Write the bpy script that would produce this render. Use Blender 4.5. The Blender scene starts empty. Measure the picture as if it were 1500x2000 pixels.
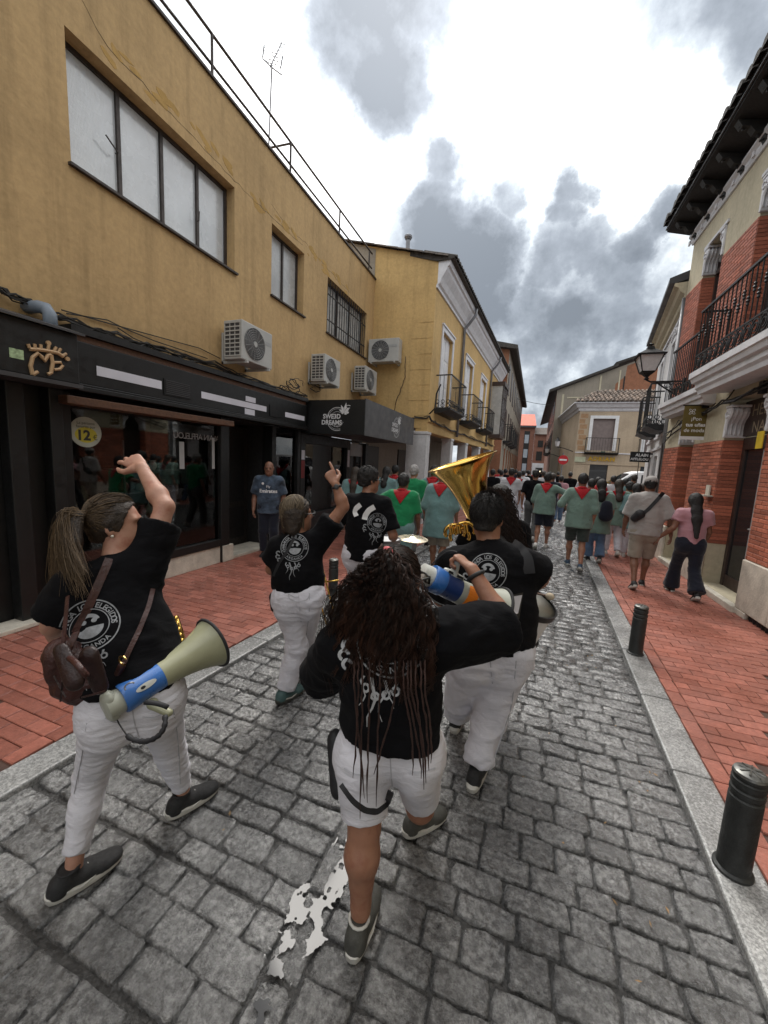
import bpy, bmesh, math, random
import numpy as np
from mathutils import Matrix, Vector
from mathutils.bvhtree import BVHTree
random.seed(7); rng = np.random.default_rng(7)
S = bpy.context.scene; COL = S.collection
# ------------------------------------------------------------------ camera
cd = bpy.data.cameras.new('camera'); cam = bpy.data.objects.new('camera', cd); COL.objects.link(cam); S.camera = cam
cd.sensor_fit = 'HORIZONTAL'; cd.sensor_width = 36.0; cd.lens = 36.0*751/1500; cd.clip_start = .02; cd.clip_end = 1000
CR = (0.93559667, 0.34957633, 0.04955059); CU = (-0.0918117, 0.10536875, 0.99018586); CF = (-0.34092446, 0.93096392, -0.13067785)
EYE = (0., 0., 1.8)
cam.matrix_world = Matrix(((CR[0], CU[0], -CF[0], EYE[0]), (CR[1], CU[1], -CF[1], EYE[1]), (CR[2], CU[2], -CF[2], EYE[2]), (0, 0, 0, 1)))
_CB = np.array([CR, [-c for c in CU], CF]).T
def at(px, py, y):
    "world point seen at photo pixel px,py that stands y metres up the street"
    d = _CB @ np.array([(px-750)/751., (py-1000)/751., 1.]); t = y/d[1]
    return np.array([d[0]*t, y, 1.8+d[2]*t])
# ------------------------------------------------------------------ light
S.view_settings.view_transform = 'Standard'; S.view_settings.look = 'None'; S.view_settings.gamma = 1; S.view_settings.exposure = 0.5
SUN_EL, SUN_AZ = math.radians(52), math.radians(-20)       # azimuth from +Y towards +X
sd = bpy.data.lights.new('sun', 'SUN'); sd.energy = 1.5; sd.angle = math.radians(20); sd.color = (1, .96, .9)
so = bpy.data.objects.new('sun', sd); COL.objects.link(so)
sdir = Vector((math.sin(SUN_AZ)*math.cos(SUN_EL), math.cos(SUN_AZ)*math.cos(SUN_EL), math.sin(SUN_EL)))
so.rotation_euler = sdir.to_track_quat('Z', 'Y').to_euler(); so.location = sdir*60
W = bpy.data.worlds.new('World'); S.world = W; W.use_nodes = True
wt = W.node_tree; wt.nodes.clear(); wl = wt.links
def wn(t, **k):
    n = wt.nodes.new(t)
    for a, b in k.items(): setattr(n, a, b)
    return n
def wmath(op, a, b=None, c=None):
    n = wn('ShaderNodeMath', operation=op)
    for i, v in enumerate((a, b, c)):
        if v is None: continue
        if isinstance(v, (int, float)): n.inputs[i].default_value = v
        else: wl.new(v, n.inputs[i])
    return n.outputs[0]
def build_sky():
    out = wn('ShaderNodeOutputWorld'); bg = wn('ShaderNodeBackground'); bg.inputs['Strength'].default_value = .1
    wl.new(bg.outputs[0], out.inputs[0])
    sky = wn('ShaderNodeTexSky'); sky.sky_type = 'NISHITA'; sky.sun_disc = False
    sky.sun_elevation = SUN_EL; sky.sun_rotation = SUN_AZ; sky.air_density = 1; sky.dust_density = 2
    tc = wn('ShaderNodeTexCoord'); D = tc.outputs['Generated']
    # plane of clouds: direction / (z + .25)
    sep = wn('ShaderNodeSeparateXYZ'); wl.new(D, sep.inputs[0])
    zz = wmath('ADD', wmath('MAXIMUM', sep.outputs[2], 0.0), .22)
    pv = wn('ShaderNodeCombineXYZ')
    wl.new(wmath('DIVIDE', sep.outputs[0], zz), pv.inputs[0]); wl.new(wmath('DIVIDE', sep.outputs[1], zz), pv.inputs[1])
    def noise(vec, scale, detail, rough, off=0.0):
        n = wn('ShaderNodeTexNoise'); n.noise_dimensions = '3D'
        n.inputs['Scale'].default_value = scale; n.inputs['Detail'].default_value = detail; n.inputs['Roughness'].default_value = rough
        m = wn('ShaderNodeVectorMath', operation='ADD'); wl.new(vec, m.inputs[0]); m.inputs[1].default_value = (off, off*.7, off*1.3); wl.new(m.outputs[0], n.inputs['Vector'])
        return n
    big = noise(pv.outputs[0], .9, 3, .5, 3.1)
    mid = noise(pv.outputs[0], 3.4, 9, .60, 7.7)
    # warp of the view direction for ragged cloud banks
    wp = noise(D, 7.0, 9, .62, 1.3)
    s1 = wn('ShaderNodeVectorMath', operation='SUBTRACT'); wl.new(wp.outputs['Color'], s1.inputs[0]); s1.inputs[1].default_value = (.5, .5, .5)
    s2 = wn('ShaderNodeVectorMath', operation='SCALE'); wl.new(s1.outputs[0], s2.inputs[0]); s2.inputs['Scale'].default_value = .16
    s3 = wn('ShaderNodeVectorMath', operation='ADD'); wl.new(D, s3.inputs[0]); wl.new(s2.outputs[0], s3.inputs[1])
    s4 = wn('ShaderNodeVectorMath', operation='NORMALIZE'); wl.new(s3.outputs[0], s4.inputs[0])
    acc = None
    for (az, el, rad, amp) in BANKS:
        a, e = math.radians(az), math.radians(el)
        c = (math.sin(a)*math.cos(e), math.cos(a)*math.cos(e), math.sin(e))
        d = wn('ShaderNodeVectorMath', operation='DOT_PRODUCT'); wl.new(s4.outputs[0], d.inputs[0]); d.inputs[1].default_value = c
        mr = wn('ShaderNodeMapRange'); mr.interpolation_type = 'SMOOTHSTEP'; wl.new(d.outputs['Value'], mr.inputs['Value'])
        mr.inputs['From Min'].default_value = math.cos(math.radians(rad*1.55)); mr.inputs['From Max'].default_value = math.cos(math.radians(rad*.25))
        mr.inputs['To Min'].default_value = 0; mr.inputs['To Max'].default_value = amp
        acc = mr.outputs[0] if acc is None else wmath('MAXIMUM', acc, mr.outputs[0])
    # low broken deck that thickens towards the horizon, all round
    low = wn('ShaderNodeMapRange'); low.interpolation_type = 'SMOOTHSTEP'; wl.new(sep.outputs[2], low.inputs['Value'])
    low.inputs['From Min'].default_value = .56; low.inputs['From Max'].default_value = .30; low.inputs['To Min'].default_value = 0; low.inputs['To Max'].default_value = 1
    m1 = wn('ShaderNodeMapRange'); m1.interpolation_type = 'SMOOTHSTEP'; wl.new(noise(D, 6.5, 9, .60, 4.4).outputs['Fac'], m1.inputs['Value'])
    m1.inputs['From Min'].default_value = .36; m1.inputs['From Max'].default_value = .64
    deck = wmath('MULTIPLY', low.outputs[0], wmath('MULTIPLY_ADD', m1.outputs[0], .46, .20))
    m2 = wn('ShaderNodeMapRange'); m2.interpolation_type = 'SMOOTHSTEP'; wl.new(big.outputs['Fac'], m2.inputs['Value'])
    m2.inputs['From Min'].default_value = .62; m2.inputs['From Max'].default_value = .78; m2.inputs['To Max'].default_value = .6
    dens = wmath('MAXIMUM', wmath('ADD', acc, wmath('MULTIPLY', deck, wmath('SUBTRACT', 1.0, wmath('MULTIPLY', acc, .8)))), m2.outputs[0])
    # thin detail over the banks
    det = wmath('MULTIPLY_ADD', wmath('SUBTRACT', noise(D, 13., 8, .62, 8.1).outputs['Fac'], .5), .8, dens)
    fin = wn('ShaderNodeMapRange'); wl.new(wmath('MULTIPLY', det, wmath('MINIMUM', wmath('MULTIPLY', dens, 6.0), 1.0)), fin.inputs['Value'])
    fin.inputs['From Min'].default_value = .05; fin.inputs['From Max'].default_value = .95
    cr = wn('ShaderNodeValToRGB'); wl.new(fin.outputs[0], cr.inputs[0])
    els = cr.color_ramp.elements
    els[0].position = 0; els[0].color = (1, 1, 1, 1); els[1].position = 1; els[1].color = (.140, .160, .185, 1)
    for p, c in ((.18, (.72, .76, .78)), (.42, (.42, .46, .50)), (.70, (.24, .268, .305))):
        e = els.new(p); e.color = (*c, 1)
    sc = wn('ShaderNodeVectorMath', operation='SCALE'); wl.new(cr.outputs[0], sc.inputs[0]); gd = wn('ShaderNodeVectorMath', operation='DOT_PRODUCT'); wl.new(D, gd.inputs[0]); gd.inputs[1].default_value = tuple(sdir)   # brighter cloud round the hidden sun
    wl.new(wmath('MULTIPLY', wmath('MULTIPLY_ADD', wmath('POWER', wmath('MAXIMUM', gd.outputs['Value'], 0.0), 14.0), 1.1, 1.0), SKY_CLOUD), sc.inputs['Scale'])
    mx = wn('ShaderNodeMix', data_type='RGBA'); mx.inputs['Factor'].default_value = .95
    wl.new(sky.outputs[0], mx.inputs['A']); wl.new(sc.outputs[0], mx.inputs['B']); wl.new(mx.outputs['Result'], bg.inputs['Color'])
BANKS = [(-9, 25, 9, .24), (3, 22, 8, .26), (-1, 15, 8, .3), (11, 23, 5, .2), (-24, 43, 7.5, .45), (-23, 48, 6.5, .9), (-26, 43.5, 5, .95), (-21.5, 41, 4.2, .95), (-24, 39.5, 3.6, .95), (16.5, 43.5, 6, .7), (20, 40, 4.5, .75), (-15, 34.5, 2.2, .8), (-15.5, 31, 2.8, .9), (-14, 28, 4.5, 1.0), (-9.5, 26.5, 4.2, .95), (-10, 23.5, 4, .95), (-6.5, 21.5, 3.2, .85), (-18.5, 26.5, 2.6, .6),
         (-5.5, 31, 1.6, .55), (3.2, 30.5, 1.7, .7), (1.5, 28.5, 2.0, .7), (.5, 25, 3.2, .65), (4.5, 25.5, 2.4, .6), (12.5, 28, 2.0, .7), (9.5, 26, 2.0, .7), (7.5, 23.5, 2.4, .55), (-2, 20, 3.2, .6), (2, 17, 3.8, .75), (-.5, 15, 3.2, .6)]
SKY_CLOUD = 11.8
build_sky()
# ------------------------------------------------------------------ mesh helpers
def setp(o, label=None, cat=None, group=None, kind=None):
    if label: o['label'] = label
    if cat: o['category'] = cat
    if group: o['group'] = group
    if kind: o['kind'] = kind
    return o
def empty(name, loc=(0, 0, 0), label=None, cat=None, group=None):
    o = bpy.data.objects.new(name, None); COL.objects.link(o); o.location = loc; o.empty_display_size = .1
    return setp(o, label, cat, group)
def wloc(o):
    v = Vector((0, 0, 0))
    while o is not None: v += o.location; o = o.parent
    return v
def link(name, me, m=None, parent=None, loc=None):
    o = bpy.data.objects.new(name, me); COL.objects.link(o)
    if m is not None and not me.materials: me.materials.append(m)
    if parent is not None: o.parent = parent
    if loc is not None: o.location = Vector(loc)-(wloc(parent) if parent is not None else Vector((0, 0, 0)))
    return o
class MB:
    def __init__(s, xf=None): s.v = []; s.f = []; s.xf = xf
    def add(s, vs, fs):
        n = len(s.v); s.v.extend([tuple(map(float, p)) for p in vs]); s.f.extend([tuple(i+n for i in f) for f in fs]); return s
    def box(s, a, b, c, d, e, f, jit=0):
        vs = [(a, c, e), (b, c, e), (b, d, e), (a, d, e), (a, c, f), (b, c, f), (b, d, f), (a, d, f)]
        if jit: vs = [tuple(q+random.uniform(-jit, jit) for q in p) for p in vs]
        return s.add(vs, [(0, 3, 2, 1), (4, 5, 6, 7), (0, 1, 5, 4), (1, 2, 6, 5), (2, 3, 7, 6), (3, 0, 4, 7)])
    def quad(s, *p): return s.add(p, [tuple(range(len(p)))])
    def prism(s, poly, w0, w1, ax='w'):
        "poly of (u,z) extruded along the middle axis from w0 to w1"
        n = len(poly); vs = [(u, w0, z) for u, z in poly]+[(u, w1, z) for u, z in poly]
        return s.add(vs, [tuple(range(n))[::-1], tuple(range(n, 2*n))]+[(i, (i+1) % n, n+(i+1) % n, n+i) for i in range(n)])
    def prismz(s, poly, z0, z1):
        n = len(poly); vs = [(x, y, z0) for x, y in poly]+[(x, y, z1) for x, y in poly]
        return s.add(vs, [tuple(range(n))[::-1], tuple(range(n, 2*n))]+[(i, (i+1) % n, n+(i+1) % n, n+i) for i in range(n)])
    def extrude_u(s, prof, u0, u1):
        "profile of (w,z) run along u"
        n = len(prof); vs = [(u0, w, z) for w, z in prof]+[(u1, w, z) for w, z in prof]
        return s.add(vs, [tuple(range(n))[::-1], tuple(range(n, 2*n))]+[(i, (i+1) % n, n+(i+1) % n, n+i) for i in range(n)])
    def tube(s, path, r, n=8, caps=True, closed=False):
        P = [np.array(p, float) for p in path]; m = len(P); rs = r if hasattr(r, '__len__') else [r]*m
        vs = []; up = None
        for i in range(m):
            a = P[(i-1) % m] if (closed or i > 0) else P[i]; b = P[(i+1) % m] if (closed or i < m-1) else P[i]
            t = b-a; t = t/(np.linalg.norm(t)+1e-12)
            if up is None: up = np.array([0, 0, 1.]) if abs(t[2]) < .9 else np.array([1., 0, 0])
            x = np.cross(up, t); x /= np.linalg.norm(x)+1e-12; y = np.cross(t, x); up = y
            for k in range(n):
                a_ = 2*math.pi*k/n; vs.append(P[i]+rs[i]*(math.cos(a_)*x+math.sin(a_)*y))
        fs = []
        for i in range(m if closed else m-1):
            j = (i+1) % m
            for k in range(n): fs.append((i*n+k, i*n+(k+1) % n, j*n+(k+1) % n, j*n+k))
        if caps and not closed: fs += [tuple(range(n))[::-1], tuple(range((m-1)*n, m*n))]
        return s.add(vs, fs)
    def lathe(s, prof, o=(0, 0, 0), ax=(0, 0, 1), n=24, closed=False):
        o = np.array(o, float); ax = np.array(ax, float); ax /= np.linalg.norm(ax)
        x = np.cross(ax, (0, 0, 1) if abs(ax[2]) < .9 else (1, 0, 0)); x /= np.linalg.norm(x); y = np.cross(ax, x)
        vs = [o+ax*h+r*(math.cos(2*math.pi*k/n)*x+math.sin(2*math.pi*k/n)*y) for r, h in prof for k in range(n)]
        m = len(prof); fs = [(i*n+k, i*n+(k+1) % n, ((i+1) % m)*n+(k+1) % n, ((i+1) % m)*n+k) for i in range(m if closed else m-1) for k in range(n)]
        if not closed:
            if prof[0][0] > 1e-4: fs.append(tuple(range(n))[::-1])
            if prof[-1][0] > 1e-4: fs.append(tuple(range((m-1)*n, m*n)))
        return s.add(vs, fs)
    def mesh(s, name, off=(0, 0, 0), smooth=False):
        me = bpy.data.meshes.new(name); vs = [s.xf(*p) for p in s.v] if s.xf else s.v
        me.from_pydata([(p[0]-off[0], p[1]-off[1], p[2]-off[2]) for p in vs], [], s.f)
        bm = bmesh.new(); bm.from_mesh(me); bmesh.ops.recalc_face_normals(bm, faces=bm.faces); bm.to_mesh(me); bm.free()
        if smooth: me.polygons.foreach_set('use_smooth', [True]*len(me.polygons))
        return me
    def build(s, name, m, parent=None, smooth=False, bevel=0, auto=None):
        o = link(name, s.mesh(name, wloc(parent) if parent is not None else (0, 0, 0), smooth), m, parent)
        if bevel:
            b = o.modifiers.new('bevel', 'BEVEL'); b.width = bevel; b.segments = 2; b.limit_method = 'ANGLE'; b.angle_limit = math.radians(40)
        if auto and smooth:
            try: o.data.set_sharp_from_angle(angle=math.radians(auto))
            except Exception: pass
        return o
def text_polys(s, size=1., align='CENTER', bold=0, spacing=1.0, shear=0):
    cu = bpy.data.curves.new('txt', 'FONT'); cu.body = s; cu.size = size; cu.align_x = align; cu.offset = bold; cu.space_character = spacing; cu.shear = shear; cu.resolution_u = 3
    ob = bpy.data.objects.new('txt', cu); me = bpy.data.meshes.new_from_object(ob)
    vs = [(v.co.x, v.co.y) for v in me.vertices]; fs = [tuple(p.vertices) for p in me.polygons]
    bpy.data.objects.remove(ob); bpy.data.curves.remove(cu); bpy.data.meshes.remove(me)
    return vs, fs
# ------------------------------------------------------------------ materials
def newmat(name):
    m = bpy.data.materials.new(name); m.use_nodes = True; nt = m.node_tree; b = nt.nodes['Principled BSDF']; return m, nt, b
def N(nt, t, ins=None, **k):
    n = nt.nodes.new(t)
    for a, v in k.items(): setattr(n, a, v)
    for a, v in (ins or {}).items():
        if hasattr(v, 'is_linked'): nt.links.new(v, n.inputs[a])
        else: n.inputs[a].default_value = v
    return n
def ramp(nt, fac, stops):
    n = nt.nodes.new('ShaderNodeValToRGB'); nt.links.new(fac, n.inputs[0]); e = n.color_ramp.elements
    e[0].position, e[0].color = stops[0][0], (*stops[0][1], 1); e[1].position, e[1].color = stops[-1][0], (*stops[-1][1], 1)
    for p, c in stops[1:-1]: q = e.new(p); q.color = (*c, 1)
    return n.outputs[0]
def g3(v): return (v, v, v)
def pmat(name, col, rough=.6, metal=0, var=.15, vs=6., bump=0, bs=60., spec=.5, fine=0, coat=0, objvar=0, stretch=None, sheen=0):
    m, nt, b = newmat(name); L = nt.links
    tc = N(nt, 'ShaderNodeTexCoord'); vec = tc.outputs['Object']
    if stretch:
        mp = N(nt, 'ShaderNodeMapping', {'Vector': vec, 'Scale': stretch}); vec = mp.outputs[0]
    n1 = N(nt, 'ShaderNodeTexNoise', {'Vector': vec, 'Scale': vs, 'Detail': 6, 'Roughness': .6})
    lo = tuple(c*(1-var) for c in col); hi = tuple(min(1, c*(1+var)) for c in col)
    c = ramp(nt, n1.outputs['Fac'], [(.3, lo), (.7, hi)])
    if fine:
        n2 = N(nt, 'ShaderNodeTexNoise', {'Vector': vec, 'Scale': vs*18, 'Detail': 3})
        c = N(nt, 'ShaderNodeMix', {'Factor': fine, 'A': c, 'B': ramp(nt, n2.outputs['Fac'], [(.35, tuple(q*.4 for q in col)), (.65, tuple(min(1, q*1.4) for q in col))])}, data_type='RGBA').outputs['Result']
    if objvar:
        oi = N(nt, 'ShaderNodeObjectInfo'); mr = N(nt, 'ShaderNodeMapRange', {'Value': oi.outputs['Random'], 'To Min': 1-objvar, 'To Max': 1+objvar})
        c = N(nt, 'ShaderNodeVectorMath', {0: c, 'Scale': mr.outputs[0]}, operation='SCALE').outputs[0]
    L.new(c, b.inputs['Base Color'])
    n3 = N(nt, 'ShaderNodeTexNoise', {'Vector': vec, 'Scale': vs*3, 'Detail': 4})
    rr = N(nt, 'ShaderNodeMapRange', {'Value': n3.outputs['Fac'], 'From Min': .3, 'From Max': .7, 'To Min': max(0, rough-.1), 'To Max': min(1, rough+.1)}); L.new(rr.outputs[0], b.inputs['Roughness'])
    b.inputs['Metallic'].default_value = metal; b.inputs['Specular IOR Level'].default_value = spec
    if coat: b.inputs['Coat Weight'].default_value = coat; b.inputs['Coat Roughness'].default_value = .08
    if sheen: b.inputs['Sheen Weight'].default_value = sheen
    if bump:
        nb = N(nt, 'ShaderNodeTexNoise', {'Vector': vec, 'Scale': bs, 'Detail': 5, 'Roughness': .6})
        bp = N(nt, 'ShaderNodeBump', {'Height': nb.outputs['Fac'], 'Strength': bump, 'Distance': .02}); L.new(bp.outputs[0], b.inputs['Normal'])
    return m
def plaster(name, col, stain=.25, seed=0., crack=.0):
    m, nt, b = newmat(name); L = nt.links; tc = N(nt, 'ShaderNodeTexCoord')
    mp = N(nt, 'ShaderNodeMapping', {'Vector': tc.outputs['Object'], 'Location': (seed, seed, seed)}); v = mp.outputs[0]
    n1 = N(nt, 'ShaderNodeTexNoise', {'Vector': v, 'Scale': .8, 'Detail': 6, 'Roughness': .6})
    c1 = ramp(nt, n1.outputs['Fac'], [(.25, tuple(q*.80 for q in col)), (.5, col), (.75, tuple(min(1, q*1.12) for q in col))])
    st = N(nt, 'ShaderNodeMapping', {'Vector': v, 'Scale': (3.2, 3.2, .22)})
    n2 = N(nt, 'ShaderNodeTexNoise', {'Vector': st.outputs[0], 'Scale': 1.6, 'Detail': 5, 'Roughness': .65})
    f2 = N(nt, 'ShaderNodeMapRange', {'Value': n2.outputs['Fac'], 'From Min': .5, 'From Max': .8, 'To Min': 0, 'To Max': stain})
    c2 = N(nt, 'ShaderNodeMix', {'Factor': f2.outputs[0], 'A': c1, 'B': (*[q*.35 for q in col], 1)}, data_type='RGBA').outputs['Result']
    n3 = N(nt, 'ShaderNodeTexNoise', {'Vector': v, 'Scale': 14, 'Detail': 8, 'Roughness': .7})
    f3 = N(nt, 'ShaderNodeMapRange', {'Value': n3.outputs['Fac'], 'From Min': .35, 'From Max': .65, 'To Min': .88, 'To Max': 1.06})
    c3 = N(nt, 'ShaderNodeVectorMath', {0: c2, 'Scale': f3.outputs[0]}, operation='SCALE').outputs[0]
    L.new(c3, b.inputs['Base Color']); b.inputs['Roughness'].default_value = .85; b.inputs['Specular IOR Level'].default_value = .25
    n4 = N(nt, 'ShaderNodeTexNoise', {'Vector': v, 'Scale': 4, 'Detail': 10, 'Roughness': .62})
    bp = N(nt, 'ShaderNodeBump', {'Height': n4.outputs['Fac'], 'Strength': .5, 'Distance': .03}); L.new(bp.outputs[0], b.inputs['Normal'])
    return m
def wetstone(name, lo, hi, objvar, attr, wet=.55, scale=1.0, bumpk=.8, film=False):
    "rough wet stone: speckle, damp patches with lower roughness, strong relief"
    m, nt, b = newmat(name); L = nt.links; tc = N(nt, 'ShaderNodeTexCoord'); geo = N(nt, 'ShaderNodeNewGeometry'); v = geo.outputs['Position']
    n1 = N(nt, 'ShaderNodeTexNoise', {'Vector': v, 'Scale': 55*scale, 'Detail': 8, 'Roughness': .72})
    c = ramp(nt, n1.outputs['Fac'], [(.34, lo), (.47, tuple((a+q)*.40 for a, q in zip(lo, hi))), (.60, hi)])
    nw = N(nt, 'ShaderNodeTexNoise', {'Vector': v, 'Scale': 2.1, 'Detail': 7, 'Roughness': .66})
    fw = N(nt, 'ShaderNodeMapRange', {'Value': nw.outputs['Fac'], 'From Min': .38, 'From Max': .62, 'To Min': 0, 'To Max': 1}).outputs[0]
    c = N(nt, 'ShaderNodeVectorMath', {0: c, 'Scale': N(nt, 'ShaderNodeMapRange', {'Value': fw, 'To Min': 1.12, 'To Max': 1-wet}).outputs[0]}, operation='SCALE').outputs[0]
    if objvar:
        if attr: rv = N(nt, 'ShaderNodeAttribute', attribute_name='shade').outputs['Fac']
        else: rv = N(nt, 'ShaderNodeObjectInfo').outputs['Random']
        c = N(nt, 'ShaderNodeVectorMath', {0: c, 'Scale': N(nt, 'ShaderNodeMapRange', {'Value': rv, 'To Min': 1-objvar, 'To Max': 1+objvar}).outputs[0]}, operation='SCALE').outputs[0]
    L.new(c, b.inputs['Base Color'])
    nr = N(nt, 'ShaderNodeTexNoise', {'Vector': v, 'Scale': 24*scale, 'Detail': 5})
    r0 = N(nt, 'ShaderNodeMapRange', {'Value': nr.outputs['Fac'], 'From Min': .3, 'From Max': .7, 'To Min': .14, 'To Max': .42}).outputs[0]
    r1 = N(nt, 'ShaderNodeMath', {0: r0, 1: N(nt, 'ShaderNodeMath', {0: fw, 1: .12}, operation='MULTIPLY').outputs[0]}, operation='SUBTRACT').outputs[0]
    L.new(r1, b.inputs['Roughness']); b.inputs['Specular IOR Level'].default_value = .75
    nb = N(nt, 'ShaderNodeTexNoise', {'Vector': v, 'Scale': 38*scale, 'Detail': 8, 'Roughness': .66})
    bp = N(nt, 'ShaderNodeBump', {'Height': nb.outputs['Fac'], 'Strength': bumpk, 'Distance': .02}); L.new(bp.outputs[0], b.inputs['Normal'])
    if film:
        b2 = N(nt, 'ShaderNodeBump', {'Height': nb.outputs['Fac'], 'Strength': .7, 'Distance': .02}); L.new(b2.outputs[0], b.inputs['Coat Normal']); b.inputs['Coat Weight'].default_value = .9; b.inputs['Coat Roughness'].default_value = .09; b.inputs['Coat IOR'].default_value = 1.75
    return m
def brickmat(name, col, attr, rough=.5, wet=0, var=.22):
    m, nt, b = newmat(name); L = nt.links; geo = N(nt, 'ShaderNodeNewGeometry'); v = geo.outputs['Position']
    n1 = N(nt, 'ShaderNodeTexNoise', {'Vector': v, 'Scale': 30, 'Detail': 7, 'Roughness': .7})
    c = ramp(nt, n1.outputs['Fac'], [(.3, tuple(q*.72 for q in col)), (.7, tuple(q*1.2 for q in col))])
    rv = N(nt, 'ShaderNodeAttribute', attribute_name='shade').outputs['Fac'] if attr else N(nt, 'ShaderNodeObjectInfo').outputs['Random']
    c = N(nt, 'ShaderNodeVectorMath', {0: c, 'Scale': N(nt, 'ShaderNodeMapRange', {'Value': rv, 'To Min': 1-var, 'To Max': 1+var}).outputs[0]}, operation='SCALE').outputs[0]
    n2 = N(nt, 'ShaderNodeTexNoise', {'Vector': v, 'Scale': 1.3, 'Detail': 9, 'Roughness': .7})
    f2 = N(nt, 'ShaderNodeMapRange', {'Value': n2.outputs['Fac'], 'From Min': .53, 'From Max': .66, 'To Min': 0, 'To Max': .55}).outputs[0]
    c = N(nt, 'ShaderNodeMix', {'Factor': f2, 'A': c, 'B': (*[q*.45 for q in col], 1)}, data_type='RGBA').outputs['Result']
    L.new(c, b.inputs['Base Color'])
    nr = N(nt, 'ShaderNodeTexNoise', {'Vector': v, 'Scale': 2.2, 'Detail': 6})
    L.new(N(nt, 'ShaderNodeMapRange', {'Value': nr.outputs['Fac'], 'From Min': .35, 'From Max': .65, 'To Min': rough-wet, 'To Max': rough+.12}).outputs[0], b.inputs['Roughness'])
    nb = N(nt, 'ShaderNodeTexNoise', {'Vector': v, 'Scale': 70, 'Detail': 5})
    L.new(N(nt, 'ShaderNodeBump', {'Height': nb.outputs['Fac'], 'Strength': .35, 'Distance': .01}).outputs[0], b.inputs['Normal'])
    return m
def glassmat(name, col=(.02, .022, .025), rough=.03, trans=0, spec=.5, alpha=1):
    m, nt, b = newmat(name); b.inputs['Base Color'].default_value = (*col, 1); b.inputs['Roughness'].default_value = rough
    b.inputs['Transmission Weight'].default_value = trans; b.inputs['Specular IOR Level'].default_value = spec; b.inputs['Alpha'].default_value = alpha
    return m
M = {}
M['yellow'] = plaster('yellow_plaster', (.49, .335, .165), .5)
M['yellow2'] = plaster('yellow_plaster_side', (.56, .38, .165), .36, 5.)
M['white_wall'] = plaster('white_plaster', (.60, .595, .595), .3, 2.)
M['cream'] = plaster('cream_plaster', (.54, .485, .355), .25, 9.)
M['beige'] = plaster('beige_plaster', (.47, .375, .27), .3, 11.)
M['grey_wall'] = plaster('grey_plaster', (.30, .265, .215), .3, 13.)
M['trim'] = pmat('white_trim', (.64, .64, .66), .6, var=.12, vs=5, bump=.15)
M['dark_wood'] = pmat('dark_wood', (.018, .016, .014), .35, var=.4, vs=4, stretch=(6, 6, 1), bump=.1)
M['brown_wood'] = pmat('brown_wood', (.10, .045, .022), .5, var=.4, vs=5, stretch=(1, 6, 6), bump=.2)
M['door_wood'] = pmat('door_wood', (.045, .028, .024), .45, var=.35, vs=5, stretch=(6, 6, 1), bump=.15)
M['black'] = pmat('black_paint', (.007, .0075, .0075), .45, var=.25, vs=5, bump=.08)
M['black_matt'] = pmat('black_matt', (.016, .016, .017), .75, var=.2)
M['charcoal'] = pmat('charcoal_sheet', (.055, .055, .058), .45, var=.15, vs=2)
M['iron'] = pmat('wrought_iron', (.014, .014, .015), .5, metal=.3, var=.3, vs=12, bump=.2)
M['rail_metal'] = pmat('rail_metal', (.05, .04, .036), .55, metal=.3, var=.4, vs=8)
M['zinc'] = pmat('zinc', (.20, .20, .21), .45, metal=.5, var=.2)
M['white_paint'] = pmat('white_paint', (.72, .72, .72), .5, var=.08)
M['paper'] = pmat('white_paper', (.62, .62, .68), .7, var=.1, vs=3)
M['ac_white'] = pmat('cream_enamel', (.42, .42, .40), .4, var=.1, vs=3)
M['ac_dark'] = pmat('dark_grille', (.05, .05, .052), .6, var=.2)
M['ac_grey'] = pmat('grey_enamel', (.34, .345, .34), .45, var=.1)
M['cable'] = pmat('black_cable', (.022, .02, .018), .6, var=.3)
M['pvc'] = pmat('grey_pvc', (.18, .22, .27), .4, var=.1)
M['tile'] = pmat('roof_tile', (.105, .085, .07), .85, var=.6, vs=9, bump=.5, bs=40, objvar=.35)
M['tile_dark'] = pmat('old_roof_tile', (.05, .045, .04), .9, var=.4, vs=9, bump=.5, bs=40, objvar=.3)
M['orange_roof'] = pmat('orange_roof_tile', (.62, .13, .075), .7, var=.12, vs=3)
M['far_brick'] = pmat('far_brick', (.21, .095, .062), .8, var=.3, vs=3, fine=.5)
M['old_brick'] = pmat('old_brick', (.30, .13, .07), .85, var=.4, vs=3, fine=.55, bump=.4, bs=30)
M['stone'] = pmat('limestone', (.55, .51, .43), .7, var=.28, vs=5, bump=.3, bs=30, fine=.15)
M['kerb'] = wetstone('kerb_granite', (.16, .162, .16), (.46, .46, .45), .12, False, .35, 1.6, .3)
M['sett'] = wetstone('granite_sett', (.022, .022, .023), (.34, .34, .335), .30, False, .55, .62, 2.2, True)
M['sett_far'] = wetstone('granite_sett_far', (.026, .026, .027), (.36, .36, .355), .30, True, .46, .62, 2.0, True)
M['mortar'] = wetstone('road_mortar', (.008, .008, .008), (.06, .058, .055), 0, False, .4, 1, .8)
M['paver'] = brickmat('red_paver', (.33, .122, .088), False, .42, .16)
M['paver_far'] = brickmat('red_paver_far', (.33, .122, .088), True, .42, .16)
M['joint'] = pmat('sand_joint', (.075, .04, .03), .8, var=.3, vs=10)
M['wbrick'] = brickmat('facing_brick', (.44, .145, .085), False, .6, .05, .32)
M['wbrick_far'] = brickmat('facing_brick_upper', (.42, .13, .075), True, .6, .05, .3)
M['wjoint'] = pmat('lime_joint', (.24, .12, .09), .9, var=.25, vs=12)
M['glass'] = glassmat('dark_glass')
M['shop_glass'] = glassmat('shop_glass', (.9, .9, .9), .02, 1.0)
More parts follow.
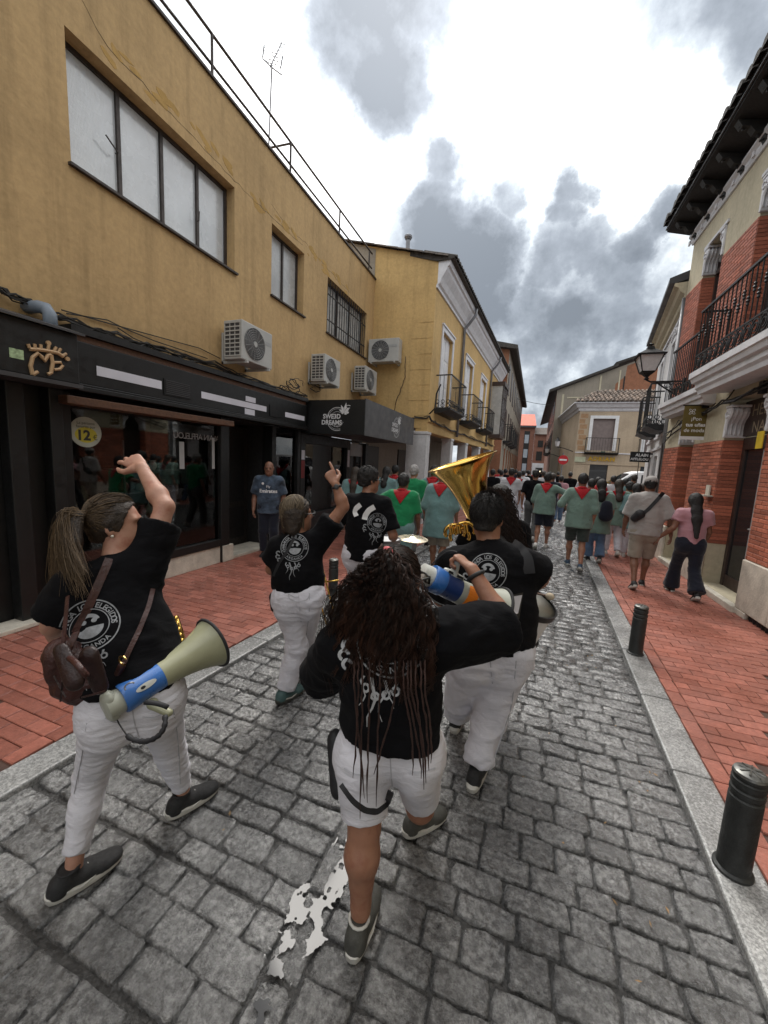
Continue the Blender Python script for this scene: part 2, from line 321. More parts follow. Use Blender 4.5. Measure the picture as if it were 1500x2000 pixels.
# ------------------------------------------------------------------ shop glass: clear pane with mirror reflection
def clearglass(name, tint=(.85, .88, .88), refl=1.0):
    m, nt, b = newmat(name); nt.nodes.remove(b); out = nt.nodes['Material Output']
    fr = N(nt, 'ShaderNodeFresnel', {'IOR': 1.5}); tr = N(nt, 'ShaderNodeBsdfTransparent', {'Color': (*tint, 1)}); gl = N(nt, 'ShaderNodeBsdfGlossy', {'Roughness': .02})
    f2 = N(nt, 'ShaderNodeMath', {0: fr.outputs[0], 1: refl}, operation='MULTIPLY')
    mx = N(nt, 'ShaderNodeMixShader', {0: f2.outputs[0], 1: tr.outputs[0], 2: gl.outputs[0]}); nt.links.new(mx.outputs[0], out.inputs[0]); return m
M['shop_glass'] = clearglass('shop_glass', (.82, .85, .85), 1.2)
# ------------------------------------------------------------------ ground
lk = lambda y: -2.407+.0685*y      # road edge of the kerbs
rk = lambda y: .875+.0435*y
KW = .205
Y0, Y1 = -2.5, 46.
def struct(name, mb, m, **k): return setp(mb.build(name, m, **k), kind='structure')
gm = MB(); gm.quad((-150, -60, -.07), (150, -60, -.07), (150, 400, -.07), (-150, 400, -.07)); struct('ground', gm, M['joint'])
rb = MB(); rb.quad((lk(Y0), Y0, -.017), (rk(Y0), Y0, -.017), (rk(70), 70, -.017), (lk(70), 70, -.017)); road = struct('road', rb, M['mortar'])
pl = MB(); pl.box(-8, -8+.001, Y0, Y0+.001, -.05, -.049)
pl = MB(); pl.quad((-9, Y0, .012), (lk(Y0)-KW, Y0, .012), (lk(70)-KW, 70, .012), (-9, 70, .012)); pav_l = struct('pavement_left', pl, M['joint'])
pr = MB(); pr.quad((rk(Y0)+KW, Y0, .012), (12, Y0, .012), (12, 70, .012), (rk(70)+KW, 70, .012)); pav_r = struct('pavement_right', pr, M['joint'])
def stone_mesh(name, w, d, h, rough, n=5):
    "a worn paving stone: rounded uneven outline, domed rough top; origin at top centre"
    U = [-1, -.95, -.86, -.5, 0, .5, .86, .95, 1]; Vv = [-1, -.92, -.75, -.25, .25, .75, .92, 1]; nu, nv = len(U)-1, len(Vv)-1; vs = []; fs = []
    lw = [rng.normal(0, .004) for _ in range(4)]
    for u in U:
        for v in Vv:
            x, y = u*w/2, v*d/2; e = max(abs(u), abs(v)); c = (abs(u)*abs(v))**4; x -= np.sign(u)*c*.006; y -= np.sign(v)*c*.006; edge = e > .99
            x += lw[0]*v*v*np.sign(u)+rng.normal(0, .0022); y += lw[1]*u*u*np.sign(v)+rng.normal(0, .0022)
            vs.append((x, y, rng.normal(0, rough)+lw[2]*u*.5+lw[3]*v*.5-(.010 if edge else 0)))
    idx = lambda i, j: i*(nv+1)+j
    for i in range(nu):
        for j in range(nv): fs.append((idx(i, j), idx(i+1, j), idx(i+1, j+1), idx(i, j+1)))
    ring = [idx(i, 0) for i in range(nu)]+[idx(nu, j) for j in range(nv)]+[idx(i, nv) for i in range(nu, 0, -1)]+[idx(0, j) for j in range(nv, 0, -1)]
    b0 = len(vs)
    for r in ring: x, y, z = vs[r]; vs.append((x*1.03, y*1.03, -h))
    for k in range(len(ring)): fs.append((ring[(k+1) % len(ring)], ring[k], b0+k, b0+(k+1) % len(ring)))
    me = bpy.data.meshes.new(name); me.from_pydata(vs, [], fs)
    me.polygons.foreach_set('use_smooth', [True]*len(me.polygons)); me.materials.append(M['sett'])
    return me
def shade_attr(me, vals_per_poly):
    a = me.attributes.new('shade', 'FLOAT', 'FACE'); a.data.foreach_set('value', vals_per_poly)
# layout of the setts: courses across the street, a channel row along it
CH0, CH1 = -.72, -.575
spots = []; y = -.75
while y < Y1:
    d = random.uniform(.105, .15)*(1 if y < 16 else 1.6)
    tilt = random.uniform(-.012, .012)
    for (a, b) in ((lk(y)+.008, CH0+.03*(y/9)-.0), (CH1+.03*(y/9), rk(y)-.008)):
        x = a
        while x < b-.02:
            w = random.uniform(.14, .26)*(1 if y < 16 else 1.6)
            if b-(x+w) < .12: w = b-x
            spots.append((x+w/2, y+d/2+tilt*(x), w-.009, d-.009)); x += w
    y += d
y = -.75
while y < Y1:
    d = random.uniform(.22, .36); a, b = CH0+.03*(y/9), CH1+.03*(y/9)
    spots.append(((a+b)/2, y+d/2, b-a-.016, d-.012)); y += d
def seen(x, y, z=0, mx=60):
    p = np.array([x, y, z])-np.array(EYE); c = _CB.T @ p
    if c[2] < .05: return None
    u, v = 750+751*c[0]/c[2], 1000+751*c[1]/c[2]
    return (c[2], u, v) if -mx < u < 1500+mx and -mx < v < 2000+mx else None
vis = sorted([(seen(s[0], s[1])[0], s) for s in spots if seen(s[0], s[1])], key=lambda t: t[0])
protos = [stone_mesh('paving_stone', .22, .14, .03, .0028) for _ in range(16)]
for k, (_, (x, y, w, d)) in enumerate(vis[:300]):
    me = protos[k % 16]
    o = link('paving_stone', me, None, road, (x, y, random.uniform(-.006, .004)))
    o.scale = (w/.22, d/.14, 1); o.rotation_euler = (random.uniform(-.02, .02), random.uniform(-.02, .02), random.choice((0, math.pi))+random.uniform(-.03, .03))
vs, fs, sh = [], [], []
for (_, (x, y, w, d)) in vis[300:]:
    n = len(vs); z = random.uniform(-.006, .005); q = .10; s = random.random()
    px = [-.5, -.5+q, .5-q, .5, .5, .5-q, -.5+q, -.5]; py = [-.5+q, -.5, -.5, -.5+q, .5-q, .5, .5, .5-q]
    for a, b in zip(px, py): vs.append((x+a*w*1.01+random.gauss(0, .004), y+b*d*1.01+random.gauss(0, .004), z-.017))
    for a, b in zip(px, py): vs.append((x+a*w*.955+random.gauss(0, .003), y+b*d*.945+random.gauss(0, .003), z+random.gauss(0, .002)))
    vs.append((x, y, z+.001)); c = n+16
    for i in range(8): j = (i+1) % 8; fs += [(n+i, n+j, n+8+j, n+8+i), (n+8+i, n+8+j, c)]; sh += [s, s]
me = bpy.data.meshes.new('paving_stones'); me.from_pydata(vs, [], fs); shade_attr(me, sh); me.polygons.foreach_set('use_smooth', [True]*len(fs))
setp(link('paving_stones', me, M['sett_far'], road), kind='stuff')
# standing water along the channel
m, nt, b = newmat('water'); b.inputs['Base Color'].default_value = (.02, .02, .021, 1); b.inputs['Roughness'].default_value = .10; b.inputs['IOR'].default_value = 1.33
M['water'] = m
def gp(px, py):
    d = _CB @ np.array([(px-750)/751., (py-1000)/751., 1.]); t = -1.8/d[2]; return (d[0]*t, d[1]*t)
# kerbs
def kerbs(parent, f, s, y0, y1, L):
    y = y0
    while y < y1:
        l = L*random.uniform(.85, 1.15); a, b = f(y+.004), f(y+l-.004); m = MB(); z = .028+random.uniform(-.002, .002)
        x0 = [a, a+s*KW*.99, b+s*KW*.99, b]; m.prismz([(x0[0], y+.004), (x0[1], y+.004), (x0[2], y+l-.004), (x0[3], y+l-.004)], -.05, z)
        o = m.build('kerbstone', M['kerb'], parent, bevel=.012); y += l
kerbs(pav_l, lk, -1, -.6, 30, 1.05); kerbs(pav_r, rk, 1, -.6, 30, 1.0)
# red pavers: courses across the pavement, one border row along the kerb
def pavers(parent, xa, xb, y0, y1, border):
    L, Wd, g = .205, .102, .006; out = []; y = y0; k = 0
    while y < y1:
        a, b = xa(y), xb(y)
        if border: a += Wd*1.0
        else: b -= Wd*1.0
        x = a if border else b; first = True
        off = L/2 if k % 2 else 0
        while (x < b-.01) if border else (x > a+.01):
            l = (L-off if first and off else L); first = False
            if border:
                l = min(l, b-x); out.append((x+l/2, y+Wd/2, l-g, Wd-g)); x += l
            else:
                l = min(l, x-a); out.append((x-l/2, y+Wd/2, l-g, Wd-g)); x -= l
        k += 1; y += Wd
    y = y0
    while y < y1:
        x = (xa(y)+Wd/2) if border else (xb(y)-Wd/2); out.append((x, y+L/2, Wd-g, L-g)); y += L
    vis = sorted([(seen(s[0], s[1])[0], s) for s in out if seen(s[0], s[1], 0, 20)], key=lambda t: t[0])
    pm = MB(); w, d, e = .099, .048, .004
    vs_ = [(-w, -d, -.03), (w, -d, -.03), (w, d, -.03), (-w, d, -.03), (-w, -d, -e), (w, -d, -e), (w, d, -e), (-w, d, -e), (-w+e, -d+e, 0), (w-e, -d+e, 0), (w-e, d-e, 0), (-w+e, d-e, 0)]
    F = [(0, 1, 5, 4), (1, 2, 6, 5), (2, 3, 7, 6), (3, 0, 4, 7), (4, 5, 9, 8), (5, 6, 10, 9), (6, 7, 11, 10), (7, 4, 8, 11), (8, 9, 10, 11)]
    pm.add(vs_, F); me = pm.mesh('paver'); me.materials.append(M['paver'])
    for (_, (x, y, w_, d_)) in vis[:300]:
        o = link('paver', me, None, parent, (x, y, .026+random.uniform(-.002, .002))); o.scale = (w_/(2*w), d_/(2*d), 1); o.rotation_euler = (random.gauss(0, .006), random.gauss(0, .006), random.gauss(0, .006))
    v2, f2, sh = [], [], []
    for (_, (x, y, w_, d_)) in vis[300:]:
        n = len(v2); z = .026+random.uniform(-.002, .002); s = random.random()
        v2 += [(x+a*w_/(2*w), y+b*d_/(2*d), z+c) for a, b, c in vs_]; f2 += [tuple(i+n for i in q) for q in F]; sh += [s]*len(F)
    me = bpy.data.meshes.new('pavers'); me.from_pydata(v2, [], f2); shade_attr(me, sh); setp(link('pavers', me, M['paver_far'], parent), kind='stuff')
pavers(pav_l, lambda y: -4.62, lambda y: lk(y)-KW-.004, .3, 16, False)
pavers(pav_r, lambda y: rk(y)+KW+.004, lambda y: 2.86, 1.2, 16, True)
# bollards
def bollard(x, y, label):
    t = empty('bollard', (x, y, .026), label, 'bollard', 'bollards along the kerbs'); r = .062
    b = MB(); b.lathe([(r+.012, 0), (r+.012, .012), (r, .02), (r, .37), (r-.006, .376), (r-.006, .384), (r, .39), (r, .41), (r-.006, .416), (r-.006, .424), (r, .43), (r, .455), (r-.006, .46), (r-.006, .467), (r, .472), (r, .482)], (x, y, .026), n=28); b.build('post', M['bollard'], t, smooth=True, auto=35)
    c = MB(); c.lathe([(r, .482), (r-.004, .492), (r-.016, .498), (0.001, .502)], (x, y, .026), n=28)
    for k in range(4):
        a = k*math.pi/4+.3; c.tube([(x-.045*math.cos(a), y-.045*math.sin(a), .026+.4995), (x, y, .026+.5035), (x+.045*math.cos(a), y+.045*math.sin(a), .026+.4995)], .004, 5)
    c.build('cap', M['bollard_cap'], t, smooth=True, auto=35); return t
M['bollard'] = pmat('bollard_paint', (.028, .030, .029), .5, var=.5, vs=9, bump=.3, bs=30, metal=.2, fine=.35)
M['bollard_cap'] = pmat('bollard_worn_cap', (.16, .16, .15), .4, var=.6, vs=30, metal=.6)
bollard(1.045, 2.03, 'nearest dark iron bollard with worn cap on the right kerb')
bollard(1.165, 4.3, 'second dark bollard on the right kerb, farther up the street')
bollard(-2.235, 4.32, 'dark bollard on the left kerb beside the woman pointing up')
bollard(-1.66, 8.3, 'dark bollard on the left kerb beside the turquoise smock')

lv, lf = [], []; r_ = random.Random(77)
for k in range(60):
    x, y = (r_.uniform(-2.2, 1.0), r_.uniform(.8, 7)) if k % 3 else (r_.uniform(.5, .95), r_.uniform(1.4, 5)); a = r_.uniform(0, 6.3); l, w = r_.uniform(.006, .016), r_.uniform(.003, .006); n = len(lv)
    for u, v in ((-1, 0), (0, 1), (1, .2), (.2, -1)): lv.append((x+l*u*math.cos(a)-w*v*math.sin(a), y+l*u*math.sin(a)+w*v*math.cos(a), .008+r_.uniform(0, .004)))
    lf.append((n, n+1, n+2, n+3))
me = bpy.data.meshes.new('litter'); me.from_pydata(lv, [], lf); setp(link('litter', me, pmat('dry_leaf', (.28, .17, .07), .8, var=.7, vs=3)), 'bits of dry leaf and grit scattered over the wet setts', 'litter', kind='stuff')
# ------------------------------------------------------------------ wall helper
def wall(mb, u0, u1, z0, z1, ops, t, w=0.0):
    "sheet at w with openings (u0,u1,z0,z1) and reveals t deep (towards -w)"
    us = sorted({u0, u1, *[o[0] for o in ops], *[o[1] for o in ops]}); zs = sorted({z0, z1, *[o[2] for o in ops], *[o[3] for o in ops]})
    for a, b in zip(us[:-1], us[1:]):
        for c, d in zip(zs[:-1], zs[1:]):
            cu, cz = (a+b)/2, (c+d)/2
            if any(o[0] < cu < o[1] and o[2] < cz < o[3] for o in ops): continue
            mb.quad((a, w, c), (b, w, c), (b, w, d), (a, w, d))
    for (a, b, c, d) in ops:
        e = w-t
        mb.quad((a, w, c), (a, e, c), (a, e, d), (a, w, d)); mb.quad((b, w, c), (b, e, c), (b, e, d), (b, w, d))
        mb.quad((a, w, d), (b, w, d), (b, e, d), (a, e, d)); mb.quad((a, w, c), (b, w, c), (b, e, c), (a, e, c))
    return mb
def frame_xf(o, ang, sgn):
    "local (u along street, w outwards, z) to world; sgn=+1: outwards is to the right of travel"
    s, c = math.sin(ang), math.cos(ang)
    return lambda u, w, z: (o[0]+u*s+sgn*w*c, o[1]+u*c-sgn*w*s, z)
def decal(polys, xf, name, m, parent, th=.004):
    "flat lettering as thin raised geometry; xf maps 2-D (a,b) and depth d to the mapping frame"
    vs, fs = polys; mb = MB(); n = len(vs)
    mb.add([xf(a, b, th) for a, b in vs], fs); return mb.build(name, m, parent)
M['frost'] = pmat('ribbed_glass', (.58, .62, .65), .25, var=.12, vs=2, bump=0, spec=.6)
def ribbed():
    m = M['frost']; nt = m.node_tree; b = nt.nodes['Principled BSDF']; tc = N(nt, 'ShaderNodeTexCoord')
    w1 = N(nt, 'ShaderNodeTexWave', {'Vector': tc.outputs['Object'], 'Scale': 22.}, bands_direction='Y'); w2 = N(nt, 'ShaderNodeTexWave', {'Vector': tc.outputs['Object'], 'Scale': 22.}, bands_direction='Z')
    ad = N(nt, 'ShaderNodeMath', {0: w1.outputs['Fac'], 1: w2.outputs['Fac']}, operation='ADD')
    nt.links.new(N(nt, 'ShaderNodeBump', {'Height': ad.outputs[0], 'Strength': .5, 'Distance': .006}).outputs[0], b.inputs['Normal'])
    b.inputs['Coat Weight'].default_value = 1.; b.inputs['Coat Roughness'].default_value = .15; b.inputs['Coat IOR'].default_value = 1.8
ribbed()
M['cream_glass'] = pmat('dusty_glass', (.42, .43, .43), .25, var=.15, vs=2, spec=.6)
# ================================================================== yellow building on the left
X1 = -4.6
L1 = lambda u, w, z: (X1+w, u, z)
B1 = empty('yellow_building', (X1, 5, 0), 'long ochre plastered building on the left with roof railing and shop fronts', 'building')
OP = [(2.88, 5.2, 4.62, 5.83), (6.12, 7.17, 4.66, 5.84), (8.14, 10.37, 4.66, 5.84)]
w_ = MB(L1); wall(w_, -7, 10.87, 2.6, 6.93, OP, .22); wall(w_, -7, 1.0, 0, 2.6, [], .2)
w_.quad((-7, 0, 6.93), (10.87, 0, 6.93), (10.87, -6, 6.93), (-7, -6, 6.93)); w_.quad((-7, 0, 0), (-7, -6, 0), (-7, -6, 6.93), (-7, 0, 6.93)); w_.quad((-7, -6, 0), (10.87, -6, 0), (10.87, -6, 6.93), (-7, -6, 6.93))
w_.build('wall', M['yellow'], B1)
c_ = MB(L1); c_.box(-7, 10.9, -.3, .035, 6.93, 6.965); c_.build('coping', M['rail_metal'], B1)
def window(parent, op, w, panes, fr, gl, fm, name='window', depth=.05):
    a, b, c, d = op; m = MB(parent['_xf'] if False else L1)
    return m
def sash_window(parent, xf, op, w, cuts, fm, gm_, fw=.045):
    a, b, c, d = op; f = MB(xf)
    f.box(a, b, w, w+.05, c, c+fw); f.box(a, b, w, w+.05, d-fw, d); f.box(a, a+fw, w, w+.05, c+fw, d-fw); f.box(b-fw, b, w, w+.05, c+fw, d-fw)
    for k in cuts: f.box(k-fw*.45, k+fw*.45, w-.002, w+.053, c+fw, d-fw)
    o = f.build('window', fm, parent)
    es = [a+fw]+sorted(cuts)+[b-fw]
    for p, q in zip(es[:-1], es[1:]):
        g = MB(xf); g.box(p, q, w+.012, w+.02, c+fw, d-fw); g.build('pane', gm_, o)
    return o
wo = sash_window(B1, L1, OP[0], -.2, [3.5, 4.06, 4.63], M['rail_metal'], M['frost'])
h_ = MB(L1); h_.tube([(3.44, -.13, 5.12), (3.44, -.09, 5.12), (3.36, -.08, 5.16), (3.30, -.08, 5.2)], .009, 6); h_.build('latch', M['rail_metal'], wo); h_ = MB(L1); h_.tube([(4.60, -.13, 5.05), (4.60, -.1, 5.05), (4.6, -.09, 5.17)], .009, 6); h_.build('latch', M['rail_metal'], wo)
sash_window(B1, L1, OP[1], -.2, [6.66], M['rail_metal'], M['cream_glass'])
wo = sash_window(B1, L1, OP[2], -.2, [8.9, 9.6], M['rail_metal'], M['cream_glass'])
for k in range(18):
    g = MB(L1); u = 8.2+k*.1245; g.tube([(u, -.03, 4.66), (u, -.03, 5.84)], .010, 6); g.build('bar', M['iron'], wo)
g = MB(L1); g.box(8.14, 10.37, -.04, -.025, 4.95, 4.975); g.box(8.14, 10.37, -.04, -.025, 5.5, 5.525); g.build('cross_bar', M['iron'], wo)
for a, b, c, d in OP:
    s_ = MB(L1); s_.box(a-.03, b+.04, -.2, .045, c-.03, c-.003); s_.build('sill', M['rail_metal'], B1)
# stucco scars and cracks over the windows
def crack(pts, r, seed):
    rr = random.Random(seed); P = []
    for (u0, z0), (u1, z1) in zip(pts[:-1], pts[1:]):
        n = max(3, int(abs(u1-u0)/.09))
        for k in range(n): t = k/n; P.append((u0+(u1-u0)*t+rr.gauss(0, .008), .001, z0+(z1-z0)*t+rr.gauss(0, .012)))
    P.append((pts[-1][0], .001, pts[-1][1])); m = MB(L1); m.tube(P, [.55*r*rr.uniform(.5, 1.3) for _ in P], 5); return m
crack([(2.9, 6.35), (3.3, 6.02), (3.9, 5.98), (4.8, 5.95), (5.6, 5.92), (6.2, 5.93), (7.1, 5.97)], .0045, 1).build('crack', M['yellow_dark'] if 'yellow_dark' in M else M['rail_metal'], B1)
M['scar'] = plaster('patched_plaster', (.46, .29, .10), .5, 21.)
def scar(u0, u1, z0, z1, n, seed):
    rr = random.Random(seed); m = MB(L1)
    for _ in range(n):
        u, z = rr.uniform(u0, u1), rr.uniform(z0, z1); k = rr.randint(6, 9); a = rr.uniform(.04, .13); b = a*rr.uniform(.25, .6); w = rr.uniform(.001, .003); sl = rr.uniform(-.5, .1)
        pts = [(u+a*math.cos(2*math.pi*i/k)*rr.uniform(.7, 1.2), z+sl*a*math.cos(2*math.pi*i/k)+b*math.sin(2*math.pi*i/k)*rr.uniform(.7, 1.2)) for i in range(k)]
        m.prism(pts, -.002, w)
    return m
setp(scar(5.7, 9.2, 5.86, 6.05, 34, 3).build('plaster_patches', M['scar'], B1), kind='stuff')
setp(scar(3.2, 5.7, 5.92, 6.1, 16, 4).build('plaster_patches', M['scar'], B1), kind='stuff')
crack([(6.1, 6.1), (6.7, 6.02), (7.4, 6.05), (8.2, 5.98), (9.3, 5.95)], .0035, 8).build('crack', M['rail_metal'], B1)
crack([(1.9, 6.6), (2.3, 6.75), (2.6, 6.4), (2.9, 6.2)], .003, 9).build('crack', M['rail_metal'], B1)
# roof railing (bolted on: a thing of its own)
rl = empty('roof_railing', (X1-.1, 7, 6.96), 'rusty two-rail metal railing along the flat roof edge of the ochre building', 'railing')
r_ = MB(); r_.tube([(X1-.1, 1.5, 7.6), (X1-.1, 10.8, 7.6)], .022, 8); r_.build('top_rail', M['rail_metal'], rl)
r_ = MB(); r_.tube([(X1-.1, 1.5, 7.22), (X1-.1, 10.8, 7.22)], .02, 8); r_.build('lower_rail', M['rail_metal'], rl)
for y in (2.9, 4.87, 6.79, 8.8, 10.6): r_ = MB(); r_.tube([(X1-.1, y, 6.96), (X1-.1, y, 7.6)], .021, 8); r_.build('post', M['rail_metal'], rl)
r_ = MB(); r_.tube([(X1-.1, 6.79, 7.58), (X1-1.5, 6.6, 7.5)], .018, 8); r_.tube([(X1-.6, 6.7, 6.96), (X1-.6, 6.7, 7.55)], .01, 6); r_.tube([(X1-.95, 6.68, 6.96), (X1-.95, 6.68, 7.53)], .01, 6); r_.build('side_rail', M['rail_metal'], rl)
# aerial
an = empty('television_aerial', (X1-.35, 6.45, 6.95), 'thin television aerial on a pole above the roof railing', 'aerial')
a0 = np.array([X1-.35, 6.45, 6.95]); a1 = at(533, 150, 6.5); top = at(531, 118, 6.5)
p_ = MB(); p_.tube([a0, at(531, 128, 6.5)], .014, 6); p_.build('pole', M['zinc'], an)
e_ = MB(); e_.tube([at(527, 132, 6.4), at(551, 82, 6.75)], .010, 6)
for k in range(7):
    t = .15+k*.13; c = np.array(at(527, 132, 6.4))*(1-t)+np.array(at(551, 82, 6.75))*t; e_.tube([c+np.array([-.09, -.03, .02]), c+np.array([.09, .03, -.02])], .005, 5)
e_.build('boom', M['zinc'], an)
f_ = MB()
for (p, q) in (((516, 88), (513, 112)), ((513, 114), (529, 130)), ((530, 131), (550, 146)), ((552, 110), (548, 134))): f_.tube([at(*p, 6.42), at(*q, 6.42)], .012, 5)
for k in range(5): f_.tube([at(516, 92+k*6, 6.42), at(550, 112+k*7, 6.42)], .004, 4)
f_.build('reflector', M['zinc'], an)
# ------------------------------------------------------------------ air conditioners
def ac_unit(near, L, dep, hgt, xf, label, fan=True, side_slats=True, loc=None):
    "u from near to near+L, w from 0.1 to dep, z from near[1]"
    u, z = near; t = empty('air_conditioner', xf(u, 0, z), label, 'air conditioner', 'outdoor air conditioning units')
    w0, w1 = .12, dep
    b = MB(xf); b.box(u, u+L, w0, w1, z, z+hgt); b.build('casing', M['ac_white'], t, bevel=.012)
    b = MB(xf); cu, cz, R = u+L*.40, z+hgt*.5, hgt*.42
    n = 28
    ring = [(cu+R*math.cos(2*math.pi*k/n), cz+R*math.sin(2*math.pi*k/n)) for k in range(n)]
    b.prism(ring, w1+.002, w1+.007); b.build('fan_opening', M['ac_dark'], t)
    g = MB(xf)
    for rr_ in np.linspace(.2, 1, 7): g.tube([(cu+R*rr_*math.cos(2*math.pi*k/n), w1+.013, cz+R*rr_*math.sin(2*math.pi*k/n)) for k in range(n)], .0028, 4, closed=True)
    for k in range(16): a = 2*math.pi*k/16; g.tube([(cu+.03*math.cos(a), w1+.011, cz+.03*math.sin(a)), (cu+R*math.cos(a+.3), w1+.011, cz+R*math.sin(a+.3))], .0028, 4)
    g.build('fan_guard', M['ac_grey'], t)
    h = MB(xf); h.prism([(cu+R*.17*math.cos(2*math.pi*k/16), cz+R*.17*math.sin(2*math.pi*k/16)) for k in range(16)], w1+.008, w1+.02); h.build('fan_hub', M['ac_white'], t)
    if side_slats:
        q = MB(xf)
        q.box(u-.003, u+.002, w0+.03, w1-.03, z+.04, z+hgt-.03); q.build('side_coil', M['ac_dark'], t)
        q = MB(xf)
        for k in range(9): zz = z+.05+k*(hgt-.09)/8; q.box(u-.012, u-.004, w0+.025, w1-.025, zz-.008, zz+.008)
        for k in range(4): ww = w0+.03+k*(w1-w0-.06)/3; q.box(u-.011, u-.005, ww-.006, ww+.006, z+.04, z+hgt-.03)
        q.build('side_grille', M['ac_white'], t)
    k_ = MB(xf); k_.box(u+L*.66, u+L*.95, w1+.001, w1+.004, z+hgt*.62, z+hgt*.72); k_.build('maker_plate', M['ac_grey'], t)
    for uu in (u+.08, u+L-.12):
        s = MB(xf); s.box(uu, uu+.035, .004, w1+.03, z-.04, z-.002); s.box(uu, uu+.035, .004, .04, z-.04, z+hgt*.75); s.build('bracket', M['ac_white'], t)
    return t
ac_unit((4.83, 3.21), .72, .46, .56, L1, 'large cream air conditioner with side grille, nearest above the closed shop fascia')
ac_unit((7.32, 3.40), .70, .45, .55, L1, 'cream air conditioner in the middle of the wall, left of the leaf sign')
ac_unit((9.45, 3.62), .78, .45, .60, L1, 'cream air conditioner under the barred window, close to the building corner')
# ------------------------------------------------------------------ cables
def cable(pts, r=.009, sag=.0, n=8, jit=.012, name='cable', label=None, seed=0, m=None):
    rr = random.Random(seed); P = []
    for a, b in zip(pts[:-1], pts[1:]):
        for k in range(n): t = k/n; P.append([a[i]+(b[i]-a[i])*t+rr.gauss(0, jit)*(1 if i else .3) for i in range(3)]); P[-1][2] -= sag*4*t*(1-t)
    P.append(list(pts[-1])); mb = MB(); mb.tube(P, r, 5); o = mb.build(name, m or M['cable'], None, smooth=True)
    return setp(o, label, 'cable', 'cables strung along the facades') if label else o
def wp(px, py, x):
    d = _CB @ np.array([(px-750)/751., (py-1000)/751., 1.]); t = x/d[0]; return (x, d[1]*t, 1.8+d[2]*t)
cb = empty('cable_bundle', wp(200, 640, -4.55), 'loose bundle of dark cables running along the ochre wall above the fascia', 'cables')
for k in range(9):
    rr = random.Random(k); pts = [wp(px, py+rr.uniform(-5, 5), -4.56+.006*k) for px, py in ((-30, 545), (60, 590), (130, 622), (230, 655), (320, 682), (420, 712), (500, 745), (600, 775))]
    P = []
    for a, b in zip(pts[:-1], pts[1:]):
        for q in range(5): t = q/5; P.append([a[i]+(b[i]-a[i])*t+rr.gauss(0, .008) for i in range(3)]); P[-1][2] -= .05*4*t*(1-t)*rr.random()
    P.append(pts[-1]); mb = MB(); mb.tube(P, rr.uniform(.006, .012), 5); mb.build('cable', M['cable'], cb)
for pts in ([(120, 605), (200, 628), (280, 650), (390, 680), (430, 700)], [(130, 612), (210, 625), (240, 640), (300, 665), (405, 700)], [(230, 640), (260, 660), (330, 690)]):
    mb = MB(); mb.tube([wp(x, y, -4.575) for x, y in pts], .007, 5); mb.build('cable', M['cable'], cb)
for k in range(14):   # tangle at the end of the fascia
    rr = random.Random(50+k); c = wp(545+rr.uniform(-15, 75), 745+rr.uniform(-5, 30), -4.5); R = rr.uniform(.06, .16); n = 16; a0_ = rr.uniform(0, 6)
    mb = MB(); mb.tube([(c[0]+rr.gauss(0, .02), c[1]+R*math.cos(a0_+q*.35)*1.4, c[2]+R*.6*math.sin(a0_+q*.35)) for q in range(n)], rr.uniform(.005, .010), 5); mb.build('cable_loop', M['cable'], cb)
pv = MB(); c0 = wp(52, 600, -4.6); pv.tube([(-4.62, c0[1], c0[2]), (-4.45, c0[1]+.02, c0[2]), (-4.40, c0[1]+.05, c0[2]-.01), (-4.37, c0[1]+.06, c0[2]-.06), (-4.365, c0[1]+.06, c0[2]-.2)], .055, 14)
setp(pv.build('drain_elbow', M['pvc'], None, smooth=True), 'grey plastic pipe elbow coming out of the wall above the crown sign', 'pipe')
# ------------------------------------------------------------------ shop front with the crown sign
M['gold_sign'] = pmat('sand_lettering', (.42, .27, .14), .5, var=.1)
SA = empty('crown_shop_front', (X1, 2.2, 0), 'black shop front with sand coloured crown monogram on its fascia at the left edge', 'shop front')
XA = -4.22; LA = lambda u, w, z: (XA+w, u, z)
f_ = MB(); f_.box(X1+.02, XA, .2, 2.62, 2.40, 2.87); f_.build('fascia', M['black'], SA, bevel=.01)
f_ = MB(); f_.add([(X1+.02, .2, 3.0), (X1+.02, 2.66, 3.0), (XA+.05, 2.66, 2.88), (XA+.05, .2, 2.88)], [(0, 1, 2, 3)]); f_.add([(XA+.05, .2, 2.88), (XA+.05, 2.66, 2.88), (XA+.05, 2.66, 2.86), (XA+.05, .2, 2.86)], [(0, 1, 2, 3)]); f_.build('flashing', M['charcoal'], SA)
f_ = MB(); f_.box(X1+.05, XA+.03, .2, 2.63, 2.36, 2.397); f_.build('lower_moulding', M['charcoal'], SA)
def crown_sign():
    m = MB(LA); R = lambda pts, r: m.tube(pts, r, 6)
    def px(x, y): p = wp(x, y, XA); return (p[1], .012, p[2])
    R([px(62, 732), px(58, 715), px(62, 698), px(72, 690), px(80, 697), px(85, 705), px(92, 694), px(98, 693)], .016)
    R([px(98, 693), px(101, 710), px(98, 728), px(92, 731)], .016); R([px(62, 732), px(72, 726)], .015)
    R([px(104, 722), px(115, 721), px(121, 714), px(117, 708), px(103, 708)], .014)
    R([px(56, 682), px(75, 683), px(95, 686), px(112, 690), px(122, 697)], .017)
    for a, b in (((56, 680), (53, 672)), ((67, 681), (66, 672)), ((78, 682), (78, 673)), ((92, 683), (94, 672)), ((104, 686), (108, 678)), ((112, 688), (117, 681)), ((121, 694), (128, 691))): R([px(*a), px(*b)], .013)
    for c in ((93, 670), (130, 701)): q = px(*c); m.prism([(q[0]+.02*math.cos(k), q[2]+.02*math.sin(k)) for k in np.linspace(0, 6.283, 12)[:-1]], .002, .02)
    m.build('crown_monogram', M['gold_sign'], SA)
crown_sign()
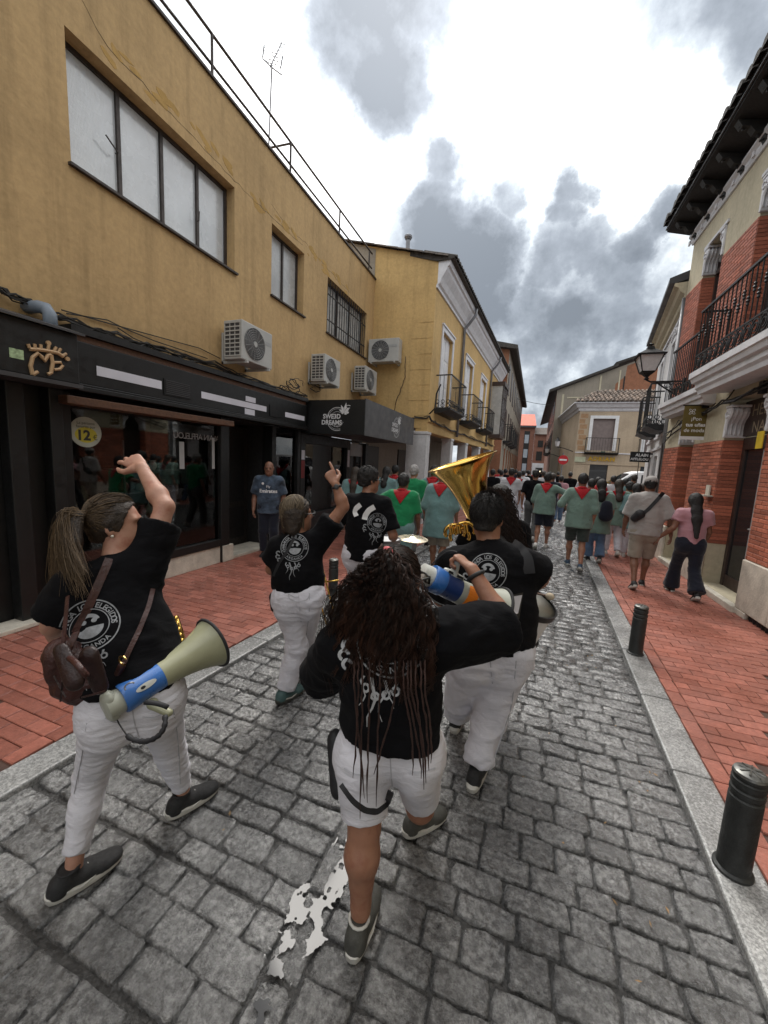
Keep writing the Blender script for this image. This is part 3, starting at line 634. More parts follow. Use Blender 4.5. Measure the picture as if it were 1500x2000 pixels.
q = wp(32, 691, XA); g_ = MB(); g_.box(XA+.001, XA+.004, q[1]-.05, q[1]+.05, q[2]-.04, q[2]+.04); o_ = g_.build('sticker', pmat('green_sticker', (.32, .42, .24), .5, var=.5, vs=30), SA)
p_ = MB(); p_.box(-4.72, -4.66, .2, 2.62, .0, 2.4); p_.build('front_panel', M['black'], SA)
p_ = MB(); p_.box(-4.655, -4.64, 1.5, 2.06, .55, 2.12); p_.build('window_pane', glassmat('grey_glass', (.06, .06, .065), .12), SA)
p_ = MB(); p_.box(-4.65, -4.5, 2.16, 2.30, .0, 2.36); p_.box(-4.65, -4.5, 2.5, 2.62, 0, 2.36); p_.build('pilaster', M['black'], SA, bevel=.01)
p_ = MB(); p_.box(-4.64, -4.38, 1.2, 2.48, .026, .07); p_.build('doorstep', M['stone'], SA, bevel=.008)
# ------------------------------------------------------------------ closed shop front with pale blanked letters
SB = empty('gift_shop_front', (X1, 4.8, 0), 'dark wooden shop front with white strips over its fascia and a crowded display window', 'shop front')
XF = -4.40; LF = lambda u, w, z: (XF+w, u, z)
f_ = MB(); f_.box(X1+.02, XF, 2.68, 7.06, 2.44, 2.86); f_.build('fascia', M['charcoal_green'] if 'charcoal_green' in M else M['black'], SB, bevel=.008)
f_ = MB(); f_.box(X1+.02, XF+.03, 2.66, 7.08, 2.93, 3.0); f_.build('top_moulding', M['black'], SB)
f_ = MB(); f_.box(X1+.02, XF-.015, 2.7, 7.05, 2.865, 2.925); f_.build('brown_board', M['brown_wood'], SB)
f_ = MB(); f_.box(X1+.02, XF+.06, 2.68, 7.06, 2.36, 2.41); f_.box(X1+.02, XF+.03, 2.68, 7.06, 2.415, 2.437); f_.build('shutter_box', M['black'], SB, bevel=.006)
f_ = MB(); f_.box(-4.6, -4.36, 2.58, 4.92, 2.22, 2.30); f_.build('lintel_board', M['brown_wood2'] if 'brown_wood2' in M else M['brown_wood'], SB, bevel=.006)
for (a, b, c, d) in ((2.90, 3.68, 2.555, 2.655), (4.31, 5.75, 2.555, 2.645), (6.31, 6.98, 2.54, 2.63), (5.22, 5.46, 2.66, 2.74), (5.20, 5.44, 2.45, 2.54)):
    s_ = MB(LF); s_.box(a, b, .001, .006, c, d); s_.build('paper_strip', M['paper'], SB)
v_ = MB(LF); v_.box(3.71, 4.12, .001, .012, 2.50, 2.70); v_.build('vent', M['black'], SB)
v_ = MB(LF)
for k in range(8): v_.box(3.73, 4.10, .012, .02, 2.515+k*.023, 2.524+k*.023)
v_.build('vent_slat', M['charcoal'], SB)
v_ = MB(LF); v_.box(5.84, 6.2, .001, .012, 2.5, 2.7); v_.build('vent', M['black'], SB)
# framing: display window u 2.66..4.86, door recess 5.0..6.2, second window 6.25..7.1
def post(u0, u1, z0=0, z1=2.36, w0=-.2, w1=.02, name='post'):
    m = MB(L1); m.box(u0, u1, w0, w1, z0, z1); return m.build(name, M['black'], SB, bevel=.008)
post(2.62, 2.74); post(4.84, 5.02, w1=.05); post(6.18, 6.30); post(7.0, 7.1, w1=.05)
m = MB(L1); m.box(2.7, 4.9, -.22, .04, .30, .42); m.build('window_sill', M['black'], SB, bevel=.01)
m = MB(L1); m.box(2.7, 3.75, -.22, .02, .026, .297); m.box(3.755, 4.84, -.22, .02, .026, .297); m.build('base_stone', M['stone'], SB, bevel=.006)
m = MB(L1); m.box(4.86, 5.1, -.2, .06, .026, .30); m.build('base_stone', M['stone'], SB, bevel=.008)
m = MB(L1); m.box(6.3, 7.0, -.22, .02, .026, .5); m.build('stall_riser', M['black'], SB)
m = MB(L1); m.box(5.1, 6.18, -.5, .03, .026, .075); m.build('doorstep', M['stone'], SB, bevel=.006)
m = MB(L1); m.box(2.74, 4.84, -.03, -.022, .42, 2.22); m.build('display_pane', M['shop_glass'], SB)
m = MB(L1); m.box(6.3, 7.0, -.03, -.022, .5, 2.36); m.build('side_pane', M['shop_glass'], SB)
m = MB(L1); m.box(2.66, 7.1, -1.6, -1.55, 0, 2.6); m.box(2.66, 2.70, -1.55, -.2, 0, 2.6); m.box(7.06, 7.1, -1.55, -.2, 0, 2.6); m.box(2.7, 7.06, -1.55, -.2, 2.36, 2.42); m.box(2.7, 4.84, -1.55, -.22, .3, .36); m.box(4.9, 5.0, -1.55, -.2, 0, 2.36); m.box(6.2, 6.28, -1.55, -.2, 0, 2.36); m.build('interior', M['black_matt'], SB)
d_ = MB(L1); d_.box(5.1, 6.18, -.62, -.56, .03, 2.3); d_.build('door', M['dark_wood'], SB)
d_ = MB(L1); d_.box(5.2, 5.6, -.558, -.55, .9, 2.1); d_.box(5.68, 6.08, -.558, -.55, .9, 2.1); d_.box(5.2, 5.6, -.558, -.55, .2, .8); d_.box(5.68, 6.08, -.558, -.55, .2, .8); d_.build('door_panel', M['black'], SB, bevel=.01)
# display goods
M['celadon'] = pmat('celadon_cloth', (.36, .50, .45), .7, var=.3, vs=12, bump=.4)
M['goods_a'] = pmat('pale_ornament', (.7, .7, .66), .4, var=.4, vs=20)
M['goods_b'] = pmat('pink_ornament', (.30, .08, .10), .5, var=.6, vs=25)
M['goods_c'] = pmat('brown_ornament', (.14, .08, .05), .5, var=.6, vs=25)
sh_ = empty('display_shelves', L1(4.0, -.6, .4), 'glass and metal shelves inside the crowded display window', 'shelves')
for z in (.86, 1.2, 1.5):
    m = MB(L1); m.box(3.55, 4.75, -.75, -.35, z, z+.012); m.build('shelf', M['zinc'], sh_)
for u in (3.55, 4.74):
    m = MB(L1); m.box(u, u+.02, -.37, -.35, .42, 1.9); m.build('upright', M['zinc'], sh_)
def vase(u, w, z, h, mat_, label, kind=0):
    prof = {0: [(.3, 0), (.45, .3), (.38, .55), (.12, .75), (.10, .9), (.16, 1)], 1: [(.35, 0), (.5, .2), (.45, .4), (.15, .6), (.05, .8), (.03, 1)], 2: [(.25, 0), (.5, .35), (.5, .6), (.3, .8), (.35, 1)]}[kind]
    m = MB(); p = L1(u, w, z); m.lathe([(r*h*.8, q*h) for r, q in prof], p, n=14)
    o = m.build('ornament', mat_, None, smooth=True); return setp(o, label, 'ornament', 'ornaments in the gift shop window')
cl_ = MB(L1)
nu, nw = 16, 8
vs_ = [(4.05+.75*i/nu, -.55+.42*j/nw, .43+.10*math.sin(math.pi*i/nu)**.6*math.sin(math.pi*j/nw)**.6+random.uniform(0, .012)) for i in range(nu+1) for j in range(nw+1)]
cl_.add(vs_, [(i*(nw+1)+j, (i+1)*(nw+1)+j, (i+1)*(nw+1)+j+1, i*(nw+1)+j+1) for i in range(nu) for j in range(nw)])
setp(cl_.build('draped_cloth', M['celadon'], None, smooth=True), 'celadon green cloth draped along the bottom of the display window', 'cloth')
vase(4.28, -.33, .52, .26, M['celadon'], 'green pointed vase standing on the draped cloth in the shop window', 1)
vase(4.45, -.36, .52, .13, M['celadon'], 'small round green pot beside the pointed vase in the shop window', 2)
rr = random.Random(5); names = ['top', 'middle', 'lowest']; nth = ['leftmost', 'second from left', 'third from left', 'third from right', 'second from right', 'rightmost']
for zi, z in ((0, 1.512), (1, 1.212), (2, .872)):
    for k in range(6): vase(3.66+k*.19+rr.uniform(-.03, .03), -.5+rr.uniform(-.12, .1), z, rr.uniform(.1, .2), rr.choice([M['goods_a'], M['goods_b'], M['goods_c'], M['celadon']]), 'small ornament, '+nth[k]+' on the '+names[zi]+' shelf of the gift shop window', rr.randint(0, 2))
# round price sticker
tk = empty('price_sticker', L1(2.88, -.018, 1.95), 'round pale price sticker reading 12 euros on the display window', 'sticker')
c_u, c_z, R_ = 2.90, 1.955, .165
m = MB(L1); m.prism([(c_u+R_*math.cos(a), c_z+R_*math.sin(a)) for a in np.linspace(0, 2*math.pi, 33)[:-1]], -.02, -.014); m.build('disc', pmat('sticker_pale', (.34, .36, .30), .5, var=.1), tk)
m = MB(L1); m.prism([(c_u+.115*math.cos(a), c_z-.03+.085*math.sin(a)) for a in np.linspace(0, 2*math.pi, 25)[:-1]], -.0138, -.0125); m.build('yellow_disc', pmat('sticker_yellow', (.42, .36, .03), .5, var=.1), tk)
M['ink'] = pmat('ink', (.02, .02, .02), .6, var=.1)
def lettering(s, u, z, size, w, parent, m, xf, mirror=1, bold=0, spacing=1.0, name='lettering', align='CENTER'):
    vs, fs = text_polys(s, size, align, bold, spacing); mb = MB(xf); mb.add([(u+mirror*a, w, z+b) for a, b in vs], fs); return mb.build(name, m, parent)
lettering('12', c_u-.03, c_z-.085, .15, -.0115, tk, M['ink'], L1, bold=.006); lettering('€', c_u+.095, c_z-.08, .08, -.0115, tk, M['ink'], L1)
lettering('La persona', c_u, c_z+.085, .042, -.0115, tk, M['ink'], L1); lettering('favorita por', c_u, c_z+.045, .042, -.0115, tk, M['ink'], L1)
# ------------------------------------------------------------------ leaf shop with projecting box sign
XS = -3.1
SC = empty('leaf_shop_canopy', (-3.8, 8.7, 2.3), 'black and charcoal box sign with white leaf logo projecting over the pavement', 'shop sign')
m = MB(); m.prismz([(-4.58, 7.14), (XS, 7.1), (XS, 7.13), (-4.58, 7.17)], 2.30, 2.98); m.build('front_panel', M['black'], SC)
m = MB(); m.prismz([(XS-.03, 7.131), (XS, 7.1+.032), (XS+.03, 10.45), (XS, 10.45)], 2.29, 3.0); m.build('side_panel', M['charcoal'], SC)
m = MB(); m.prismz([(-4.58, 7.17), (XS-.03, 7.14), (XS, 10.45), (-4.58, 10.85)], 2.33, 2.36); m.prismz([(-4.58, 7.17), (XS-.03, 7.14), (XS, 10.45), (-4.58, 10.85)], 2.93, 2.96); m.build('soffit', M['charcoal'], SC)
M['logo_white'] = pmat('logo_white', (.62, .63, .64), .5, var=.05)
def leaf_logo(xf, cu, cz, k, parent):
    m = MB(xf); th = np.linspace(0, 2*math.pi, 41)
    for R0, R1 in ((.235, .225), (.205, .2), (.15, .145)):
        for a, b in zip(th[:-1], th[1:]):
            if R0 > .22 or not (2.6 < a < 3.7): m.quad(*[(cu+k*r*math.cos(t), .0, cz+k*r*math.sin(t)) for r, t in ((R0, a), (R0, b), (R1, b), (R1, a))])
    c = (cu+k*.16, cz+k*.13)
    for ang, ln in ((90, .2), (50, .17), (130, .17), (12, .13), (168, .13), (-25, .07), (205, .07)):
        a = math.radians(ang-12); d = (math.cos(a), math.sin(a)); n_ = (-d[1], d[0])
        m.quad((c[0], .001, c[1]), (c[0]+k*(d[0]*ln*.5+n_[0]*.028), .001, c[1]+k*(d[1]*ln*.5+n_[1]*.028)), (c[0]+k*d[0]*ln, .001, c[1]+k*d[1]*ln), (c[0]+k*(d[0]*ln*.5-n_[0]*.028), .001, c[1]+k*(d[1]*ln*.5-n_[1]*.028)))
    m.tube([(cu+k*(.25+.05*math.cos(t)), .0, cz+k*(.24+.03*math.sin(t))) for t in np.linspace(.5, 5.5, 12)], .008*k, 5)
    m.build('leaf_emblem', M['logo_white'], parent)
    lettering('SWE3D', cu-k*.12, cz+k*.01, .125*k, .003, parent, M['logo_white'], xf, bold=.004*k); lettering('DREAMS', cu-k*.12, cz-k*.11, .125*k, .003, parent, M['logo_white'], xf, bold=.004*k)
    for t, s_ in zip(np.linspace(math.pi*1.18, math.pi*1.86, 14), 'CBD & WELLNESS '):
        vs, fs = text_polys(s_, .045*k); a = t+math.pi/2; mb = MB(xf); r = .163*k
        if fs: mb.add([(cu+r*math.cos(t)+x*math.cos(a)-y*math.sin(a), .002, cz+r*math.sin(t)+x*math.sin(a)+y*math.cos(a)) for x, y in vs], fs); mb.build('lettering', M['logo_white'], parent)
LS1 = lambda u, w, z: (u, 7.118-w-.03*(u+3.8)/1.4, z)
leaf_logo(LS1, -3.72, 2.60, 1.0, SC)
LS2 = lambda u, w, z: (XS+.034+w-.0+(u-10.45)*.0087, u, z)
leaf_logo(LS2, 9.0, 2.62, 1.0, SC)
# leaf shop front under the canopy
SD = empty('leaf_shop', (X1, 9, 0), 'dark shop front with display window under the leaf sign canopy', 'shop front')
m = MB(L1); m.box(7.12, 7.3, -.2, .05, .03, 2.3); m.box(9.35, 9.55, -.2, .05, .03, 2.3); m.box(7.3, 9.35, -.2, .05, .03, .55); m.box(7.3, 9.35, -.2, .05, 2.1, 2.3); m.box(10.6, 10.8, -.2, .05, .03, 2.3); m.build('frame', M['black'], SD, bevel=.008)
m = MB(L1); m.box(7.3, 9.35, -.05, -.042, .55, 2.1); m.build('pane', M['shop_glass'], SD)
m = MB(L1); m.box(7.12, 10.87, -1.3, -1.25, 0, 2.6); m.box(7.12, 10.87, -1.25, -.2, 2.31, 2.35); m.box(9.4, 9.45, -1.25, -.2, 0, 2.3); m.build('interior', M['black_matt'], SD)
m = MB(L1); m.box(7.38, 7.85, -.5, -.48, 1.35, 2.02); m.build('pink_poster', pmat('magenta', (.16, .01, .07), .6), SD)
m = MB(L1); m.tube([(8.6, -.3, 1.75), (8.9, -.3, 1.5), (9.15, -.3, 1.42)], .05, 8); m.box(8.2, 8.8, -.34, -.3, 1.75, 1.95); m.box(8.75, 9.25, -.4, -.36, 1.3, 1.9); m.build('display_lamp', M['goods_a'], SD)
m = MB(L1); m.box(9.55, 10.6, -.12, -.06, .03, 2.25); m.build('door', M['ac_grey'], SD); m = MB(L1); m.box(9.65, 10.5, -.058, -.05, .3, 1.9); m.build('door_pane', M['glass'], SD)
m = MB(L1); m.box(7.14, 7.26, .052, .056, 1.75, 1.95); m.build('poster', M['paper'], SD); m = MB(L1); m.box(7.14, 7.26, .052, .056, 1.35, 1.73); m.build('poster', pmat('red_poster', (.2, .03, .03), .6), SD)
m = MB(L1); m.box(9.38, 9.5, .052, .056, 1.6, 2.05); m.build('poster', M['paper'], SD)
M['reflector'] = M['zinc']
# ================================================================== second yellow building
A2 = math.radians(3.6); O2 = (-2.8, 10.87); L2 = frame_xf(O2, A2, 1)
B2 = empty('yellow_corner_building', (-3.6, 11, 0), 'ochre corner building with white cornice, tall balcony doors and white arcade pillars', 'building')
ROOFL = lambda x: 7.33+(-2.5-x)*.265
m = MB(); m.add([(-4.6, 10.87, 3.0), (-2.8, 10.87, 2.75), (-2.8, 10.87, 6.6), (-2.62, 10.87, 7.0), (-2.5, 10.87, 7.25), (-4.6, 10.87, 7.80), (-9, 10.87, 8.9), (-9, 10.87, 3.0)], [(0, 1, 2, 3, 4, 5, 6, 7)]); m.build('side_wall', M['yellow2'], B2)
DO = [(.95, 2.1, 3.45, 5.72), (4.15, 5.4, 3.45, 5.72), (7.3, 8.6, 3.45, 5.72)]
m = MB(L2); wall(m, 0, 12.6, 2.72, 6.6, DO, .16); m.build('front_wall', M['yellow2'], B2)
for q in range(7):   # quoins worked into the plaster
    m = MB(); z = 3.15+q*.42; m.box(-3.42 if q % 2 else -3.2, -2.795, 10.862, 10.868, z, z+.36); m.build('quoin', M['yellow2'], B2)
cor = [(0, 6.55), (.04, 6.55), (.05, 6.62), (.10, 6.66), (.16, 6.8), (.27, 6.98), (.29, 7.05), (.34, 7.08), (.36, 7.2), (0, 7.2)]
m = MB(L2); m.extrude_u(cor, .002, 13.0); m.build('cornice', M['trim'], B2)
m = MB(L2); m.extrude_u([(.37, 7.2), (.46, 7.21), (.47, 7.26), (-3, 8.2), (-3, 8.1), (0, 7.2)], -.05, 13.2); m.build('roof', M['tile_dark'], B2)
for k in range(int(13.2/.2)):
    t_ = MB(L2); u = -.02+k*.2; n = 6
    pr = [(.085*math.cos(a), .075*math.sin(a)) for a in np.linspace(0, math.pi, n)]
    t_.add([(u+.09+x, .52, 7.25+z) for x, z in pr]+[(u+.09+x, -.4, 7.51+z) for x, z in pr], [(i, i+1, n+i+1, n+i) for i in range(n-1)]+[tuple(range(n))])
    t_.build('roof_tile', M['tile_dark'], B2)
for k in range(12):   # ragged verge tiles on the gable
    t_ = MB(); x = -2.5-k*.36; z = ROOFL(x)-.08; n = 6
    pr = [(.11*math.cos(a), .07*math.sin(a)) for a in np.linspace(0, math.pi, n)]
    t_.add([(x, 10.84+a, z+b) for a, b in pr]+[(x-.42, 10.84+a, z+.10+b) for a, b in pr], [(i, i+1, n+i+1, n+i) for i in range(n-1)]+[tuple(range(n)), tuple(range(n, 2*n))]); t_.build('verge_tile', M['tile'], B2)
ch = MB(); c = at(796, 490, 10.95); ch.lathe([(.06, -.4), (.06, .28), (.075, .28), (.11, .34), (.11, .38), (.02, .43)], c, n=14); ch.build('flue', M['zinc'], B2)
for (a, b, c, d) in DO:
    f = MB(L2); e = .13
    f.box(a-e, a, 0, .03, c-.1, d+e); f.box(b, b+e, 0, .03, c-.1, d+e); f.box(a, b, 0, .03, d, d+e); f.box(a-e-.03, b+e+.03, .0, .06, d+e+.002, d+e+.05)
    dr = f.build('balcony_door', M['trim'], B2)
    g = MB(L2); mid_ = (a+b)/2; g.box(a, mid_-.005, -.14, -.10, c, d); g.box(mid_+.005, b, -.14, -.10, c, d); g.build('leaf', M['white_paint'], dr)
    g = MB(L2)
    for x0, x1 in ((a+.09, mid_-.09), (mid_+.09, b-.09)):
        for z0, z1 in ((c+.12, c+.7), (c+.8, c+1.5), (c+1.6, d-.1)): g.box(x0, x1, -.098, -.09, z0, z1)
    g.build('door_panel', M['trim'], dr)
def balcony(parent_bld, xf, u0, u1, z, dep, hgt, nb, label, lace=True):
    t = empty('balcony', xf((u0+u1)/2, 0, z), label, 'balcony', 'iron balconies along the street')
    s = MB(xf); s.extrude_u([(0, z-.16), (dep*.5, z-.14), (dep-.06, z-.06), (dep, z-.05), (dep, z), (0, z)], u0, u1); s.build('slab', M['iron'], t)
    r = MB(xf); r.box(u0, u1, dep-.035, dep-.005, z+hgt-.02, z+hgt+.012); r.box(u0, u0+.03, 0, dep-.035, z+hgt-.02, z+hgt+.012); r.box(u1-.03, u1, 0, dep-.035, z+hgt-.02, z+hgt+.012); r.build('handrail', M['iron'], t)
    for k in range(nb+1):
        u = u0+.02+(u1-u0-.04)*k/nb; b = MB(xf); b.tube([(u, dep-.02, z), (u, dep-.02, z+hgt)], .008, 5); b.build('baluster', M['iron'], t)
    ns = max(3, int(dep/.1))
    for u in (u0+.015, u1-.015):
        for k in range(1, ns): b = MB(xf); w = dep*k/ns; b.tube([(u, w, z), (u, w, z+hgt)], .008, 5); b.build('baluster', M['iron'], t)
    if lace:
        l = MB(xf)
        for u in (u0+.012, u1-.012):
            for k in range(3):
                for q in range(2):
                    cw, cz = dep*(k+.5)/3, z+.06+.11*q; l.tube([(u, cw+.05*math.cos(a), cz+.05*math.sin(a)) for a in np.linspace(0, 6.28, 9)[:-1]], .010, 4, closed=True)
        n_ = int((u1-u0)/.16)
        for k in range(n_):
            cu = u0+(u1-u0)*(k+.5)/n_; l.tube([(cu+.06*math.cos(a), dep-.02, z+.1+.07*math.sin(a)) for a in np.linspace(0, 6.28, 9)[:-1]], .010, 4, closed=True)
        l.box(u0, u1, dep-.03, dep-.01, z+.19, z+.21)
        l.build('lace_panel', M['iron'], t)
    return t
balcony(B2, L2, .55, 2.5, 3.45, .48, .92, 14, 'nearest iron balcony with lace panel on the ochre corner building')
balcony(B2, L2, 3.8, 5.75, 3.45, .48, .92, 14, 'second iron balcony on the ochre corner building')
balcony(B2, L2, 6.95, 8.95, 3.45, .48, .92, 14, 'third iron balcony on the ochre corner building, beside the glazed bay')
dp = MB(L2); dp.tube([(3.35, .42, 7.15), (3.35, .40, 6.95), (3.3, .2, 6.65), (3.28, .07, 6.5), (3.28, .07, 2.8)], .05, 10); setp(dp.build('downpipe', M['zinc'], None, smooth=True), 'grey downpipe between the first and second balcony doors', 'downpipe')
dp = MB(L2); dp.tube([(9.6, .42, 7.15), (9.6, .40, 6.95), (9.55, .2, 6.65), (9.55, .07, 6.5), (9.55, .07, 2.8)], .05, 10); setp(dp.build('downpipe', M['zinc'], None, smooth=True), 'grey downpipe beside the glazed bay of the ochre corner building', 'downpipe')
lm = MB(); lm.tube([(-2.78, 10.95, 3.2), (-2.62, 10.9, 3.35), (-2.6, 10.9, 3.75), (-2.5, 10.9, 4.0)], .022, 6); setp(lm.build('wall_hook', M['iron'], None), 'bent iron bracket at the corner of the ochre corner building', 'bracket')
# arcade: lintel, pillars, back wall
m = MB(L2); m.box(0, 12.6, -.35, .0-.003, 2.70, 3.02); m.box(.0, 12.6, -.003, .045, 2.98, 3.06); m.build('lintel', M['yellow2'], B2)
for (a, b) in ((-.03, .30), (2.72, 3.06), (5.1, 5.5), (8.0, 8.4), (11.2, 11.6)):
    p = MB(L2); p.box(a, b, -.55 if a < 0 else -.32, .015, .012, 2.62); p.box(a-.02, b+.02, -.57 if a < 0 else -.34, .035, 2.62, 2.70); p.build('pillar', M['white_wall'], B2, bevel=.012)
m = MB(); m.box(-3.4, -2.84, 10.9, 10.94, .012, 2.72); m.build('pillar_wall', M['white_wall'], B2)
m = MB(L2); m.box(.3, 12.6, -2.6, -2.5, 0, 3); m.box(.3, 12.6, -2.5, -.36, 2.95, 3.0); m.build('arcade_back', M['grey_wall'], B2)
for a in (1.0, 4.0, 7.2): m = MB(L2); m.box(a, a+1.1, -2.498, -2.45, .02, 2.3); m.build('arcade_door', M['dark_wood'], B2)
ac2 = lambda u, w, z: (-4.56+u, 10.87-w, z)
ac_unit((.02, 4.56), .90, .42, .62, ac2, 'air conditioner with round fan on the ochre side wall facing the camera', side_slats=False)
cable([(-3.55, 10.8, 4.75), (-3.52, 10.82, 4.2), (-3.75, 10.83, 3.6), (-3.85, 10.84, 3.05)], .010, 0, 6, .02, label='thin brown cable hanging from the side wall air conditioner', seed=2)
ac_c = cable([(-4.55, 10.8, 3.55), (-3.9, 10.82, 3.2), (-3.2, 10.82, 3.08), (-2.75, 10.85, 3.1), *[L2(u, .06, 2.98+.03*math.sin(u*2)) for u in (.5, 1.5, 3, 4.5, 6, 8, 10, 12)]], .02, .03, 5, .012, label='thick dark cable along the arcade lintel of the corner building', seed=3)
cable([(-3.2, 10.82, 3.12), (-2.75, 10.84, 3.16), *[L2(u, .07, 3.0+.05*math.sin(u*1.3)) for u in (.5, 1.5, 3, 4.5, 6, 8, 10, 12)]], .012, .05, 5, .015, label='thinner cable sagging over the arcade lintel of the corner building', seed=4)
# ragged parapet behind the railing
m = MB(); m.add([(-4.62, 10.86, 6.95), (-4.62, 10.86, 7.75), (-5.2, 10.86, 7.95), (-6.5, 10.86, 8.3), (-6.5, 10.86, 6.95)], [(0, 1, 2, 3, 4)]); m.build('worn_gable', M['grey_wall'], B2)
# ================================================================== brick building on the right
XR = 2.8; R1 = lambda u, w, z: (XR-w, u, z)
BR = empty('brick_building', (XR, 7.5, 0), 'red brick and cream building on the right with white consoles and deep dark eaves', 'building')
GO = [(6.33, 7.52, .12, 3.0), (8.67, 9.42, .12, 2.95)]        # ground openings
UO = [(5.9, 7.53, 3.52, 6.12), (8.67, 9.5, 3.45, 6.1)]
m = MB(R1); wall(m, -7, 10.3, 0, 6.75, GO+UO, .30); m.quad((10.3, 0, 0), (10.3, -5, 0), (10.3, -5, 6.75), (10.3, 0, 6.75)); m.quad((-7, 0, 0), (-7, -5, 0), (-7, -5, 6.75), (-7, 0, 6.75)); m.quad((-7, 0, 6.75), (10.3, 0, 6.75), (10.3, -5, 8), (-7, -5, 8))
m.build('wall', M['cream'], BR)
brick_me = {}
def brick_panel(parent, xf, u0, u1, z0, z1, single, proud=.012, ret=None):
    "stretcher courses, each brick with its own joint; ret=(w0,w1) makes a return face at u0"
    bk = MB(xf); bk.box(u0+.002, u1-.002, .0005, proud-.004, z0, z1); bk.build('joint_bed', M['wjoint'], parent)
    H_, L_, g = .056, .235, .008; z = z0; k = 0; items = []
    while z < z1-.02:
        u = u0-(L_/2 if k % 2 else 0); h = min(H_, z1-z)-g
        while u < u1-.005:
            a, b = max(u, u0), min(u+L_, u1)
            if b-a > .03: items.append((a+g/2, b-g/2, z+g/2, z+g/2+h))
            u += L_
        z += H_; k += 1
    if single:
        for (a, b, c, d) in items:
            key = (round(b-a, 3), round(d-c, 3))
            if key not in brick_me:
                q = MB(); w, h = (b-a)/2, (d-c)/2; e = .003
                vs = [(0, -w, -h), (0, w, -h), (0, w, h), (0, -w, h), (-proud+.001, -w, -h), (-proud+.001, w, -h), (-proud+.001, w, h), (-proud+.001, -w, h), (-proud-e, -w+e, -h+e), (-proud-e, w-e, -h+e), (-proud-e, w-e, h-e), (-proud-e, -w+e, h-e)]
                q.add(vs, [(0, 1, 5, 4), (1, 2, 6, 5), (2, 3, 7, 6), (3, 0, 4, 7), (4, 5, 9, 8), (5, 6, 10, 9), (6, 7, 11, 10), (7, 4, 8, 11), (8, 9, 10, 11)]); me = q.mesh('brick'); me.materials.append(M['wbrick']); brick_me[key] = me
            p = xf((a+b)/2, .0, (c+d)/2); o = link('brick', brick_me[key], None, parent, (p[0]+random.uniform(-.002, .001), p[1], p[2]))
    else:
        q = MB(xf); sh = []
        for (a, b, c, d) in items:
            e = .003; q.add([(a, .001, c), (b, .001, c), (b, .001, d), (a, .001, d), (a+e, proud+.002, c+e), (b-e, proud+.002, c+e), (b-e, proud+.002, d-e), (a+e, proud+.002, d-e)], [(4, 5, 6, 7), (0, 1, 5, 4), (1, 2, 6, 5), (2, 3, 7, 6), (3, 0, 4, 7)]); s = random.random(); sh += [s]*5
        o = q.build('bricks', M['wbrick_far'], parent); shade_attr(o.data, sh); setp(o, kind='stuff')
brick_panel(BR, R1, 7.524, 8.666, .76, 2.39, True)
brick_panel(BR, R1, 5.35, 6.326, .76, 2.39, True)
brick_panel(BR, R1, 9.424, 10.29, .76, 2.39, False)
brick_panel(BR, R1, 7.534, 8.666, 3.46, 5.58, False)
brick_panel(BR, R1, 9.504, 10.29, 3.46, 5.58, False)
brick_panel(BR, R1, 4.6, 5.896, 3.46, 5.58, False)
brick_panel(BR, R1, 3.4, 5.345, .76, 2.39, False)
# brick jambs (returns of the piers inside the openings)
def jamb(y, z0, z1, d=.296):
    m = MB(); m.box(XR+.002, XR+d, y-.004, y+.0, z0, z1)
    z = z0; q = MB(); sh = []
    while z < z1-.03:
        q.box(XR-.010, XR+d, y-.012, y-.004, z+.004, z+.052); sh += [random.random()]*6; z += .056
    o = q.build('jamb_bricks', M['wbrick_far'], BR); shade_attr(o.data, sh); setp(o, kind='stuff'); m.build('joint_bed', M['wjoint'], BR)
for y, z0, z1 in ((7.52, .76, 2.39), (9.42, .76, 2.39), (7.53, 3.5, 5.58), (9.5, 3.46, 5.58)): jamb(y, z0, z1)
# stone base
for a, b in ((7.53, 8.1), (8.104, 8.66), (9.43, 10.3), (5.6, 6.32), (4.6, 5.596)):
    m = MB(R1); m.box(a, b, .001, .045, .10 if a < 6 else .02, .755); m.build('base_stone', M['stone'], BR, bevel=.012)
m = MB(R1); m.box(6.05, 6.32, .001, .05, .02, .097); m.build('base_stone', M['stone'], BR, bevel=.01)
for a, b in ((6.3, 7.55), (8.62, 9.45)):
    m = MB(R1); m.box(a, b, -.29, .09, .014, .115); m.build('doorstep', M['stone'], BR, bevel=.015)
gr = MB(R1); gr.box(5.2, 6.04, .0, .006, .03, .3); o_ = gr.build('cellar_grille', M['black_matt'], BR)
for k in range(9): q = MB(R1); u = 5.25+k*.09; q.tube([(u, .02, .03), (u, .02, .32)], .009, 5); q.build('bar', M['iron'], o_)
# doors
dr = MB(R1); dr.box(8.67, 9.42, -.28, -.24, .12, 2.4); d1 = dr.build('door', M['door_wood'], BR)
for z0, z1 in ((.25, .8), (.9, 1.75), (1.85, 2.3)):
    for a, b in ((8.75, 9.0), (9.08, 9.34)): q = MB(R1); q.box(a, b, -.238, -.225, z0, z1); q.build('panel', M['door_wood'], d1, bevel=.008)
tr_ = MB(R1); tr_.box(8.67, 9.42, -.28, -.26, 2.4, 2.95); t1 = tr_.build('fanlight', M['glass'], BR)
for k in range(7):
    q = MB(R1); a = math.pi*(k+.5)/7; q.tube([(9.045, -.25, 2.45), (9.045+.3*math.cos(a), -.25, 2.45+.3*math.sin(a))], .008, 5); q.build('fan_bar', M['iron'], t1)
dr = MB(R1); dr.box(6.33, 6.42, -.29, -.24, .12, 2.42); dr.box(7.43, 7.52, -.29, -.24, .12, 2.42); dr.box(6.42, 7.43, -.29, -.22, 2.24, 2.42); dr.box(6.42, 7.43, -.29, -.25, .12, .3); d2 = dr.build('shop_door', M['door_wood'], BR, bevel=.008)
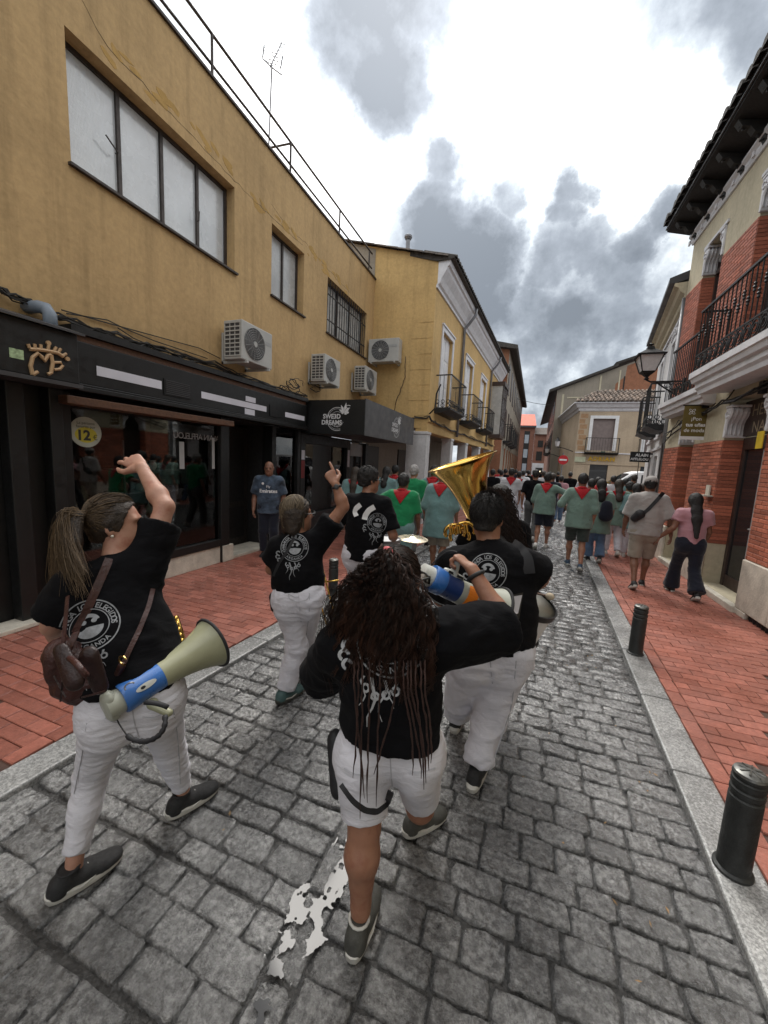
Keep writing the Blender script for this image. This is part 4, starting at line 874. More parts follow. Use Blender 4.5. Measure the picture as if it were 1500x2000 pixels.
q = MB(R1); q.box(6.42, 7.43, -.275, -.268, .3, 2.24); q.build('pane', M['glass'], d2)
q = MB(R1); q.box(6.88, 6.92, -.267, -.24, .3, 2.24); q.build('door_stile', M['ac_grey'], d2)
q = MB(R1); q.tube([(6.50, -.24, 1.12), (6.5, -.2, 1.12), (6.86, -.2, 1.1), (6.86, -.24, 1.1)], .012, 6); q.build('push_bar', M['ac_grey'], d2)
q = MB(R1); q.box(6.46, 6.64, -.266, -.262, .42, .98); o_ = q.build('door_notice', M['paper'], d2)
vs, fs = text_polys('Psicoestética', .075); q = MB(R1); q.add([(6.55+.02-b, -.2615, .70+a) for a, b in vs], fs); q.build('lettering', pmat('blue_ink', (.03, .12, .28), .6), o_)
sb = MB(R1); sb.box(6.33, 7.52, -.27, -.2, 2.44, 2.96); sbo = sb.build('sign_board', M['door_wood'], BR)
M['gold'] = pmat('gilt_letters', (.36, .29, .20), .45, var=.2, vs=20)
lettering('HELLO', 6.92, 2.72, .24, -.195, sbo, M['gold'], R1, mirror=-1); lettering('NAILS', 6.92, 2.48, .23, -.195, sbo, M['gold'], R1, mirror=-1)
q = MB(R1); q.box(6.30, 6.45, .05, .06, 2.2, 2.42); q.build('yellow_plate', pmat('yellow_plate', (.6, .42, .02), .5), BR)
# scroll consoles beside the openings
def console(uj, sg, z0, z1, d=.15):
    "scroll bracket standing on a jamb inside the opening and reaching out under the lintel"
    h = z1-z0; prof = [(0, z0), (.05, z0), (.06, z0+.1*h), (.045, z0+.25*h), (.05, z0+.45*h), (.09, z0+.6*h), (d, z0+.72*h), (d+.02, z0+.85*h), (d, z0+.97*h), (d-.05, z1), (0, z1)]
    m = MB(R1); m.prism([(uj+sg*p, z) for p, z in prof], -.24, .03); o = m.build('console', M['trim'], BR, bevel=.008)
    q = MB(R1)
    for k in range(5): w = -.215+k*.056; q.tube([(uj+sg*(p+.004), w, z) for p, z in prof[2:10]], .015, 5)
    q.build('flute', M['trim'], o, smooth=True)
    q = MB(R1); q.prism([(uj+sg*p, z) for p, z in ((0, z1+.001), (d+.04, z1+.001), (d+.04, z1+.035), (0, z1+.035))], -.25, .04); q.build('abacus', M['trim'], o, bevel=.005)
    q = MB(R1); q.tube([(uj+sg*(.07+.045*math.cos(t)), .034, z0+.78*h+.045*math.sin(t)) for t in np.linspace(0, 5.5, 12)], .013, 5); q.build('volute', M['trim'], o, smooth=True)
for u, sg, a, b in ((7.52, -1, 2.42, 2.86), (6.33, 1, 2.42, 2.86), (9.42, -1, 2.42, 2.86), (8.67, 1, 2.42, 2.86), (9.5, -1, 5.62, 6.05), (8.67, 1, 5.62, 6.05), (7.53, -1, 5.62, 6.05)): console(u, sg, a, b)
for (a, b, c, d) in ((8.6, 9.55, 6.1, .02), (7.3, 7.6, 6.12, .02)): q = MB(R1); q.box(a, b, 0, .03, c, c+.05); q.build('hood', M['trim'], BR)
# upper windows
def leafs(op, n):
    a, b, c, d = op; f = MB(R1); f.box(a, b, -.25, -.18, d-.5, d-.42); f.box(a, a+.07, -.25, -.19, c, d); f.box(b-.07, b, -.25, -.19, c, d); f.box((a+b)/2-.05, (a+b)/2+.05, -.25, -.19, c, d-.5); f.box(a+.07, b-.07, -.25, -.19, d-.07, d); f.box(a+.07, b-.07, -.25, -.2, c, c+.5)
    o = f.build('window', M['door_wood'], BR); g = MB(R1); g.box(a+.05, b-.05, -.24, -.23, c, d); g.build('pane', M['glass'], o)
leafs(UO[0], 2); leafs(UO[1], 2)
# big balcony
bal = empty('corner_balcony', R1(6.6, .2, 3.5), 'large white balcony slab with ornate black railing on the right brick building', 'balcony')
m = MB(R1); prof = [(0, 3.12), (.30, 3.14), (.31, 3.2), (.34, 3.24), (.34, 3.31), (.38, 3.33), (.40, 3.40), (.42, 3.41), (.42, 3.5), (0, 3.5)]
n = len(prof); vs = [(3.0, w, z) for w, z in prof]+[(7.62+w, w, z) for w, z in prof]; m.add(vs, [tuple(range(n))[::-1], tuple(range(n, 2*n))]+[(i, (i+1) % n, n+(i+1) % n, n+i) for i in range(n)]); m.build('slab', M['trim'], bal)
y0b, y1b, wb = 3.2, 7.95, .40
m = MB(R1); m.box(y0b, y1b, wb-.03, wb+.005, 4.43, 4.46); m.box(y1b-.03, y1b, .0, wb-.03, 4.43, 4.46); m.box(y0b, y1b, wb-.025, wb, 3.745, 3.765); m.box(y0b, y1b, wb-.025, wb, 3.505, 3.525); m.box(y1b-.025, y1b, 0, wb-.03, 3.745, 3.765); m.box(y1b-.025, y1b, 0, wb-.03, 3.505, 3.525); m.build('handrail', M['iron'], bal)
n = 34
for k in range(n):
    u = y1b-.015-k*.125; b = MB(R1); b.tube([(u, wb-.012, 3.76), (u, wb-.012, 4.44)], .009, 6)
    b.lathe([(.01, -.06), (.02, -.045), (.013, -.02), (.024, 0), (.013, .02), (.02, .045), (.01, .06)], (u, wb-.012, 4.04+(.12 if k % 2 else 0)), n=8); b.build('baluster', M['iron'], bal)
for k in range(4): b = MB(R1); w = .02+k*.1; b.tube([(y1b-.012, w, 3.76), (y1b-.012, w, 4.44)], .009, 6); b.build('baluster', M['iron'], bal)
for k in range(24):
    u = y1b-.1-k*.19; b = MB(R1)
    for cx, rr_ in ((0, .085), (.0, .045)): b.tube([(u+cx+rr_*math.cos(a), wb-.012, 3.635+rr_*1.1*math.sin(a)) for a in np.linspace(0, 5.2, 12)], .010, 5)
    b.tube([(u+.095, wb-.012, 3.53), (u+.06, wb-.012, 3.64), (u+.095, wb-.012, 3.74)], .008, 5); b.build('scroll', M['iron'], bal)
for k in range(2):
    b = MB(R1); b.tube([(y1b-.012, .1+.18*k+.08*math.cos(a), 3.635+.09*math.sin(a)) for a in np.linspace(0, 5.2, 12)], .010, 5); b.build('scroll', M['iron'], bal)
# small balcony ledge and its railing at the far window
sb2 = empty('small_balcony', R1(9.1, .1, 3.4), 'narrow white balcony ledge with low black railing behind the large balcony', 'balcony')
m = MB(R1); prof2 = [(0, 3.02), (.16, 3.04), (.18, 3.12), (.21, 3.13), (.22, 3.22), (.26, 3.23), (.26, 3.32), (0, 3.32)]; m.extrude_u(prof2, 8.05, 10.2); m.build('slab', M['trim'], sb2)
for k in range(14): b = MB(R1); u = 8.5+k*.1; b.tube([(u, .2, 3.32), (u, .2, 4.3)], .008, 5); b.build('baluster', M['iron'], sb2)
m = MB(R1); m.box(8.45, 9.85, .18, .215, 4.3, 4.33); m.box(8.45, 9.85, .19, .21, 3.52, 3.54); m.build('handrail', M['iron'], sb2)
for k in range(8): b = MB(R1); u = 8.55+k*.17; b.tube([(u+.07*math.cos(a), .2, 3.43+.08*math.sin(a)) for a in np.linspace(0, 5.2, 10)], .010, 5); b.build('scroll', M['iron'], sb2)
# cornice and eaves
m = MB(R1); m.extrude_u([(0, 6.58), (.03, 6.58), (.05, 6.63), (.05, 6.68), (.10, 6.72), (.10, 6.76), (0, 6.76)], -7, 10.32); m.build('cornice', M['trim'], BR)
M['eave'] = pmat('eave_wood', (.012, .011, .010), .6, var=.3, vs=6, stretch=(1, 4, 4))
m = MB(R1); m.extrude_u([(-.2, 6.80), (.42, 6.98), (.47, 7.0), (.47, 7.08), (.44, 7.12), (-.2, 7.0)], -7, 10.5); m.box(-7, 10.5, .445, .475, 7.02, 7.05); m.build('eave_board', M['eave'], BR)
m = MB(R1); m.box(-7, 10.5, .478, .50, 7.03, 7.06); m.build('gutter', M['charcoal'], BR)
for k in range(12):
    u = 10.05-k*.62; m = MB(R1); p_ = [(0, 6.62), (.05, 6.62), (.09, 6.72), (.2, 6.76), (.26, 6.84), (.36, 6.86), (.42, 6.95), (0, 6.86)]; m.extrude_u(p_, u, u+.12); o = m.build('eave_bracket', M['eave'], BR)
    q = MB(R1); q.tube([(u+.06, .10+.05*math.cos(a), 6.70+.05*math.sin(a)) for a in np.linspace(0, 5, 9)], .018, 5); q.tube([(u+.06, .33+.04*math.cos(a), 6.88+.04*math.sin(a)) for a in np.linspace(0, 5, 9)], .016, 5); q.build('scroll', M['eave'], o)
    q = MB(R1); q.box(u+.3, u+.38, .04, .07, 6.62, 6.70); q.build('dentil', M['trim'], BR)
for k in range(28):
    u = 10.5-k*.21; n = 7; m = MB(R1); pr = [(.095*math.cos(a), .085*math.sin(a)) for a in np.linspace(-.15, math.pi+.15, n)]
    j = random.uniform(-.02, .02); m.add([(u-.1+x, .56+j, 7.12+z) for x, z in pr]+[(u-.1+x*.8, -.6, 7.4+z*.8) for x, z in pr], [(i, i+1, n+i+1, n+i) for i in range(n-1)]+[tuple(range(n))]); m.build('roof_tile', M['tile_dark'], BR)
m = MB(R1); m.quad((-7, .5, 7.11), (10.5, .5, 7.11), (10.5, -5, 8.6), (-7, -5, 8.6)); m.build('roof', M['tile_dark'], BR)
# cables under the balcony
for k, (pts) in enumerate(([(5.2, .06, 3.02), (6.6, .07, 2.98), (7.6, .08, 3.0), (8.4, .07, 2.92), (9.2, .06, 2.9), (10.2, .05, 2.72)], [(5.2, .05, 3.06), (6.4, .06, 3.04), (7.8, .07, 2.94), (8.9, .06, 2.86), (10.2, .05, 2.6)], [(7.3, .06, 3.06), (8.0, .09, 2.9), (8.8, .08, 2.98), (9.6, .07, 2.78), (10.28, .05, 2.5), (10.29, .05, 1.2)], [(7.9, .06, 3.0), (8.6, .10, 2.84), (9.4, .08, 2.9), (10.25, .05, 2.65)])):
    cable([R1(*p) for p in pts], .014-.002*k, .04, 6, .012, label=['thick cable under the large balcony of the brick building', 'second cable under the balcony of the brick building', 'cable dropping down the far corner of the brick building', 'looped cable behind the hanging nail salon banner'][k], seed=20+k)
q = MB(R1); q.tube([(6.55, .02, 3.0), (6.55, .12, 2.98), (7.0, .14, 2.9), (7.3, .14, 2.92)], .02, 6); q.box(6.52, 6.62, 0, .06, 2.92, 3.08); setp(q.build('awning_arm', M['iron'], None), 'folded dark awning arm over the nail salon door', 'bracket')
# nail salon banner
bn = empty('nail_salon_banner', (2.66, 8.3, 2.45), 'olive hanging banner with white lettering about nails on the brick building', 'sign')
LBN = lambda u, w, z: (u, 8.3-w, z)
m = MB(LBN); m.box(2.46, 2.86, -.006, .006, 2.50, 3.02); m.build('cloth', pmat('olive_cloth', (.13, .095, .018), .6, var=.12, vs=8), bn)
m = MB(LBN); m.box(2.45, 2.87, -.012, .012, 2.44, 2.497); m.build('weight_bar', M['white_paint'], bn)
q = MB(); q.tube([(2.44, 8.3, 3.03), (2.8, 8.3, 3.03)], .012, 6); q.box(2.7, 2.8, 8.26, 8.34, 2.98, 3.08); q.build('arm', M['iron'], bn)
for s, z, sz in (('¡Pon', 2.77, .085), ('tus uñas', 2.67, .085), ('de moda!', 2.575, .085)): lettering(s, 2.655, z, sz, .007, bn, M['white_paint'], LBN, bold=.001 if s[0] != 't' else .003)
q = MB(LBN)
for a in range(4):
    c, s_ = math.cos(a*math.pi/2+math.pi/4), math.sin(a*math.pi/2+math.pi/4); q.tube([(2.58+c*.03+.028*math.cos(t)*c-.015*math.sin(t)*s_, .007, 2.92+s_*.03+.028*math.cos(t)*s_+.015*math.sin(t)*c) for t in np.linspace(0, 6.28, 11)[:-1]], .004, 4, closed=True)
q.build('flower_mark', M['white_paint'], bn)
# notice on the pier
q = MB(R1); q.box(7.5, 7.75, .03, .16, 1.50, 1.52); q.box(7.62, 7.75, .03, .05, 1.52, 1.68); setp(q.build('card_holder', M['stone'], None), 'small card holder with cards fixed beside the nail salon door', 'card holder')
# street lantern
lt = empty('street_lantern', R1(9.62, 0, 3.6), 'black wrought iron street lantern with milky panes on the brick building', 'street lamp')
lc = np.array([2.12, 9.62, 0]); M['milk'] = pmat('milk_glass', (.62, .60, .60), .25, var=.05)
def frus(z0, r0, z1, r1, inset=0): return [(lc[0]+sx*(r-inset), lc[1]+sy*(r-inset), z) for z, r in ((z0, r0), (z1, r1)) for sx, sy in ((-1, -1), (1, -1), (1, 1), (-1, 1))]
V = frus(3.90, .115, 4.20, .205, .006)
for i in range(4): j = (i+1) % 4; q = MB(); q.quad(V[i], V[j], V[4+j], V[4+i]); q.build('pane', M['milk'], lt)
V = frus(3.90, .118, 4.20, .21)
for i in range(4): q = MB(); q.tube([V[i], V[4+i]], .011, 6); q.build('corner_bar', M['iron'], lt)
q = MB(); F4 = [(0, 1, 5, 4), (1, 2, 6, 5), (2, 3, 7, 6), (3, 0, 4, 7), (0, 3, 2, 1), (4, 5, 6, 7)]
q.add(frus(4.20, .245, 4.225, .25), F4); q.add(frus(4.225, .235, 4.34, .075), F4); q.add(frus(4.34, .07, 4.40, .055), F4); q.lathe([(.03, 0), (.03, .03), (.06, .035), (.06, .045), (.02, .06), (.0, .08)], (lc[0], lc[1], 4.40), n=10); q.build('cap', M['iron'], lt)
q = MB(); q.add(frus(3.87, .105, 3.90, .125), F4); q.add(frus(3.80, .03, 3.87, .09), F4); q.lathe([(.03, -.02), (.05, .0), (.03, .03)], (lc[0], lc[1], 3.76), n=10); q.build('base', M['iron'], lt)
q = MB(); q.tube([(2.12, 9.62, 3.74), (2.2, 9.62, 3.70), (2.75, 9.62, 3.70)], .018, 6); q.tube([(2.3, 9.62, 3.69), (2.45, 9.62, 3.58), (2.6, 9.62, 3.48), (2.78, 9.62, 3.36)], .016, 6)
for cx, cz, r in ((2.5, 3.63, .045), (2.6, 3.6, .055), (2.7, 3.62, .04), (2.69, 3.5, .05)): q.tube([(cx+r*math.cos(a), 9.62, cz+r*math.sin(a)) for a in np.linspace(0, 5.3, 12)], .010, 5)
q.box(2.76, 2.80, 9.57, 9.67, 3.3, 3.76); q.build('arm', M['iron'], lt)
# ================================================================== white building beyond
A3 = math.radians(8.8); O3 = (2.86, 10.36); L3 = frame_xf(O3, A3, -1)
BW = empty('white_building', (2.9, 11, 0), 'white plastered building with stucco window heads beyond the brick building', 'building')
WO = [(.9, 1.5, 3.05, 5.0), (2.9, 3.5, 3.05, 5.0)]; WG = [(.35, .95, .4, 2.3), (1.6, 2.3, .02, 2.3), (3.0, 3.6, .4, 2.3)]
m = MB(L3); wall(m, 0, 4.6, 0, 5.9, WO+WG, .15); m.quad((4.6, 0, 0), (4.6, -6, 0), (4.6, -6, 5.9), (4.6, 0, 5.9)); m.build('wall', M['white_wall'], BW)
m = MB(L3); m.extrude_u([(0, 5.55), (.06, 5.58), (.08, 5.66), (.16, 5.72), (.2, 5.8), (.28, 5.84), (.28, 5.9), (0, 5.9)], 0, 4.75); m.build('cornice', M['cream'], BW)
m = MB(L3); m.extrude_u([(.28, 5.9), (.38, 5.92), (.38, 6.02), (-.5, 6.3), (-5, 7.2), (-5, 7.1)], 0, 4.85); m.build('roof', M['charcoal'], BW)
for (a, b, c, d) in WO:
    f = MB(L3); f.box(a-.1, a, 0, .03, c, d+.1); f.box(b, b+.1, 0, .03, c, d+.1); f.box(a, b, 0, .03, d, d+.1); o = f.build('window', M['trim'], BW)
    g = MB(L3); g.box(a, b, -.12, -.1, c, d); g.build('pane', M['cream_glass'], o)
    q = MB(L3); cu = (a+b)/2
    for s_ in (-1, 1):
        for k in range(3): q.tube([(cu+s_*(.1+.12*k)+.06*math.cos(t), .04, d+.22-.03*k+.07*math.sin(t)) for t in np.linspace(0, 5.5, 10)], .02, 5)
    q.build('stucco_scroll', M['trim'], o, smooth=True)
for (a, b, c, d) in WG: g = MB(L3); g.box(a, b, -.12, -.1, c, d); g.build('ground_opening', M['dark_wood'], BW)
for z in (2.45, 2.75, 5.35): q = MB(L3); q.box(0, 4.62, 0, .035, z, z+.07); q.build('band', M['trim'], BW)
balcony(BW, L3, .65, 1.75, 3.0, .42, .95, 9, 'near iron balcony on the white building beyond the lantern'); balcony(BW, L3, 2.65, 3.75, 3.0, .42, .95, 9, 'far iron balcony on the white building beyond the lantern')
q = MB(L3); q.tube([(.08, .06, 5.6), (.08, .06, .05)], .045, 8); setp(q.build('downpipe', M['zinc'], None, smooth=True), 'grey downpipe between the white and the brick building', 'downpipe')
sg = empty('optician_sign', (2.96, 13, 2.16), 'black hanging optician sign with white slanted lettering in front of the white building', 'sign')
LSG = lambda u, w, z: (u, 13-w, z)
q = MB(LSG); q.box(2.72, 3.2, -.03, .03, 2.14, 2.43); q.build('panel', M['black'], sg)
lettering('ALAIN', 3.0, 2.30, .11, .032, sg, M['white_paint'], LSG, bold=.004); lettering('AFFLELOU', 2.95, 2.19, .095, .032, sg, M['white_paint'], LSG, bold=.003)
q = MB(LSG); q.tube([(2.95, 0, 2.14), (2.97, 0, 1.2)], .01, 5); q.box(3.2, 3.34, -.02, .02, 2.36, 2.40); q.build('rod', M['iron'], sg)
# reflection of the optician sign, modelled as mirrored lettering on the display pane
lettering('ALAIN AFFLELOU', 4.45, 1.98, .12, -.018, SB, pmat('sign_reflection', (.30, .30, .30), .6), L1, mirror=-1, spacing=.9)
q = MB(L1); q.box(4.12, 4.2, -.02, -.014, 1.55, 1.93); q.box(4.72, 4.77, -.02, -.014, 1.55, 2.03); q.build('window_tape', M['ac_grey'], SB)
# ================================================================== far end of the street
AD = empty('corner_jeweller_building', (5, 30, 0), 'beige corner building with gold letters over its door at the end of the street', 'building')
LAD = lambda u, w, z: (u, 30-w, z)
ao = [(3.84, 5.16, 3.25, 5.38), (7.0, 8.2, 3.25, 5.38)]; ag = [(3.95, 5.05, 0, 2.35), (6.95, 7.7, .4, 2.3)]
m = MB(LAD); wall(m, 2.95, 10, 0, 6.1, ao+ag, .2); m.build('front_wall', M['beige'], AD)
m = MB(); m.quad((2.95, 30, 0), (2.45, 38, 0), (2.45, 38, 6.1), (2.95, 30, 6.1)); m.build('side_wall', M['beige'], AD)
crn = [(0, 5.85), (.06, 5.9), (.1, 6.05), (.2, 6.1), (.32, 6.3), (.42, 6.35), (.42, 6.42), (0, 6.42)]
m = MB(LAD); n = len(crn); vs = [(2.95-w, w, z) for w, z in crn]+[(10, w, z) for w, z in crn]+[(2.45-w, -8, z) for w, z in crn]
m.add(vs, [(i, (i+1) % n, n+(i+1) % n, n+i) for i in range(n)]+[(i, (i+1) % n, 2*n+(i+1) % n, 2*n+i) for i in range(n)]); m.build('cornice', M['trim'], AD)
for z, mm in ((3.05, M['trim']), (2.3, M['beige'])): q = MB(LAD); q.box(2.93, 10, 0, .05, z, z+.07); q.build('string_course', mm, AD)
for k in range(7): q = MB(LAD); q.box(3.0 if k % 2 else 3.05, 3.35 if k % 2 else 3.5, .001, .012, 3.25+k*.36, 3.55+k*.36); q.build('quoin', pmat('tan_quoin', (.36, .22, .12), .8, var=.2) if 'tan' not in M else M['tan'], AD)
for (a, b, c, d) in ao:
    f = MB(LAD); f.box(a-.2, a, 0, .05, c, d+.2); f.box(b, b+.2, 0, .05, c, d+.2); f.box(a, b, 0, .05, d, d+.2); o = f.build('window', M['white_paint'], AD)
    q = MB(LAD); q.box(a, b, -.15, -.12, c, d); q.build('roller_blind', pmat('grey_blind', (.20, .16, .15), .7, var=.15), o)
    balcony(AD, LAD, a-.35, b+.35, 3.12, .4, .95, 12, 'iron balcony over the gold letters of the jeweller' if a < 5 else 'iron balcony at the right end of the jeweller building', lace=False)
for (a, b, c, d) in ag: q = MB(LAD); q.box(a, b, -.15, -.12, c, d); q.build('shop_opening', M['glass'], AD)
lettering('ADRIAN', 4.6, 2.56, .38, .06, AD, pmat('gilt_sign', (.52, .30, .008), .4, var=.1), LAD, bold=.022, spacing=1.2)
q = MB(LAD); q.box(2.95, 3.62, .03, .09, 2.42, 2.78); q.build('name_plate', pmat('pale_plate', (.45, .47, .33), .6), AD)
q = MB(LAD); q.box(4.5, 4.75, .03, .2, 2.95, 3.2); q.build('alarm_box', pmat('green_box', (.04, .09, .06), .6), AD)
# tiled roof of the corner building: rows of cover tiles
q = MB(LAD); q.add([(2.6, .45, 6.42), (10, .45, 6.42), (10, -3.2, 7.75), (4.2, -3.2, 7.75), (2.2, -8, 6.42)], [(0, 1, 2, 3), (0, 3, 4)]); q.build('roof_bed', M['tile_dark'], AD)
rt = MB(LAD); sh = []
for k in range(28):
    u = 2.75+k*.26
    for r in range(7):
        t0, t1 = r/7, (r+1)/7; top_u = u+max(0, (4.3-u))*0
        w0, w1 = .47-3.67*t0, .47-3.67*t1; z0, z1 = 6.44+1.33*t0, 6.44+1.33*t1
        if u < 2.7+1.6*t0: continue
        n = 5; pr = [(.11*math.cos(a), .10*math.sin(a)) for a in np.linspace(0, math.pi, n)]; jt = random.uniform(-.02, .02)
        rt.add([(u+x+jt, w0+.05, z0+z+.03) for x, z in pr]+[(u+x*.8+jt, w1, z1+z) for x, z in pr], [(i, i+1, n+i+1, n+i) for i in range(n-1)]+[tuple(range(n))]); sh += [random.random()]*n
M['tile_attr'] = brickmat('tile_far', (.15, .11, .085), True, .85, 0, .6)
o = rt.build('roof_tiles', M['tile_attr'], AD); shade_attr(o.data, sh); setp(o, kind='stuff')
# taller building behind, with infilled gable
GB = empty('gabled_building', (4, 38, 0), 'tall old building with grey infill gable and brick patch behind the jeweller', 'building'); LG = lambda u, w, z: (u, 38-w, z)
m = MB(LG); m.add([(1.75, 0, 0), (12, 0, 0), (12, 0, 11.4), (8.4, 0, 11.4), (6.2, 0, 10.5), (1.75, 0, 8.75)], [(0, 1, 2, 3, 4, 5)]); m.build('gable_wall', M['grey_wall'], GB)
m = MB(); m.quad((1.75, 38, 0), (2.2, 66, 0), (2.2, 66, 8.7), (1.75, 38, 8.7)); m.build('street_wall', M['far_brick'], GB)
for (a, b, c, d) in ((2.6, 4.9, 8.05, 8.15), (5.0, 5.12, 8.1, 9.9), (3.4, 3.5, 7.0, 8.05), (6.4, 6.5, 8, 10.3), (2.2, 2.35, 6.5, 8.4)): q = MB(LG); q.box(a, b, .001, .04, c, d); q.build('timber', M['cream'], GB)
m = MB(LG); m.add([(6.15, .002, 7.4), (10, .002, 7.4), (10, .002, 11.2), (8.4, .002, 11.2), (6.9, .002, 10.65), (6.85, .002, 9.8), (6.2, .002, 9.2)], [tuple(range(7))]); m.build('brick_patch', M['old_brick'], GB)
m = MB(LG); m.box(6.75, 6.85, .003, .02, 7.6, 9.8); m.build('crack', M['black_matt'], GB)
m = MB(LG); m.add([(1.1, .3, 8.55), (6.2, .3, 10.6), (6.2, .3, 10.78), (1.1, .3, 8.78), (1.1, -28, 8.55), (6.2, -28, 10.6), (6.2, -28, 10.78), (1.1, -28, 8.78)], [(0, 1, 2, 3), (3, 2, 6, 7), (0, 1, 5, 4), (0, 3, 7, 4)]); m.build('roof', M['tile_dark'], GB)
m = MB(LG); m.add([(6.0, .3, 10.7), (8.6, .3, 11.6), (12, .3, 11.7), (12, .3, 11.85), (8.6, .3, 11.8), (6.0, .3, 10.9)], [tuple(range(6))]); m.add([(6.0, .3, 10.9), (8.6, .3, 11.8), (8.6, -20, 11.8), (6.0, -20, 10.9)], [(0, 1, 2, 3)]); m.build('upper_roof', M['tile_dark'], GB)
LGS = lambda u, w, z: (1.75-w+.016*u, 38+u, z)
for k, u in enumerate((1.5, 4.5, 8, 12, 17)):
    for z in (3.6, 6.3): q = MB(LGS); q.box(u, u+1.1, .002, .05, z, z+1.8); q.build('window', M['dark_wood'], GB)
    if k < 3: balcony(GB, LGS, u-.3, u+1.4, 3.4, .5, 1.0, 8, ['near', 'middle', 'far'][k]+' dark balcony on the street side of the old gabled building', lace=False)
# left far building, brick gable over the ochre roof
CB_ = empty('far_left_building', (-2, 24, 0), 'tall far building on the left with brick gable and overhanging dark eaves', 'building')
m = MB(); m.quad((-3.6, 24, 0), (-1.62, 24, 0), (-1.62, 24, 8.5), (-3.6, 24, 8.8)); m.build('gable_wall', M['old_brick'], CB_)
L4 = frame_xf((-1.62, 24.0), math.radians(1.0), 1)
m = MB(L4); wall(m, 0, 22, 0, 8.5, [], .1); m.build('front_wall', M['grey_wall'], CB_)
m = MB(L4); m.extrude_u([(-2, 8.85), (.38, 8.42), (.45, 8.5), (.45, 8.62), (-2, 9.2)], -.4, 22.4); m.build('roof', M['tile_dark'], CB_)
for k in range(9):
    u = .8+k*2.3
    for z in (3.6, 6.2): q = MB(L4); q.box(u, u+1.0, .002, .03, z, z+1.7); q.build('window', M['door_wood'], CB_)
    q = MB(L4); q.box(u+1.4, u+1.75, .0, .06, 0, 3.0); q.build('pillar', M['old_brick'], CB_)
    if k < 4: balcony(CB_, L4, u-.2, u+1.2, 3.4, .45, .95, 7, ['first', 'second', 'third', 'fourth'][k]+' dark balcony of the far left building counted from the camera', lace=False)
# glazed bay at the end of the ochre building
gb = empty('glazed_bay', L2(11.2, 0, 3.4), 'glazed wooden bay at the far end of the ochre corner building', 'bay window')
q = MB(L2); q.box(10.4, 11.9, .0, .6, 3.3, 3.5); q.box(10.35, 11.95, 0, .65, 5.95, 6.15); q.build('frame', M['door_wood'], gb)
for u in (10.4, 10.77, 11.14, 11.5, 11.84): q = MB(L2); q.box(u, u+.06, .54, .6, 3.5, 5.95); q.build('mullion', M['door_wood'], gb)
for z in (4.3, 5.4): q = MB(L2); q.box(10.4, 11.9, .545, .605, z, z+.06); q.build('transom', M['door_wood'], gb)
q = MB(L2); q.box(10.4, 10.43, .0, .6, 3.5, 5.95); q.box(11.87, 11.9, 0, .6, 3.5, 5.95); q.box(10.43, 11.87, .55, .57, 3.5, 5.95); q.build('pane', M['cream_glass'], gb)
# end of the street
EB = empty('orange_roof_building', (-1.8, 70, 0), 'modern brick building with bright orange tiled roof closing the street', 'building'); LE = lambda u, w, z: (u, 70-w, z)
m = MB(LE); wall(m, -9, .45, 0, 8.9, [], .1); m.build('wall', M['far_brick'], EB)
m = MB(LE); m.add([(-9, .5, 8.9), (.6, .5, 8.9), (.2, -5, 11.4), (-9, -5, 11.4)], [(0, 1, 2, 3)]); m.add([(.6, .5, 8.9), (.2, -5, 11.4), (.6, -8, 8.9)], [(0, 1, 2)]); m.build('roof', M['orange_roof'], EB)
q = MB(LE); q.box(-9, .6, 0, .5, 8.6, 8.9); q.build('eave', M['charcoal'], EB)
for u in (-7, -4.9, -2.75, -1.15):
    q = MB(LE); q.box(u, u+.85, .002, .06, .5, 8.0); o = q.build('window_strip', M['black'], EB)
    for z in (1.2, 3.6, 6.0): q = MB(LE); q.box(u+.1, u+.75, .06, .075, z, z+1.4); q.build('pane', pmat('pale_pane', (.32, .36, .4), .2) if 'pale_pane' not in bpy.data.materials else bpy.data.materials['pale_pane'], o)
NB = empty('small_brick_house', (1.9, 70, 0), 'low brown brick house with tiled roof and pale doorway beside the orange roof', 'building')
m = MB(LE); wall(m, .46, 6, 0, 7.55, [], .1, .1); m.build('wall', M['far_brick'], NB)
m = MB(LE); m.add([(.4, .5, 7.5), (6, .5, 7.5), (6, -4, 9), (.4, -4, 9)], [(0, 1, 2, 3)]); m.build('roof', M['tile'], NB)
for (a, b, c, d) in ((1.1, 1.9, 5.4, 6.5), (1.0, 1.9, 3.2, 4.7)): q = MB(LE); q.box(a, b, .1, .16, c, d); q.build('window', M['dark_wood'], NB)
q = MB(LE); q.box(.55, 2.9, .1, .2, 0, 2.75); o = q.build('pale_doorway', M['white_wall'], NB); q = MB(LE); q.box(1.1, 2.2, .2, .24, 0, 2.0); q.build('opening', M['dark_wood'], o)
q = MB(LE); q.box(1.25, 2.0, .245, .26, 1.3, 1.5); lm_, nt_, b_ = newmat('lit_strip'); b_.inputs['Emission Color'].default_value = (1, .85, .5, 1); b_.inputs['Emission Strength'].default_value = 1.0; q.build('lit_sign', lm_, o)
cable([(-1.5, 35, 7.6), (1.9, 38.2, 7.5)], .02, .15, 12, .0, label='thin wire slung across the street in the distance', seed=40)
